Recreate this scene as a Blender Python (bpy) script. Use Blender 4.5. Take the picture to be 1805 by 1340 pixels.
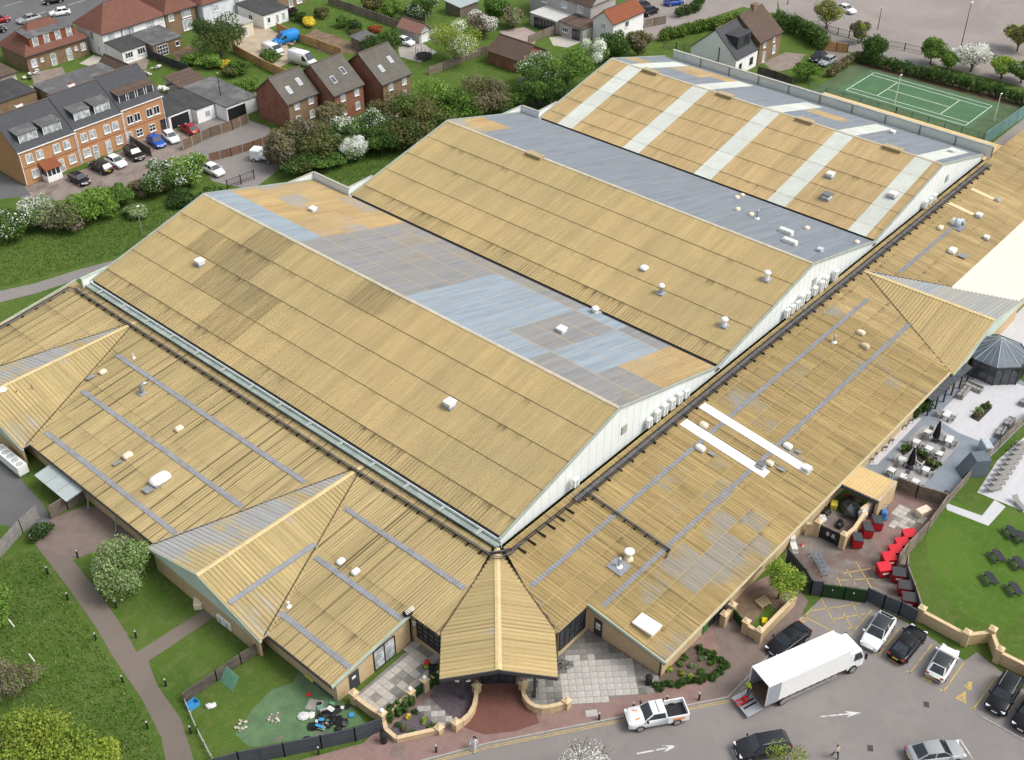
import bpy, math, random
from mathutils import Vector, Matrix
for o in list(bpy.data.objects): bpy.data.objects.remove(o)
SC = bpy.context.scene
COL = SC.collection
R = math.radians
# ------------------------------------------------------------------ camera, sky, sun
CAM = Vector((-57.388, -52.274, 82.258)); FPX = 2068.6; RX = 0.92634; RZ = -0.84738
cd = bpy.data.cameras.new('camera'); cam = bpy.data.objects.new('camera', cd); COL.objects.link(cam)
cam.location = CAM; cam.rotation_euler = (RX, 0, RZ)
cd.sensor_width = 36; cd.lens = 36*FPX/1805; cd.clip_start = 1; cd.clip_end = 3000
SC.camera = cam
SUN_EL, SUN_DIR = R(52), Vector((0.45, -0.80))            # sun stands to the right of the view
W = bpy.data.worlds.new('World'); SC.world = W; W.use_nodes = True
wn = W.node_tree.nodes; wl = W.node_tree.links
sky = wn.new('ShaderNodeTexSky'); sky.sky_type = 'NISHITA'; sky.sun_disc = False
sky.sun_elevation = SUN_EL; sky.sun_rotation = math.atan2(SUN_DIR.x, SUN_DIR.y); sky.dust_density = 4; sky.air_density = 1.2; sky.ozone_density = 1
hs = wn.new('ShaderNodeHueSaturation'); hs.inputs['Saturation'].default_value = 0.35   # thin overcast: greyer than clear blue
wl.new(sky.outputs[0], hs.inputs['Color']); wl.new(hs.outputs[0], wn['Background'].inputs['Color'])
wn['Background'].inputs['Strength'].default_value = 0.15
sd = bpy.data.lights.new('sun', 'SUN'); sun = bpy.data.objects.new('sun', sd); COL.objects.link(sun)
sd.energy = 1.3; sd.angle = R(24); sd.color = (1, .96, .9)
d = Vector((SUN_DIR.x, SUN_DIR.y, 0)).normalized()*math.cos(SUN_EL) + Vector((0, 0, math.sin(SUN_EL)))
sun.rotation_euler = d.to_track_quat('Z', 'Y').to_euler(); sun.location = (0, 0, 120)
SC.view_settings.view_transform = 'Standard'; SC.view_settings.look = 'None'; SC.view_settings.gamma = 1
SC.view_settings.exposure = 0.42; SC.view_settings.use_curve_mapping = False
# ------------------------------------------------------------------ measuring: a photo point at height z -> metres on site
RM = Matrix.Rotation(RZ, 3, 'Z') @ Matrix.Rotation(RX, 3, 'X')
def G(u, v, z=0.0):
    q = RM @ Vector(((u-902.5)/FPX, -(v-670)/FPX, -1))
    return CAM + q*((z-CAM.z)/q.z)
def G2(pts, z=0.0): return [G(u, v, z).to_2d() for u, v in pts]
# ------------------------------------------------------------------ node helper
class NT:
    def __init__(s, name):
        s.m = bpy.data.materials.new(name); s.m.use_nodes = True
        s.t = s.m.node_tree; s.b = s.t.nodes['Principled BSDF']; s.tc = None
    def node(s, ty, **kw):
        n = s.t.nodes.new(ty)
        for k, v in kw.items(): setattr(n, k, v)
        return n
    def put(s, sock, v):
        if isinstance(v, bpy.types.NodeSocket): s.t.links.new(v, sock)
        elif v is not None: sock.default_value = v if not isinstance(v, tuple) or len(v) != 3 or sock.type != 'RGBA' else (*v, 1)
    def co(s, which='Object'):
        if not s.tc: s.tc = s.node('ShaderNodeTexCoord')
        return s.tc.outputs[which]
    def math(s, op, a, b=None, c=None, clamp=False):
        n = s.node('ShaderNodeMath', operation=op, use_clamp=clamp); s.put(n.inputs[0], a)
        if b is not None: s.put(n.inputs[1], b)
        if c is not None: s.put(n.inputs[2], c)
        return n.outputs[0]
    def mul(s, vec, v3):
        n = s.node('ShaderNodeVectorMath', operation='MULTIPLY'); s.put(n.inputs[0], vec); s.put(n.inputs[1], v3); return n.outputs[0]
    def noise(s, vec, scale=1, detail=4, rough=.6, dist=0):
        n = s.node('ShaderNodeTexNoise'); s.put(n.inputs['Vector'], vec); n.inputs['Scale'].default_value = scale
        n.inputs['Detail'].default_value = detail; n.inputs['Roughness'].default_value = rough; n.inputs['Distortion'].default_value = dist
        return n.outputs[0]
    def white(s, vec):
        n = s.node('ShaderNodeTexWhiteNoise', noise_dimensions='3D'); s.put(n.inputs['Vector'], vec); return n.outputs[0]
    def step(s, x, a, b):
        n = s.node('ShaderNodeMapRange', interpolation_type='SMOOTHSTEP'); s.put(n.inputs[0], x)
        n.inputs[1].default_value = a; n.inputs[2].default_value = b; return n.outputs[0]
    def mix(s, f, a, b, bl='MIX'):
        n = s.node('ShaderNodeMix', data_type='RGBA', blend_type=bl); s.put(n.inputs[0], f); s.put(n.inputs[6], a); s.put(n.inputs[7], b); return n.outputs[2]
    def sep(s, vec):
        n = s.node('ShaderNodeSeparateXYZ'); s.put(n.inputs[0], vec); return n.outputs
    def comb(s, x, y, z=0.0):
        n = s.node('ShaderNodeCombineXYZ'); s.put(n.inputs[0], x); s.put(n.inputs[1], y); s.put(n.inputs[2], z); return n.outputs[0]
    def rnd(s): return s.node('ShaderNodeObjectInfo').outputs['Random']
    def bump(s, h, strength=.3, dist=.05):
        n = s.node('ShaderNodeBump'); n.inputs['Strength'].default_value = strength; n.inputs['Distance'].default_value = dist
        s.put(n.inputs['Height'], h); s.put(s.b.inputs['Normal'], n.outputs[0])
    def fin(s, col, rough=.8, spec=.3, metal=0, coat=0):
        s.put(s.b.inputs['Base Color'], col); s.put(s.b.inputs['Roughness'], rough); s.b.inputs['Specular IOR Level'].default_value = spec
        s.b.inputs['Metallic'].default_value = metal; s.b.inputs['Coat Weight'].default_value = coat; s.b.inputs['Coat Roughness'].default_value = .05
        return s.m
def sc3(c, k): return tuple(min(1, x*k) for x in c)
MC = {}
def M(name, c=None, var=.15, scale=1.5, rough=.8, spec=.25, metal=0, bump=0, rnd=0, coat=0, second=None, thr=(.5, .62)):
    """plain procedural surface: two-scale mottling, optional per-object tint and a second blotch colour"""
    if name in MC: return MC[name]
    t = NT(name); v = t.co()
    n1 = t.noise(v, scale, 6, .65); n2 = t.noise(v, scale*9, 3, .6)
    n = t.math('ADD', t.math('MULTIPLY', n1, .65), t.math('MULTIPLY', n2, .35))
    col = t.mix(t.step(n, .3, .7), sc3(c, 1-var), sc3(c, 1+var))
    if second: col = t.mix(t.step(t.noise(v, scale*.6, 6, .7, .4), *thr), col, second)
    if rnd:
        r = t.math('MULTIPLY_ADD', t.rnd(), 2*rnd, 1-rnd)
        col = t.mix(1.0, col, t.comb(r, r, r), 'MULTIPLY')
    if bump: t.bump(n2, bump, .03)
    MC[name] = t.fin(col, rough, spec, metal, coat); return MC[name]
# ------------------------------------------------------------------ mesh builder
class MB:
    def __init__(s): s.v = []; s.f = []; s.mi = []; s.uv = {}; s.cm = 0
    def add(s, vs, fs):
        o = len(s.v); s.v += [tuple(x) for x in vs]; s.f += [tuple(i+o for i in f) for f in fs]; s.mi += [s.cm]*len(fs); return s
    def box(s, x0, y0, z0, x1, y1, z1):
        return s.add([(x0,y0,z0),(x1,y0,z0),(x1,y1,z0),(x0,y1,z0),(x0,y0,z1),(x1,y0,z1),(x1,y1,z1),(x0,y1,z1)],
            [(0,3,2,1),(4,5,6,7),(0,1,5,4),(1,2,6,5),(2,3,7,6),(3,0,4,7)])
    def cbox(s, cx, cy, z0, sx, sy, sz, rz=0, taper=1.0):
        c, k = math.cos(rz), math.sin(rz); vs = []
        for z, t in ((z0, 1), (z0+sz, taper)):
            for a, b in ((-1,-1),(1,-1),(1,1),(-1,1)):
                x, y = a*sx/2*t, b*sy/2*t; vs.append((cx+x*c-y*k, cy+x*k+y*c, z))
        return s.add(vs, [(0,3,2,1),(4,5,6,7),(0,1,5,4),(1,2,6,5),(2,3,7,6),(3,0,4,7)])
    def prism(s, pts, z0, z1):
        n = len(pts)
        if sum(pts[i][0]*pts[(i+1)%n][1]-pts[(i+1)%n][0]*pts[i][1] for i in range(n)) < 0: pts = pts[::-1]
        vs = [(p[0], p[1], z0) for p in pts]+[(p[0], p[1], z1) for p in pts]
        return s.add(vs, [tuple(range(n))[::-1], tuple(range(n, 2*n))]+[(i, (i+1)%n, n+(i+1)%n, n+i) for i in range(n)])
    def flat(s, pts, z):
        n = len(pts)
        if sum(pts[i][0]*pts[(i+1)%n][1]-pts[(i+1)%n][0]*pts[i][1] for i in range(n)) < 0: pts = pts[::-1]
        return s.add([(p[0], p[1], z) for p in pts], [tuple(range(n))])
    def poly(s, *pts): return s.add(pts, [tuple(range(len(pts)))])
    def slab(s, pts, th):
        """polygon in space given thickness downwards along its normal"""
        p = [Vector(q) for q in pts]; nn = Vector((0, 0, 0))
        for i in range(len(p)): nn += p[i].cross(p[(i+1) % len(p)])
        nn.normalize()
        if nn.z < 0: p = p[::-1]; nn = -nn
        n = len(p)
        return s.add(p+[q-nn*th for q in p], [tuple(range(n)), tuple(range(n, 2*n))[::-1]]+[(i, n+i, n+(i+1) % n, (i+1) % n) for i in range(n)])
    def beam(s, a, b, w, h, up=(0, 0, 1)):
        a, b = Vector(a), Vector(b); d = (b-a).normalized(); u = Vector(up)
        if abs(d.dot(u)) > .98: u = Vector((1, 0, 0))
        x = d.cross(u).normalized(); u = x.cross(d)
        vs = [p+x*(i*w/2)+u*(j*h/2) for p in (a, b) for i, j in ((-1,-1),(1,-1),(1,1),(-1,1))]
        return s.add(vs, [(0,1,2,3),(7,6,5,4),(0,4,5,1),(1,5,6,2),(2,6,7,3),(3,7,4,0)])
    def tube(s, path, r, n=8, cap=True):
        path = [Vector(p) for p in path]; rs = r if isinstance(r, (list, tuple)) else [r]*len(path); o = len(s.v); vs = []; fs = []
        for i, p in enumerate(path):
            d = (path[min(i+1, len(path)-1)]-path[max(i-1, 0)]).normalized(); u = Vector((0, 0, 1)) if abs(d.z) < .95 else Vector((1, 0, 0))
            x = d.cross(u).normalized(); y = x.cross(d)
            vs += [p+(x*math.cos(t)+y*math.sin(t))*rs[i] for t in (2*math.pi*k/n for k in range(n))]
        for i in range(len(path)-1):
            fs += [(i*n+k, i*n+(k+1) % n, (i+1)*n+(k+1) % n, (i+1)*n+k) for k in range(n)]
        if cap: fs += [tuple(range(n))[::-1], tuple(range(len(vs)-n, len(vs)))]
        return s.add(vs, fs)
    def cyl(s, x, y, z0, z1, r0, r1=None, n=12): return s.tube([(x, y, z0), (x, y, z1)], [r0, r0 if r1 is None else r1], n)
    def lathe(s, x, y, prof, n=14):
        vs = [(x+r*math.cos(2*math.pi*k/n), y+r*math.sin(2*math.pi*k/n), z) for r, z in prof for k in range(n)]; m = len(prof)
        fs = [(i*n+k, i*n+(k+1) % n, (i+1)*n+(k+1) % n, (i+1)*n+k) for i in range(m-1) for k in range(n)]
        return s.add(vs, fs+[tuple(range(n))[::-1], tuple(range((m-1)*n, m*n))])
    def rbox(s, cx, cy, z0, sx, sy, sz, ch=.05, rz=0):
        """box with chamfered plan corners and a chamfered top"""
        c, k = math.cos(rz), math.sin(rz); vs = []; 
        for z, e in ((z0, 0), (z0+sz-ch, 0), (z0+sz, ch)):
            hx, hy = sx/2-e, sy/2-e; q = ch
            for a, b in ((-hx+q,-hy),(hx-q,-hy),(hx,-hy+q),(hx,hy-q),(hx-q,hy),(-hx+q,hy),(-hx,hy-q),(-hx,-hy+q)):
                vs.append((cx+a*c-b*k, cy+a*k+b*c, z))
        fs = [(i*8+j, i*8+(j+1) % 8, (i+1)*8+(j+1) % 8, (i+1)*8+j) for i in range(2) for j in range(8)]
        return s.add(vs, fs+[tuple(range(8))[::-1], tuple(range(16, 24))])
    def mesh(s, name, mats, smooth=False):
        me = bpy.data.meshes.new(name); me.from_pydata(s.v, [], s.f)
        for m in (mats if isinstance(mats, (list, tuple)) else [mats]): me.materials.append(m)
        if max(s.mi, default=0): me.polygons.foreach_set('material_index', s.mi)
        if s.uv:
            l = me.uv_layers.new(name='UVMap')
            buf = [0.0]*(2*len(me.loops)); vi = [0]*len(me.loops); me.loops.foreach_get('vertex_index', vi)
            for i, k in enumerate(vi): buf[2*i:2*i+2] = s.uv.get(k, (0, 0))
            l.data.foreach_set('uv', buf)
        if smooth: me.polygons.foreach_set('use_smooth', [True]*len(me.polygons))
        me.validate(); me.update(); return me
    def build(s, name, mats, parent=None, smooth=False, loc=None, rz=0):
        o = bpy.data.objects.new(name, s.mesh(name, mats, smooth)); COL.objects.link(o)
        if parent is not None: o.parent = parent
        if loc is not None: o.location = loc
        if rz: o.rotation_euler.z = rz
        return o
def tag(o, label=None, cat=None, group=None, kind=None):
    if label: o['label'] = label
    if cat: o['category'] = cat
    if group: o['group'] = group
    if kind: o['kind'] = kind
    return o
def thing(name, label, cat, loc=(0, 0, 0), rz=0, group=None):
    o = bpy.data.objects.new(name, None); COL.objects.link(o); o.empty_display_size = .3
    o.location = loc; o.rotation_euler.z = rz; return tag(o, label, cat, group)
def struct(mb, name, mat): return tag(mb.build(name, mat), kind='structure')
def obj(name, me, parent=None, loc=(0, 0, 0), rz=0):
    o = bpy.data.objects.new(name, me); COL.objects.link(o); o.parent = parent; o.location = loc; o.rotation_euler.z = rz; return o
def copy_tree(o, parent=None):
    c = o.copy(); COL.objects.link(c); c.parent = parent
    for ch in [x for x in o.children]: copy_tree(ch, c)
    return c
def head(a, b): return math.atan2(b[1]-a[1], b[0]-a[0])
# ------------------------------------------------------------------ surfaces of the setting
def grass_mat(name, a, b, c, sc=.35):
    t = NT(name); v = t.co(); n1 = t.noise(v, sc*.25, 5, .6, .3); n2 = t.noise(v, sc*2.2, 6, .7); n3 = t.noise(v, sc*22, 4, .7)
    col = t.mix(t.step(n1, .35, .65), a, b); col = t.mix(t.step(n2, .45, .72), col, c)
    col = t.mix(t.math('MULTIPLY', t.step(n3, .42, .7), .55), col, sc3(a, .45))
    t.bump(n3, .8, .15); return t.fin(col, .95, .1)
grass = grass_mat('meadow_grass', (.075, .135, .024), (.100, .165, .032), (.150, .180, .055))
lawn = grass_mat('mown_lawn', (.085, .170, .024), (.110, .200, .032), (.145, .195, .055), .5)
def asphalt_mat(name, c, patch):
    t = NT(name); v = t.co(); n1 = t.noise(v, .09, 6, .65, .4); n2 = t.noise(v, .8, 6, .7); n3 = t.noise(v, 14, 3, .7)
    col = t.mix(t.step(n1, .35, .65), c, patch); col = t.mix(t.math('MULTIPLY', t.step(n2, .5, .75), .35), col, sc3(c, .6))
    col = t.mix(t.math('MULTIPLY', n3, .3), col, sc3(c, 1.4)); t.bump(n3, .35, .02); return t.fin(col, .85, .25)
asphalt = asphalt_mat('asphalt', (.195, .180, .172), (.240, .220, .206))
asphalt_dark = asphalt_mat('asphalt_dark', (.105, .105, .108), (.135, .132, .130))
tarmac_path = asphalt_mat('path_tarmac', (.150, .125, .105), (.180, .150, .125))
gravel_mat = asphalt_mat('gravel_surface', (.235, .205, .190), (.285, .255, .235))
concrete = M('concrete', (.33, .31, .28), .2, .6, .9, bump=.2)
def brick_mat(name, c1, c2, mortar, w=.22, h=.075, vertical=True, off=.5, ms=.012, var=.25):
    t = NT(name); v = t.co()
    if vertical:
        x = t.sep(v); v2 = t.comb(t.math('ADD', x[0], x[1]), x[2], 0.0)
    else: v2 = v
    b = t.node('ShaderNodeTexBrick'); t.put(b.inputs['Vector'], v2)
    b.offset = off; b.inputs['Scale'].default_value = 1; b.inputs['Brick Width'].default_value = w; b.inputs['Row Height'].default_value = h
    b.inputs['Mortar Size'].default_value = ms; t.put(b.inputs['Color1'], c1); t.put(b.inputs['Color2'], c2); t.put(b.inputs['Mortar'], mortar)
    n = t.noise(v, .7, 6, .7); col = t.mix(t.step(n, .4, .75), b.outputs['Color'], sc3(c1, 1-var)); t.bump(b.outputs['Fac'], -.25, .01)
    return t.fin(col, .9, .2)
tan_brick = brick_mat('tan_brick', (.56, .40, .22), (.50, .35, .19), (.50, .42, .30), var=.2)
red_brick = brick_mat('red_brick', (.27, .095, .055), (.21, .075, .045), (.30, .20, .15))
orange_brick = brick_mat('orange_brick', (.48, .235, .105), (.42, .20, .09), (.45, .30, .18), var=.12)
brown_brick = brick_mat('brown_brick', (.24, .155, .085), (.19, .12, .065), (.27, .21, .15))
pave_red = brick_mat('red_block_paving', (.285, .185, .160), (.250, .165, .145), (.20, .15, .135), .21, .105, False, ms=.008, var=.3)
pave_brown = brick_mat('brown_block_paving', (.225, .175, .150), (.195, .152, .132), (.16, .13, .115), .21, .105, False, ms=.008, var=.3)
kerb_m = M('kerb_concrete', (.34, .32, .29), .15, 2)
yellow_paint = M('yellow_road_paint', (.50, .36, .10), .3, 2.5, .8, second=(.25, .21, .16), thr=(.52, .62))
white_paint = M('white_road_paint', (.58, .57, .55), .15, 3, .8, second=(.25, .23, .215), thr=(.52, .6))
white_wall = M('white_render', (.80, .80, .79), .05, .5, .85)
cream_wall = M('cream_render', (.62, .56, .44), .08, .5, .85)
grey_wall = M('grey_render', (.42, .40, .38), .1, .5, .85)
upvc = M('white_upvc', (.82, .83, .83), .03, 2, .45)
dark_metal = M('dark_grey_metal', (.045, .048, .055), .15, 2, .5, .4)
black_paint = M('black_paint', (.018, .018, .020), .2, 2, .45, .4)
green_trim = M('pale_green_trim', (.42, .50, .42), .15, .8, .6)
gutter_m = M('grey_green_gutter', (.27, .32, .29), .25, .7, .6, second=(.38, .42, .39), thr=(.5, .7))
cladding = M('white_cladding', (.72, .76, .75), .05, .4, .6)
gal = M('galvanised_metal', (.46, .48, .50), .15, 3, .4, .5, .6)
plastic_white = M('white_plastic', (.80, .79, .74), .06, 3, .45)
plastic_cream = M('aged_cream_plastic', (.72, .62, .47), .12, 2.5, .55)
rubber = M('black_rubber', (.022, .022, .023), .2, 3, .85)
timber = M('weathered_timber', (.20, .165, .13), .3, 2, .9, rnd=.15)
timber_new = M('orange_timber', (.46, .27, .12), .2, 2, .85, rnd=.12)
soil = M('bare_soil', (.19, .135, .09), .3, .8, .95, bump=.5, second=(.12, .085, .055))
def glass_mat(name, c, rough=.06):
    t = NT(name); n = t.noise(t.co(), 1.3, 3); return t.fin(t.mix(t.step(n, .4, .7), c, sc3(c, 2.2)), rough, .9)
glass_dark = glass_mat('dark_window_glass', (.025, .030, .036))
glass_pale = glass_mat('curtained_window_glass', (.30, .32, .33), .15)
def sheet(px, z, name, mat): return struct(MB().flat(G2(px, z), z), name, mat)
struct(MB().flat([(-1500, -1500), (2500, -1500), (2500, 2500), (-1500, 2500)], 0), 'ground', grass)
sheet([(640,1372),(700,1352),(860,1310),(1098,1263),(1212,1243),(1283,1229),(1300,1212),(1354,1156),(1413,1088),(1450,1052),(1525,1060),(1612,1105),(1700,1165),(1722,1150),(1760,1180),(1830,1235),(1990,1400),(1900,1750),(700,1800),(-200,1800),(-200,1560),(300,1450)], .004, 'car_park', asphalt)
KERB = [(300,1450),(480,1408),(640,1368),(700,1352),(860,1310),(1098,1263),(1212,1243),(1283,1229),(1300,1212),(1354,1156),(1413,1088)]
foot = KERB+[(1420,1060),(1385,1000),(1280,1050),(1160,1150),(1000,1060),(870,1110),(760,1200),(640,1310),(560,1332),(400,1372),(280,1420)]
struct(MB().prism(G2(foot, .1), .006, .1), 'footway', pave_red)
kp = [Vector((p.x, p.y, .06)) for p in G2(KERB, .1)]
kb = tag(bpy.data.objects.new('kerb', None), kind='structure'); COL.objects.link(kb)
for a, b in zip(kp[:-1], kp[1:]):
    n = max(1, int((b-a).length/.92))
    for i in range(n):
        p, q = a.lerp(b, i/n), a.lerp(b, (i+.985)/n); MB().beam(p, q, .14, .13).build('kerbstone', kerb_m, kb)
sheet([(1283,1226),(1298,1210),(1352,1154),(1411,1087),(1425,1060),(1385,1010),(1255,1105),(1275,1165),(1230,1235)], .108, 'brown_paving', pave_brown)
sheet([(62,960),(119,1034),(170,1107),(198,1156),(250,1232),(284,1300),(300,1380),(352,1380),(338,1329),(318,1266),(278,1210),(261,1166),(386,1082),(366,1070),(241,1150),(221,1113),(181,1053),(128,987)], .008, 'footpath', tarmac_path)
sheet([(89,915),(150,891),(215,900),(300,958),(240,975),(160,975),(128,987),(62,960)], .012, 'block_forecourt', pave_brown)
sheet([(-60,780),(0,815),(30,838),(75,888),(90,916),(70,937),(0,925),(-60,945)], .008, 'driveway', asphalt_dark)
sheet([(-60,528),(0,513),(60,500),(130,478),(215,455),(300,430),(300,442),(212,468),(140,492),(60,518),(0,533),(-60,550)], .008, 'back_path', asphalt)
struct(MB().flat([(-60, 166), (125, 160), (125, 192), (-60, 196)], .004), 'main_road', asphalt_dark)
sheet([(20,345),(48,326),(153,297),(297,222),(330,235),(345,275),(300,302),(220,330),(160,345),(80,357)], .008, 'terrace_yard', M('pinkish_concrete', (.235, .195, .17), .25, .4, .9, second=(.16, .13, .11)))
sheet([(330,215),(400,198),(475,225),(490,300),(445,335),(375,320),(345,275),(330,240)], .004, 'side_lane', asphalt)
sheet([(930,160),(912,140),(945,125),(965,150),(960,185),(940,190)], .006, 'garage_lane', asphalt_dark)
sheet([(1368,-10),(1378,30),(1450,52),(1590,95),(1640,112),(1830,160),(1950,60),(1900,-80),(1368,-80)], .004, 'gravel_car_park', gravel_mat)
sheet([(1120,75),(1165,68),(1230,38),(1310,12),(1370,25),(1370,-30),(1220,-30),(1100,-10),(1115,40)], .005, 'access_lane', gravel_mat)
sheet([(1455,55),(1520,75),(1640,108),(1640,125),(1500,92),(1452,75)], .009, 'car_park_path', asphalt)
sheet([(-10,300),(40,325),(55,345),(-10,352)], .009, 'yard_bay', asphalt_dark)
sheet([(410,75),(440,45),(500,70),(520,105),(480,125),(430,100)], .008, 'gravel_yard', M('sandy_gravel', (.42, .34, .25), .2, .5, .95))
sheet([(556,50),(600,75),(605,100),(560,90),(535,65)], .008, 'dug_bed', soil)
# lane dashes on the main road
for i in range(16):
    for y in (171.5, 180.5):
        x = -30+i*9
        if x < 110: struct(MB().flat([(x, y), (x+4, y), (x+4, y+.16), (x, y+.16)], .012), 'lane_marking', white_paint)
# ------------------------------------------------------------------ corrugated roofing
def roof_mat(name, tan, tan2, dirt, grey=None, gamt=0., damt=1., lap=(.16, .12, .06), sheet_w=1.05, lapw=.03, gcell=6., lapamt=.8, rib=0., ripitch=.3, cellv=.08, strv=.25, rowm=3.9, gtan=.45, side=0.):
    """UV.x = metres along the roof, UV.y = sheet rows down the slope (rowm metres each); streaks run down the slope"""
    t = NT(name); u = t.node('ShaderNodeUVMap').outputs[0]; s = t.sep(u); rm = t.math('MULTIPLY', s[1], rowm)
    row = t.math('FLOOR', s[1]); fr = t.math('FRACT', s[1]); cx = t.math('FLOOR', t.math('DIVIDE', s[0], sheet_w)); cell = t.white(t.comb(cx, row, 3.0))
    sv = lambda a, b, d=4, r=.65, dist=0: t.noise(t.comb(t.math('MULTIPLY', s[0], a), t.math('MULTIPLY', rm, b), 1.7), 1, d, r, dist)
    big = sv(.10, .10, 5, .6, .5); strk = sv(2.2, .10, 5, .72); strk2 = sv(.9, .05, 4, .7); fine = sv(9, .22, 3, .7); speck = sv(3.5, 3.5, 5, .75)
    def mulk(col, x, lo, hi): k = t.math('MULTIPLY_ADD', x, hi-lo, lo); return t.mix(1.0, col, t.comb(k, k, k), 'MULTIPLY')
    col = t.mix(t.step(big, .35, .65), tan, tan2)
    col = mulk(col, cell, 1-cellv, 1+cellv); col = mulk(col, t.step(fine, .25, .75), 1-strv, 1+strv*.8); col = mulk(col, t.step(strk2, .3, .7), 1-strv*.6, 1+strv*.5); col = mulk(col, speck, .88, 1.12)
    if grey:
        gc = t.white(t.comb(t.math('FLOOR', t.math('DIVIDE', s[0], gcell)), row, 7.0)); gb = sv(.055, .085, 3, .6)
        g = t.math('ADD', t.math('ADD', t.math('MULTIPLY', gb, 1.1), t.math('MULTIPLY', gc, .34)), t.math('MULTIPLY', sv(2.4, .5, 4, .75), .42))
        g = t.step(g, 1.30-gamt, 1.46-gamt); gcol = t.mix(t.step(strk, .35, .65), sc3(grey, .86), sc3(grey, 1.14))
        gcol = t.mix(t.math('MULTIPLY', t.step(fine, .45, .7), .35), gcol, tan)
        gcol = t.mix(t.math('MULTIPLY', t.step(t.math('ADD', gc, t.math('MULTIPLY', big, .5)), .55, .95), gtan), gcol, tuple(a*.45+b*.55 for a, b in zip(grey, tan)))
        col = t.mix(g, col, gcol)
    if rib:                                             # darker uneven lines along the troughs make the ribs read
        w = t.math('SINE', t.math('MULTIPLY', s[0], 2*math.pi/ripitch)); w = t.step(w, .1, .9)
        col = t.mix(t.math('MULTIPLY', t.math('MULTIPLY', w, t.step(t.math('ADD', strk, t.math('MULTIPLY', strk2, .5)), .55, .95)), rib), col, dirt)
    if side:                                            # dirt along the side laps of single sheets, uneven from lap to lap
        off = t.math('MULTIPLY', t.white(t.comb(cx, 5.0, 1.0)), .8); fx = t.math('FRACT', t.math('SUBTRACT', t.math('DIVIDE', s[0], sheet_w), off)); dl = t.math('ABSOLUTE', t.math('SUBTRACT', fx, .5))
        ln = t.math('SUBTRACT', 1.0, t.step(dl, .03, .12)); amt = t.step(t.math('ADD', t.math('MULTIPLY', t.white(t.comb(cx, 9.0, 2.0)), .5), sv(.5, .12, 3, .6)), .55, .95)
        col = t.mix(t.math('MULTIPLY', t.math('MULTIPLY', ln, amt), side), col, dirt)
    wash = t.math('SUBTRACT', 1.0, t.step(fr, 0.0, .42)); area = t.step(sv(.10, .16, 4, .6), .40, .66)
    d = t.math('MULTIPLY', t.step(t.math('ADD', t.math('MULTIPLY_ADD', fine, .45, t.math('MULTIPLY', strk, .6)), t.math('MULTIPLY', wash, .10)), .56, .78), t.math('MULTIPLY_ADD', wash, .75, .3))
    d = t.math('MULTIPLY', d, t.math('MULTIPLY', area, damt), clamp=True)
    col = t.mix(d, col, dirt)
    jag = t.math('ADD', fr, t.math('MULTIPLY', t.math('SUBTRACT', fine, .5), lapw*.9))
    col = t.mix(t.math('MULTIPLY', t.math('SUBTRACT', 1.0, t.step(jag, lapw*.4, lapw*1.4)), lapamt), col, lap)
    return t.fin(col, .85, .12)
TAN, TAN2, DIRT, GREY = (.435, .335, .165), (.385, .305, .155), (.15, .12, .06), (.235, .262, .285)
m_near = roof_mat('hall_roof_near', TAN, TAN2, DIRT, damt=1.15, strv=.12, cellv=.03, lapw=.035)
m_near_low = roof_mat('hall_roof_lowest_row', TAN, TAN2, (.13, .105, .055), damt=1.6, strv=.16, cellv=.04, lapw=.05, rib=.75, ripitch=.42)
m_near_dirty = roof_mat('hall_roof_stained', sc3(TAN, .86), sc3(TAN2, .8), (.13, .11, .06), damt=1.8, strv=.24, cellv=.06, lapw=.035, rib=.6, ripitch=.42)
m_near3 = roof_mat('hall_roof_far_hall', (.455, .340, .175), (.41, .31, .16), (.19, .145, .075), damt=1.1, strv=.15, cellv=.04, lapw=.035)
LAPO = (.46, .33, .165)
m_f_tan = roof_mat('far_slope_tan', (.43, .31, .15), (.38, .29, .16), DIRT, (.27, .29, .31), .36, .3, LAPO, lapw=.05, gcell=3., strv=.14, lapamt=.5)
m_f_mix = roof_mat('far_slope_grey_brown', (.30, .27, .225), (.27, .255, .225), DIRT, (.24, .245, .25), .66, .2, LAPO, lapw=.055, gcell=2.1, strv=.13, lapamt=.85, gtan=.35)
m_f_blue = roof_mat('far_slope_pale_blue', (.30, .31, .30), (.28, .30, .31), DIRT, (.262, .315, .36), .95, .1, LAPO, lapw=.05, gcell=2.1, strv=.16, lapamt=.6, gtan=.2)
m_f_slate = roof_mat('far_slope_blue_grey', (.25, .26, .265), (.235, .25, .265), DIRT, (.205, .232, .262), .92, .15, (.31, .275, .22), lapw=.04, gcell=2.1, strv=.14, lapamt=.7, gtan=.3)
m_left = roof_mat('wing_roof_left', (.425, .332, .166), (.392, .305, .150), (.11, .088, .045), GREY, -.05, 1.0, lapw=.0, lapamt=.0, rib=.6, ripitch=.33, strv=.13, rowm=4.8, side=1.0)
m_front = roof_mat('wing_roof_front', (.395, .290, .128), (.345, .256, .115), (.115, .09, .046), (.29, .28, .255), .31, 1.1, (.47, .35, .165), 1.05, .045, 2.1, rib=.95, ripitch=.4, strv=.24, rowm=2.25, gtan=.2, lapamt=.6, side=.7)
m_gab = roof_mat('gable_roof', (.435, .338, .163), (.395, .308, .145), (.20, .16, .085), (.33, .345, .36), .30, .5, (.50, .40, .22), 1.05, .02, 2.1, rib=.7, ripitch=.44, strv=.16)
m_gabmix = roof_mat('gable_roof_patchy', (.50, .40, .20), (.44, .36, .2), (.22, .18, .1), (.36, .375, .40), .50, .3, (.46, .40, .27), 1.05, .02, 2.1, rib=.35, ripitch=.44, strv=.16, gtan=.2)
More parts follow.
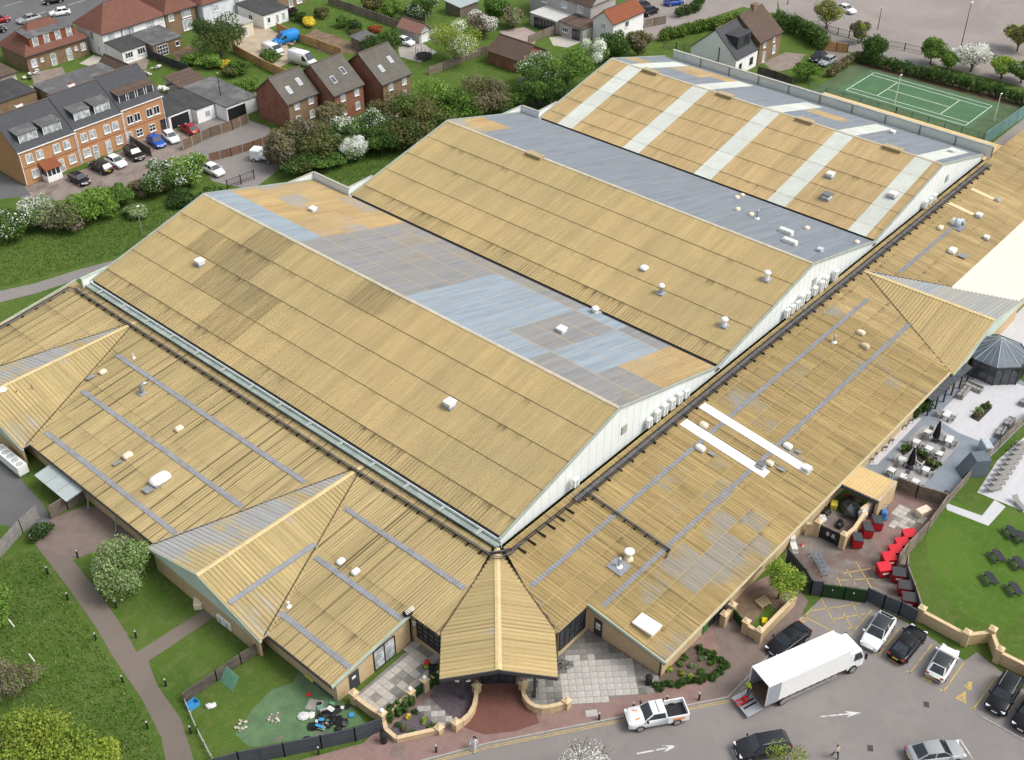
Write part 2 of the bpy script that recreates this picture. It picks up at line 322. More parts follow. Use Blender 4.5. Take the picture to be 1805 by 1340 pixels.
m_gabblue = roof_mat('gable_roof_blue', (.45, .36, .19), (.36, .34, .29), (.22, .18, .1), (.28, .315, .35), .85, .4, (.38, .34, .27), 1.05, .02, 2.1, rib=.3, ripitch=.52)
m_gabtan = roof_mat('gable_roof_tan', (.445, .338, .165), (.41, .312, .152), (.19, .155, .078), damt=.6, lapw=.02, lapamt=.2, rib=.6, ripitch=.44, strv=.14)
m_strip = M('grey_sealing_strip', (.235, .245, .265), .18, 1.2, .7)
m_rooflight = M('white_rooflight_sheet', (.52, .545, .50), .08, .5, .7, .15, rnd=.05)
def ribs(mb, O, A, D, a0, a1, d0, d1, rowlen, pitch=.2, amp=.045, lift=0.0, lap=.03):
    """ribbed sheet: O origin, A along, D down-slope (unit vectors); d0/d1 numbers or functions of a"""
    O, A, D = Vector(O), Vector(A), Vector(D); N = A.cross(D)
    if N.z < 0: N = -N
    f0 = d0 if callable(d0) else (lambda a: d0); f1 = d1 if callable(d1) else (lambda a: d1)
    n = max(1, round((a1-a0)/pitch)); st = (a1-a0)/n; prof = ((0, 0), (.38, 0), (.5, 1), (.88, 1)); vs = []; base = len(mb.v)
    pts = [(a0+(i+fx)*st, h) for i in range(n) for fx, h in prof]+[(a1, 0)]
    for a, h in pts:
        x0, x1 = f0(a), f1(a)
        if x1 < x0: x1 = x0
        for k, dd in enumerate((x0, x1)):
            mb.uv[base+len(vs)] = (a, dd/rowlen+(-.002 if k else .002)); vs.append(O+A*a+D*dd+N*(h*amp+lift+(lap if k else 0)))
    mb.add(vs, [(2*i, 2*i+2, 2*i+3, 2*i+1) for i in range(len(pts)-1)]); return mb
# ------------------------------------------------------------------ the leisure centre
HE = 5.6
B = thing('leisure_centre', 'huge tan-roofed leisure centre with three long pitched halls and low wings', 'building')
HALLS = [dict(x0=0, xr=17.9, x1=36.1, zr=10.37, z0=5.6, z1=5.4, L=67.2, nm=m_near, fm=0),
         dict(x0=36.1, xr=55.8, x1=72.5, zr=9.75, z0=5.4, z1=5.45, L=60.1, nm=m_near, fm=1),
         dict(x0=72.5, xr=90.6, x1=106.0, zr=9.65, z0=5.45, z1=5.5, L=56.8, nm=m_near3, fm=2)]
def plane_hit(u, v, P, N):
    q = RM @ Vector(((u-902.5)/FPX, -(v-670)/FPX, -1)); N = Vector(N); return CAM+q*((Vector(P)-CAM).dot(N)/q.dot(N))
LIGHTS3 = [(1.4, 4.0), (13.4, 16.2), (25.4, 28.3), (38.0, 40.9), (50.6, 53.4)]
NP = [11, 10, 9]
frng = random.Random(21)
def far_mat(h, i, k):
    """which finish a sheet of a back slope has: i bay from the front gable, k row from the ridge"""
    if h == 0:
        if i >= 8: return m_f_blue if k == 0 else m_f_tan
        if i >= 5: return m_f_mix
        if i == 0: return m_f_mix if k < 2 else m_f_tan
        return m_f_mix if (k == 0 and i == 1) or (i == 2 and k in (1, 2)) or (k == 4 and i > 2) or frng.random() < .12 else m_f_blue
    if h == 1: return m_f_tan if i == 9 and k < 2 else m_f_slate
    return m_f_tan if (i, k) in ((7, 2), (6, 3), (7, 3), (8, 1), (3, 2)) else m_f_slate
def near_mat(h, H, i, k):
    if h == 0 and (i, k) in ((8, 0), (8, 1), (7, 2), (8, 2), (7, 3), (5, 0), (9, 1)): return m_near_dirty
    if h < 2 and k == 4: return m_near_low
    return H['nm']
def hall_slope(roof, H, near, np_, lights=None):
    xe, ze = (H['x0'], H['z0']) if near else (H['x1'], H['z1'])
    run = Vector((xe-H['xr'], 0, ze-H['zr'])); sl = run.length; D = run/sl; rl = .215*sl; O = (H['xr'], 0, H['zr']); A = (0, 1, 0)
    L = H['L']; d_end = sl-.35; k = 0; d = 0
    while d < d_end-.05:
        e = min(d+rl, d_end)
        for i in range(np_):
            a0, a1 = L*i/np_, L*(i+1)/np_; cuts = [(a0, a1)]
            if lights and k < 4+near:
                for l0, l1 in lights: cuts = [c for p, q in cuts for c in (((p, min(q, l0)), (max(p, l1), q)) if p < l1 and q > l0 else ((p, q),)) if c[1]-c[0] > .05]
            for p, q in cuts: ribs(MB(), O, A, D, p, q, d, e+.06, rl, .21, .05).build('roof_sheet', near_mat(H['fm'], H, i, k) if near else far_mat(H['fm'], i, k), roof)
        if lights and k < 4+near:
            for l0, l1 in lights: ribs(MB(), O, A, D, l0, l1, d, e+.06, rl, .21, .05).build('rooflight_sheet', m_rooflight, roof)
        d = e; k += 1
for i, H in enumerate(HALLS):
    L = H['L']; e = .12
    u = MB().slab([(H['x0'], 0, H['z0']-e), (H['xr'], 0, H['zr']-e), (H['xr'], L, H['zr']-e), (H['x0'], L, H['z0']-e)], .15)
    u.slab([(H['x1'], 0, H['z1']-e), (H['xr'], 0, H['zr']-e), (H['xr'], L, H['zr']-e), (H['x1'], L, H['z1']-e)], .15)
    roof = u.build('hall_roof', dark_metal, B)
    hall_slope(roof, H, True, NP[i], LIGHTS3 if i == 2 else None); hall_slope(roof, H, False, NP[i], LIGHTS3 if i == 2 else None)
    rc = MB()
    for sgn, xe, ze in ((-1, H['x0'], H['z0']), (1, H['x1'], H['z1'])):
        dv = Vector((xe-H['xr'], 0, ze-H['zr'])).normalized()*.22
        a = Vector((H['xr'], -.1, H['zr']+.085)); rc.slab([a, a+dv, a+dv+Vector((0, L+.2, 0)), a+Vector((0, L+.2, 0))], .02)
    rc.build('ridge_cap', M('ridge_cap_pale', (.50, .45, .34), .2, 1.2, .8), roof)
    # gable end walls, front (y=0) and back
    for y, nm in ((-.02, 'gable_wall'), (L+.02, 'rear_gable_wall')):
        g = MB(); t = .2*(1 if y < 1 else -1)
        f = [(H['x0'], y, 4.6 if y < 1 else 0), (H['x1'], y, 4.6 if y < 1 else 0), (H['x1'], y, H['z1']-.05), (H['xr'], y, H['zr']-.05), (H['x0'], y, H['z0']-.05)]
        b_ = [(x, yy+t, z) for x, yy, z in f]; g.add(f+b_, [(0,1,2,3,4), (9,8,7,6,5)]+[(k, 5+k, 5+(k+1) % 5, (k+1) % 5) for k in range(5)]); gw = g.build(nm, cladding, B)
        if y < 1:                                              # upright joints between the cladding boards
            x = H['x0']+1.2
            while x < H['x1']-1:
                zt = H['z0']+(x-H['x0'])/(H['xr']-H['x0'])*(H['zr']-H['z0']) if x < H['xr'] else H['zr']-(x-H['xr'])/(H['x1']-H['xr'])*(H['zr']-H['z1'])
                MB().box(x-.02, y-.015, 4.7, x+.02, y+.01, zt-.1).build('cladding_joint', M('cladding_joint', (.64, .68, .67), .05), gw); x += 1.2
        vt = MB()
        for xe, ze in ((H['x0'], H['z0']), (H['x1'], H['z1'])): vt.beam((xe, y-.06*(1 if y < 1 else -1), ze+.05), (H['xr'], y-.06*(1 if y < 1 else -1), H['zr']+.07), .16, .26)
        vt.build('verge_trim', M('verge_trim', (.34, .38, .34), .15, 1, .6), B)
    lv = plane_hit(*[(1100, 757), (1435, 497), (1669, 315)][i], (0, -.05, 0), (0, 1, 0))
    m = MB().box(lv.x-.45, -.10, lv.z-.5, lv.x+.45, -.03, lv.z+.5).build('louvre', M('louvre_green', (.30, .33, .28), .1, 2), B)
    for k in range(6): MB().box(lv.x-.4, -.13, lv.z-.42+k*.15, lv.x+.4, -.105, lv.z-.34+k*.15).build('louvre_blade', M('louvre_blade', (.36, .39, .34), .1, 2), m)
# valley gutters, eave gutter, far parapet
for x, L in ((36.1, 60.1), (72.5, 56.8)):
    MB().box(x-.38, -.15, 5.0, x+.38, L, 5.12).build('valley_gutter', M('valley_dirt', (.040, .034, .026), .3, 1, .9), B)
g = MB().box(-.75, -.3, 5.12, -.02, 67.6, 5.30); g.box(-.80, -.3, 5.30, -.68, 67.6, 5.42); g.box(-.14, -.3, 5.30, -.02, 67.6, 5.46); g.build('eave_gutter', gutter_m, B)
for k in range(14): MB().box(-.83, 2+k*4.8, 5.40, -.0, 2.35+k*4.8, 5.475).build('gutter_joint', M('gutter_joint', (.33, .37, .34), .1), B)
MB().box(-.02, -.3, 4.6, .06, 67.4, 5.55).build('eave_wall', cladding, B)
for i in range(10):
    y0, y1 = 55.4-i*5.65, 55.4-(i+1)*5.65+.06
    p = MB().box(106.15, y1, 5.2, 106.35, y0, 6.95).build('parapet_panel', M('parapet_panel_white', (.70, .72, .66), .07, .5, .7, rnd=.05), B)
    MB().box(106.05, y1-.16, 5.2, 106.14, y1+.02, 7.0).build('parapet_post', M('parapet_post', (.25, .25, .22), .2), B)
MB().box(106.02, -1.2, 6.96, 106.5, 55.5, 7.06).build('parapet_coping', M('parapet_coping', (.40, .39, .35), .2), B)
# low parapets behind the stepped back ends of the halls
for xa, ya, yb in ((36.1, 60.1, 67.2), (72.5, 56.8, 60.1)):
    MB().box(xa-.12, ya, 0, xa+.10, yb+.1, 6.55).build('step_parapet', cladding, B)
    MB().box(xa-.18, ya-.1, 6.56, xa+.16, yb+.2, 6.66).build('parapet_cap', M('parapet_coping'), B)
    for s, y in ((-1, yb), (1, ya)):
        x1 = xa+s*4.6; MB().add([(xa, y+.24, 4.9), (x1, y+.24, 4.9), (x1, y+.24, 6.64), (xa, y+.24, 6.55), (xa, y+.34, 4.9), (x1, y+.34, 4.9), (x1, y+.34, 6.64), (xa, y+.34, 6.55)], [(0,1,2,3),(7,6,5,4),(3,2,6,7),(0,3,7,4),(1,5,6,2)]).build('back_parapet', cladding, B)
        MB().beam((xa, y+.29, 6.60), (x1, y+.29, 6.69), .2, .1).build('parapet_cap', M('parapet_coping'), B)
MB().box(-1.0, 67.3, 5.0, 3.6, 67.6, 6.3).build('back_parapet', cladding, B)
MB().box(-1.1, 67.25, 6.31, 3.8, 67.65, 6.4).build('parapet_cap', green_trim, B)
# ---- left wing
KL, KF = .120, .128
def zl(x): return 5.0+KL*(x+.8)
def zf(y): return 5.0+KF*(y+.6)
DL = Vector((-1, 0, -KL)).normalized(); DF = Vector((0, -1, -KF)).normalized(); CL, CF = math.sqrt(1+KL*KL), math.sqrt(1+KF*KF)
def wl_panels(roof, O, A, D, a0, a1, np_, rows, rl, mat, name, end=None, **kw):
    for r in range(rows):
        for i in range(np_):
            p, q = a0+(a1-a0)*i/np_, a0+(a1-a0)*(i+1)/np_
            f1 = (r+1)*rl+.06
            if end: f1 = (lambda a, r=r: min((r+1)*rl+.06, end(a)))
            if end and max(end(p), end(q)) < r*rl+.1: continue
            ribs(MB(), O, A, D, p, q, r*rl, f1, rl, **kw).build(name, mat, roof)
OL, AL = (-.8, 0, 5.0), (0, 1, 0); OF, AF = (0, -.6, 5.0), (1, 0, 0)
LW = 19.2*CL; FW = 17.9*CF
# slabs under the sheets close the roof
wr = MB().slab([(-.8, .9, zl(-.8)-.05), (-20, .9, zl(-20)-.05), (-20, 69.6, zl(-20)-.05), (-.8, 69.6, zl(-.8)-.05)], .18).build('left_wing_roof', dark_metal, B)
wl_panels(wr, OL, AL, DL, .8, 69.6, 12, 4, LW/4, m_left, 'wing_sheet', pitch=.33, amp=.04)
# recess by the porch: shorter slope that stops on the porch valley
vy = lambda y: 10.0*CL if y > -.2 else 10.0*CL
def rec_start(a): return 0 if a >= .1 else min(9.9, (.1-a)/2.8*9.3*CL)*.93
ribs(MB(), OL, AL, DL, -3.0, .8, rec_start, 10.0*CL, LW/4, .33, .04).build('wing_sheet', m_left, wr)
fr = MB().slab([(.6, -.6, zf(-.6)-.05), (.6, -18.5, zf(-18.5)-.05), (130, -18.5, zf(-18.5)-.05), (130, -.6, zf(-.6)-.05)], .18).build('front_wing_roof', dark_metal, B)
wl_panels(fr, OF, AF, DF, .5, 56.5, 14, 8, FW/8, m_front, 'wing_sheet', pitch=.4, amp=.045)
m_front2 = roof_mat('wing_roof_far', (.45, .335, .165), (.39, .29, .14), (.14, .105, .055), GREY, .0, 1.8, (.40, .295, .14), 1.05, .02, 3, rib=.8, ripitch=.4, strv=.26, rowm=2.25)
wl_panels(fr, OF, AF, DF, 56.5, 130, 9, 8, FW/8, m_front2, 'wing_sheet', pitch=.4, amp=.045)
def rec_f(a): return 0 if a >= .1 else min(9.55, max(0, (-.1-a)/3.9*8.9))
ribs(MB(), OF, AF, DF, -4.0, .5, rec_f, 9.6*CF, FW/8, .4, .045).build('wing_sheet', m_front, fr)
# cross gables: ridge at z 5, falling to the wing eave
def cross_gable(p_apex, p_end, half, zr, ze, mats, rows=1):
    a, e = Vector(p_apex), Vector(p_end); dr = (e-a); Ln = dr.length; dr.normalize(); side = Vector((-dr.y, dr.x, 0))
    base = MB()
    for sg in (1, -1):
        q = side*sg*half+Vector((0, 0, ze-zr)); w = Vector((0, 0, -.07)); base.slab([a+w, e+w, e+q+w, a+q+w], .12)
    rf = base.build('gable_roof', dark_metal, B)
    for sg, mt in ((1, mats[0]), (-1, mats[1])):
        D = (side*sg*half+Vector((0, 0, ze-zr))); sl = D.length; D.normalize(); n = max(1, round(Ln/5))
        for r in range(rows):
            for i in range(n): ribs(MB(), a, dr, D, Ln*i/n, Ln*(i+1)/n, sl*r/rows, sl*(r+1)/rows, sl/rows, .44, .05).build('wing_sheet', mt, rf)
    c = MB()
    for sg in (1, -1):
        dv = (side*sg*half+Vector((0, 0, ze-zr))).normalized()*.26; u = Vector((0, 0, .085)); c.slab([a+u, e+u, e+u+dv, a+u+dv], .02)
    c.build('ridge_cap', M('ridge_cap_tan', (.60, .47, .25), .15, 1), rf)
    # brick front wall, pale pediment above it and the fascia boards
    E = e-dr*.35; zb = ze-.25
    MB().beam(E+side*half*.93+Vector((0, 0, zb/2-zr)), E-side*half*.93+Vector((0, 0, zb/2-zr)), .25, zb).build('gable_front_wall', tan_brick, B)
    E = e-dr*.06; f = [E+side*half+Vector((0, 0, ze-zr-.28)), E-side*half+Vector((0, 0, ze-zr-.28)), E-side*half+Vector((0, 0, ze-zr-.06)), E-Vector((0, 0, .1)), E+side*half+Vector((0, 0, ze-zr-.06))]
    b_ = [p-dr*.2 for p in f]; MB().add(f+b_, [(0,1,2,3,4), (9,8,7,6,5)]+[(k, 5+k, 5+(k+1) % 5, (k+1) % 5) for k in range(5)]).build('pediment', M('pale_green_cladding', (.50, .57, .50), .1, .6), B)
    for sg in (1, -1): MB().beam(e-Vector((0, 0, .06))+dr*.03, e+side*sg*(half+.1)+Vector((0, 0, ze-zr-.06))+dr*.03, .05, .2).build('gable_fascia', green_trim, B)
    # dark valley flashings where the gable meets the wing
    v = MB()
    for sg in (1, -1): v.beam(a+Vector((0, 0, .05)), e-dr*.6+side*sg*half*.985+Vector((0, 0, ze-zr+.11)), .12, .05)
    v.build('valley_flashing', M('valley_flashing', (.09, .07, .04), .2), B)
    return rf
cross_gable((-.9, 17.5, 5.0), (-20.9, 17.7, 5.0), 8.5, 5.0, zl(-20), (m_gab, m_gabmix), 2)
cross_gable((-1, 56.4, 5.0), (-21, 56.6, 5.0), 8.3, 5.0, zl(-20), (m_gab, m_gabmix), 2)
cross_gable((66.0, -2.2, 4.9), (66.2, -19.0, 4.9), 10.2, 4.9, zf(-18.5)-.10, (m_gabblue, m_gabtan), 1)
# grey sealing strips follow the ribs
def strip_l(px0, px1, w=.55):
    p, q = (plane_hit(*k, (-.8, 0, 5), (-KL, 0, 1)) for k in (px0, px1)); a0, a1 = sorted((p.y, q.y)); dd = (-(p.x+q.x)/2-.8)*CL
    ribs(MB(), OL, AL, DL, a0, a1, dd-w/2, dd+w/2, LW/4, .33, .04, .045, .03).build('sealing_strip', m_strip, wr)
def strip_f(px0, px1, w=.5):
    p, q = (plane_hit(*k, (0, -.6, 5), (0, -KF, 1)) for k in (px0, px1)); a0, a1 = sorted((p.x, q.x)); dd = (-(p.y+q.y)/2-.6)*CF
    ribs(MB(), OF, AF, DF, a0, a1, dd-w/2, dd+w/2, FW/8, .4, .045, .05, .03).build('sealing_strip', m_strip, fr)
for a, b in (((204,628),(540,849)), ((608,897),(820,1037)), ((144,690),(428,893)), ((80,763),(313,941)), ((554,985),(712,1091)), ((494,1080),(618,1178))): strip_l(a, b)
for a, b in (((930,1030),(1535,530)), ((1050,1062),(1620,570)), ((1580,478),(1680,408))): strip_f(a, b)
def gable_strip(px0, px1, apex, side_k, w=.5):
    N = Vector((0, side_k, 1)); p, q = (plane_hit(*k, (apex[0], apex[1], apex[2]+.1), N) for k in (px0, px1)); d_ = (q-p).normalized(); x = d_.cross(N.normalized())*w/2
    MB().slab([p-x, q-x, q+x, p+x], .05).build('sealing_strip', m_strip, B)
gable_strip((404, 1063), (556, 958), (-.9, 17.5, 5.0), -(5.0-zl(-20))/8.5)
# white membrane over the lower half of the far front wing
e0 = plane_hit(1683, 502, (0, -.6, 5), (0, -KF, 1)); 
MB().slab([(70, e0.y, zf(e0.y)+.14), (130, e0.y, zf(e0.y)+.14), (130, -18.6, zf(-18.6)+.14), (70, -18.6, zf(-18.6)+.14)], .12).build('white_membrane', M('cream_membrane', (.70, .62, .52), .06, .3, .6), B)
# eaves: fascia and gutter lines
for y0_, y1_ in ((.8, 9.2), (26.2, 48.2), (64.8, 69.6)): MB().box(-20.16, y0_, 2.44, -20.0, y1_, 2.66).build('eave_fascia', dark_metal, B)
for x0_, x1_ in ((.5, 56), (76.5, 130)): MB().box(x0_, -18.72, 2.50, x1_, -18.52, 2.72).build('eave_fascia', M('cream_gutter', (.52, .46, .30), .15), B)
MB().beam((-20.1, .78, zl(-20.1)-.05), (-10.6, .78, zl(-10.6)-.05), .08, .34).build('verge_fascia', green_trim, B); MB().beam((-20.1, 69.7, zl(-20.1)), (-.6, 69.7, zl(-.6)), .14, .3).build('verge_fascia', green_trim, B)
MB().beam((.44, -18.6, zf(-18.6)-.05), (.44, -10.1, zf(-10.1)-.05), .08, .34).build('verge_fascia', green_trim, B)
MB().beam((-20.1, .83, zl(-20.1)-.28), (-10.6, .83, zl(-10.6)-.28), .1, .16).beam((.49, -18.6, zf(-18.6)-.28), (.49, -10.1, zf(-10.1)-.28), .1, .16).build('verge_shade_strip', black_paint, B)  # black strip imitating the shade below the verge fascias
# walls
def wallseg(x0, y0, x1, y1, h, mat, name='wall', t=.25, z0=0):
    return MB().beam((x0, y0, (h+z0)/2), (x1, y1, (h+z0)/2), t, h-z0).build(name, mat, B)
wallseg(-19.4, 1.1, -19.4, 69, 2.55, tan_brick); wallseg(-19.4, 69.2, 0, 69.2, 4.2, tan_brick)
WA = MB(); WA.add([(-19.5, 1.0, 0), (-10.8, 1.0, 0), (-10.8, 1.0, zl(-10.8)-.12), (-19.5, 1.0, zl(-19.5)-.12), (-19.5, 1.25, 0), (-10.8, 1.25, 0), (-10.8, 1.25, zl(-10.8)-.12), (-19.5, 1.25, zl(-19.5)-.12)], [(0,1,2,3),(7,6,5,4),(3,2,6,7),(0,3,7,4),(1,5,6,2)]); WA.build('wall', tan_brick, B)
WA = MB(); WA.add([(.9, -18.0, 0), (.9, -9.9, 0), (.9, -9.9, zf(-9.9)-.12), (.9, -18.0, zf(-18)-.12), (1.15, -18.0, 0), (1.15, -9.9, 0), (1.15, -9.9, zf(-9.9)-.12), (1.15, -18.0, zf(-18)-.12)], [(0,1,2,3),(7,6,5,4),(3,2,6,7),(0,3,7,4),(1,5,6,2)]); WA.build('wall', tan_brick, B)
wallseg(.9, -18.0, 130, -18.0, 2.6, tan_brick)
wallseg(-10.3, 1.2, -10.3, -3.2, 3.65, tan_brick); wallseg(1.0, -9.9, -3.4, -9.9, 3.65, tan_brick)
# porch over the corner entrance
dg = Vector((-1, -1, 0)).normalized(); pa = Vector((-.55, -.25, 5.02)); pe = Vector((-10.9, -9.75, 5.02))
dr = (pe-pa).normalized(); sd_ = Vector((-dr.y, dr.x, 0)); half = 4.9; drop = 1.08; Ln = (pe-pa).length
pr = MB()
for sg in (1, -1):
    q = sd_*sg*half-Vector((0, 0, drop)); w = Vector((0, 0, -.05)); st = 7.6
    pr.slab([pa+w, pe+w, pe+q+w, pe-dr*(Ln-st*1.02)+q+w], .14)
prf = pr.build('porch_roof', dark_metal, B)
for sg in (1, -1):
    D = sd_*sg*half-Vector((0, 0, drop)); sl = D.length; D.normalize()
    # ribs run down the slope; near the apex the slope stops on the valley with the wing
    for k in range(3):
        a0, a1 = Ln*k/3, Ln*(k+1)/3
        ribs(MB(), pa, dr, D, a0, a1, 0, (lambda a: min(sl, sl*a/8.9+.05)), sl, .44, .05).build('porch_sheet', m_gabtan if sg > 0 else m_gab, prf)
    v0 = pa+Vector((0, 0, .03)); v1 = pa+dr*8.9+D*sl
    MB().beam(v0, v1+Vector((0, 0, .08)), .12, .06).build('valley_flashing', M('valley_flashing'), prf)
    e0_, e1_ = pa+dr*8.9+D*sl, pe+D*sl
    MB().beam(e0_-Vector((0, 0, .14)), e1_-Vector((0, 0, .14)), .1, .3).build('porch_fascia', dark_metal, prf)
    MB().beam(pe-Vector((0, 0, .16))+dr*.05, pe+D*sl-Vector((0, 0, .16))+dr*.05, .08, .36).build('porch_fascia', dark_metal, prf)
    post = pe+D*sl*.62-dr*1.0; MB().cbox(post.x, post.y, .1, .24, .24, post.z-.35, math.pi/4).build('porch_post', dark_metal, prf)
    for k in (-1, 1):
        c = post+sd_*k*.3; MB().beam((c.x, c.y, 2.4), (c.x+sd_.x*k*.35, c.y+sd_.y*k*.35, 2.5), .12, .12).build('security_camera', plastic_white, prf)
rc = MB()
for sg in (1, -1):
    dv = (sd_*sg*half-Vector((0, 0, drop))).normalized()*.28; u = Vector((0, 0, .085)); rc.slab([pa+u, pe+u, pe+u+dv, pa+u+dv], .02)
rc.build('ridge_cap', M('ridge_cap_tan'), prf)
# entrance: glazed screen set back under the porch
ec = pa+dr*(Ln-3.6); c0, c1 = ec+sd_*4.0, ec-sd_*4.0
MB().beam((c0.x, c0.y, 2.0), (c1.x, c1.y, 2.0), .2, 3.6).build('entrance_wall', white_wall, B)
fr_ = ec+dr*.5
def screen(p, q, z0, z1, nx, nz, name='window', frame=black_paint, pane=glass_dark):
    p, q = Vector(p), Vector(q); d_ = (q-p).normalized(); n_ = Vector((d_.y, -d_.x, 0)); f = MB(); Lw = (q-p).length
    for i in range(nx+1): x = p+d_*Lw*i/nx; f.beam((x.x, x.y, z0), (x.x, x.y, z1), .09, .12)
    for j in range(nz+1): z = z0+(z1-z0)*j/nz; f.beam((p.x, p.y, z), (q.x, q.y, z), .12, .08)
    w = f.build(name, frame, B); 
    for i in range(nx):
        a, b_ = p+d_*Lw*(i+.04)/nx, p+d_*Lw*(i+.96)/nx
        for j in range(nz):
            zz0, zz1 = z0+(z1-z0)*j/nz+.04, z0+(z1-z0)*(j+1)/nz-.04; MB().beam((a.x, a.y, (zz0+zz1)/2), (b_.x, b_.y, (zz0+zz1)/2), .03, zz1-zz0).build('pane', pane, w)
    return w
screen(fr_+sd_*3.9, fr_+sd_*1.6, .5, 3.2, 3, 4); screen(fr_-sd_*1.6, fr_-sd_*3.9, .5, 3.2, 3, 4)
screen(fr_+sd_*1.4+dr*.5, fr_-sd_*1.4+dr*.5, .1, 2.7, 2, 1, 'entrance_door')
MB().beam(fr_+sd_*1.5+dr*.6-Vector((0, 0, 2.2)), fr_-sd_*1.5+dr*.6-Vector((0, 0, 2.2)), .9, .14).build('door_canopy', dark_metal, B)
screen((-10.46, .4, 1), (-10.46, -3.1, 1), .9, 3.3, 5, 4); screen((.3, -10.06, 1), (-3.3, -10.06, 1), .9, 3.3, 5, 4)
screen((-15.2, .98, 0), (-12.7, .98, 0), .15, 2.6, 2, 1, 'patio_window', black_paint, glass_pale)
MB().box(-18.1, .93, .1, -17.0, .99, 2.15).build('door', dark_metal, B); MB().box(.84, -11.6, .1, .88, -10.7, 2.2).build('door', dark_metal, B)
MB().box(-17.8, .91, 1.4, -17.4, .928, 1.7).box(.825, -11.4, 1.35, .838, -10.9, 1.75).box(.825, -11.4, 1.0, .838, -10.9, 1.2).build('door_notice', plastic_white, B)
for x0, x1, z0, z1 in ((8.2, 11.5, .3, 2.2), (2.2, 6.2, 1.7, 2.2), (13.4, 17.0, 1.2, 2.2)): screen((x0, -18.16, 0), (x1, -18.16, 0), z0, z1, 4, 1)
MB().box(7.2, -18.2, .1, 8.0, -18.13, 2.2).build('green_door', M('green_paint', (.05, .16, .05)), B)
for y in (12, 15, 21, 24): screen((-20.45, y, 0), (-20.45, y+1.6, 0), .9, 2.0, 2, 1)
for y in (33, 38, 43): MB().beam((-20.3, y, .05), (-19.8, y, 2.45), .12, .12).build('downpipe', gutter_m, B)
# glass lean-to shelf on the left side
MB().slab([(-19.6, 38.5, 2.2), (-19.6, 44.5, 2.2), (-22.0, 44.5, 1.9), (-22.0, 38.5, 1.9)], .05).build('side_canopy', M('canopy_glass_grey', (.38, .43, .42), .1, .6, .35), B)
for y in (38.5, 40.5, 42.5, 44.5): MB().beam((-19.6, y, 2.24), (-22.0, y, 1.94), .06, .06).build('canopy_bar', gal, B)
# far lean-to beyond the parapet
MB().slab([(106.4, -1, 4.5), (106.4, 31, 4.5), (115.5, 31, 3.3), (115.5, -1, 3.3)], .15).build('store_roof', M('store_roof_tan', (.60, .44, .21), .08, .4, .8), B)
for k in range(15): MB().beam((106.5, 1+k*2.0, 4.53), (115.4, 1+k*2.0, 3.33), .05, .05).build('store_roof_seam', M('store_roof_tan'), B)
wallseg(115.2, -1, 115.2, 31, 3.1, tan_brick); wallseg(106.5, 30.8, 115.2, 30.8, 3.3, tan_brick)
# ridge vents
for i, px in ((1, (945, 270)), (2, (1150, 118)), (2, (1281, 162)), (2, (1422, 208)), (2, (1577, 256))):
    H = HALLS[i]; p = plane_hit(*px, (H['xr'], 0, H['zr']+.3), (1, 0, 0));
    k = MB(); y = p.y; x = H['xr']-.35; k.box(x-.3, y-1.3, H['zr']-.1, x+.5, y+1.3, H['zr']+.28); k.box(x-.42, y-1.4, H['zr']+.28, x+.62, y+1.4, H['zr']+.36); k.build('ridge_vent', M('ridge_vent_tan', (.40, .32, .19), .2, 1.5), B)
# ------------------------------------------------------------------ things standing on the roofs
ORD = ['first', 'second', 'third', 'fourth', 'fifth', 'sixth', 'seventh', 'eighth', 'ninth', 'tenth', 'eleventh', 'twelfth']
PLN = {'l': ((-.8, 0, 5), (-KL, 0, 1)), 'f': ((0, -.6, 5), (0, -KF, 1))}
for i, H in enumerate(HALLS):
    kn = (H['zr']-H['z0'])/(H['xr']-H['x0']); kf = (H['z1']-H['zr'])/(H['x1']-H['xr'])
    PLN['n%d' % (i+1)] = ((H['xr'], 0, H['zr']), (-kn, 0, 1)); PLN['d%d' % (i+1)] = ((H['xr'], 0, H['zr']), (-kf, 0, 1))
def on(pl, u, v): return plane_hit(u, v, *PLN[pl])
m_flash = M('grey_flashing', (.30, .32, .35), .2, 1.5, .6)
def square_vent(pl, u, v, label, s=1.0, cap=plastic_white, grp='square roof vents'):
    p = on(pl, u, v); t = thing('roof_vent', label, 'roof vent', p, 0, grp)
    MB().cbox(0, 0, -.15, .95*s, .95*s, .32).build('base', m_flash, t); MB().cbox(0, 0, .17, .72*s, .72*s, .3*s).build('housing', plastic_white, t)
    MB().rbox(0, 0, .17+.3*s, .92*s, .92*s, .16*s, .05).build('cap', cap, t); return t
def dome_vent(pl, u, v, label, a=1.2, b=.8, rz=0, mat=plastic_cream, flash=None):
    p = on(pl, u, v); t = thing('dome_vent', label, 'roof vent', p, rz, 'domed roof vents')
    MB().cbox(0, 0, -.15, a*.9, b*.9, .3).build('base', m_flash, t)
    k = MB(); n = 20
    vs = []; 
    for f, z in ((1, .15), (1.02, .3), (.9, .45), (.6, .54)):
        for i in range(n):
            th = 2*math.pi*i/n; cx, sx = math.cos(th), math.sin(th); e = .55
            vs.append((a/2*f*math.copysign(abs(cx)**e, cx), b/2*f*math.copysign(abs(sx)**e, sx), z*min(1.3, max(a, .8)/1.1)))
    k.add(vs, [(j*n+i, j*n+(i+1) % n, (j+1)*n+(i+1) % n, (j+1)*n+i) for j in range(3) for i in range(n)]+[tuple(range(3*n, 4*n))]); k.build('cover', mat, t, True)
    if flash: MB().cbox(flash[0], flash[1], .09, flash[2], flash[3], .02).build('flashing', m_strip, t)
    return t
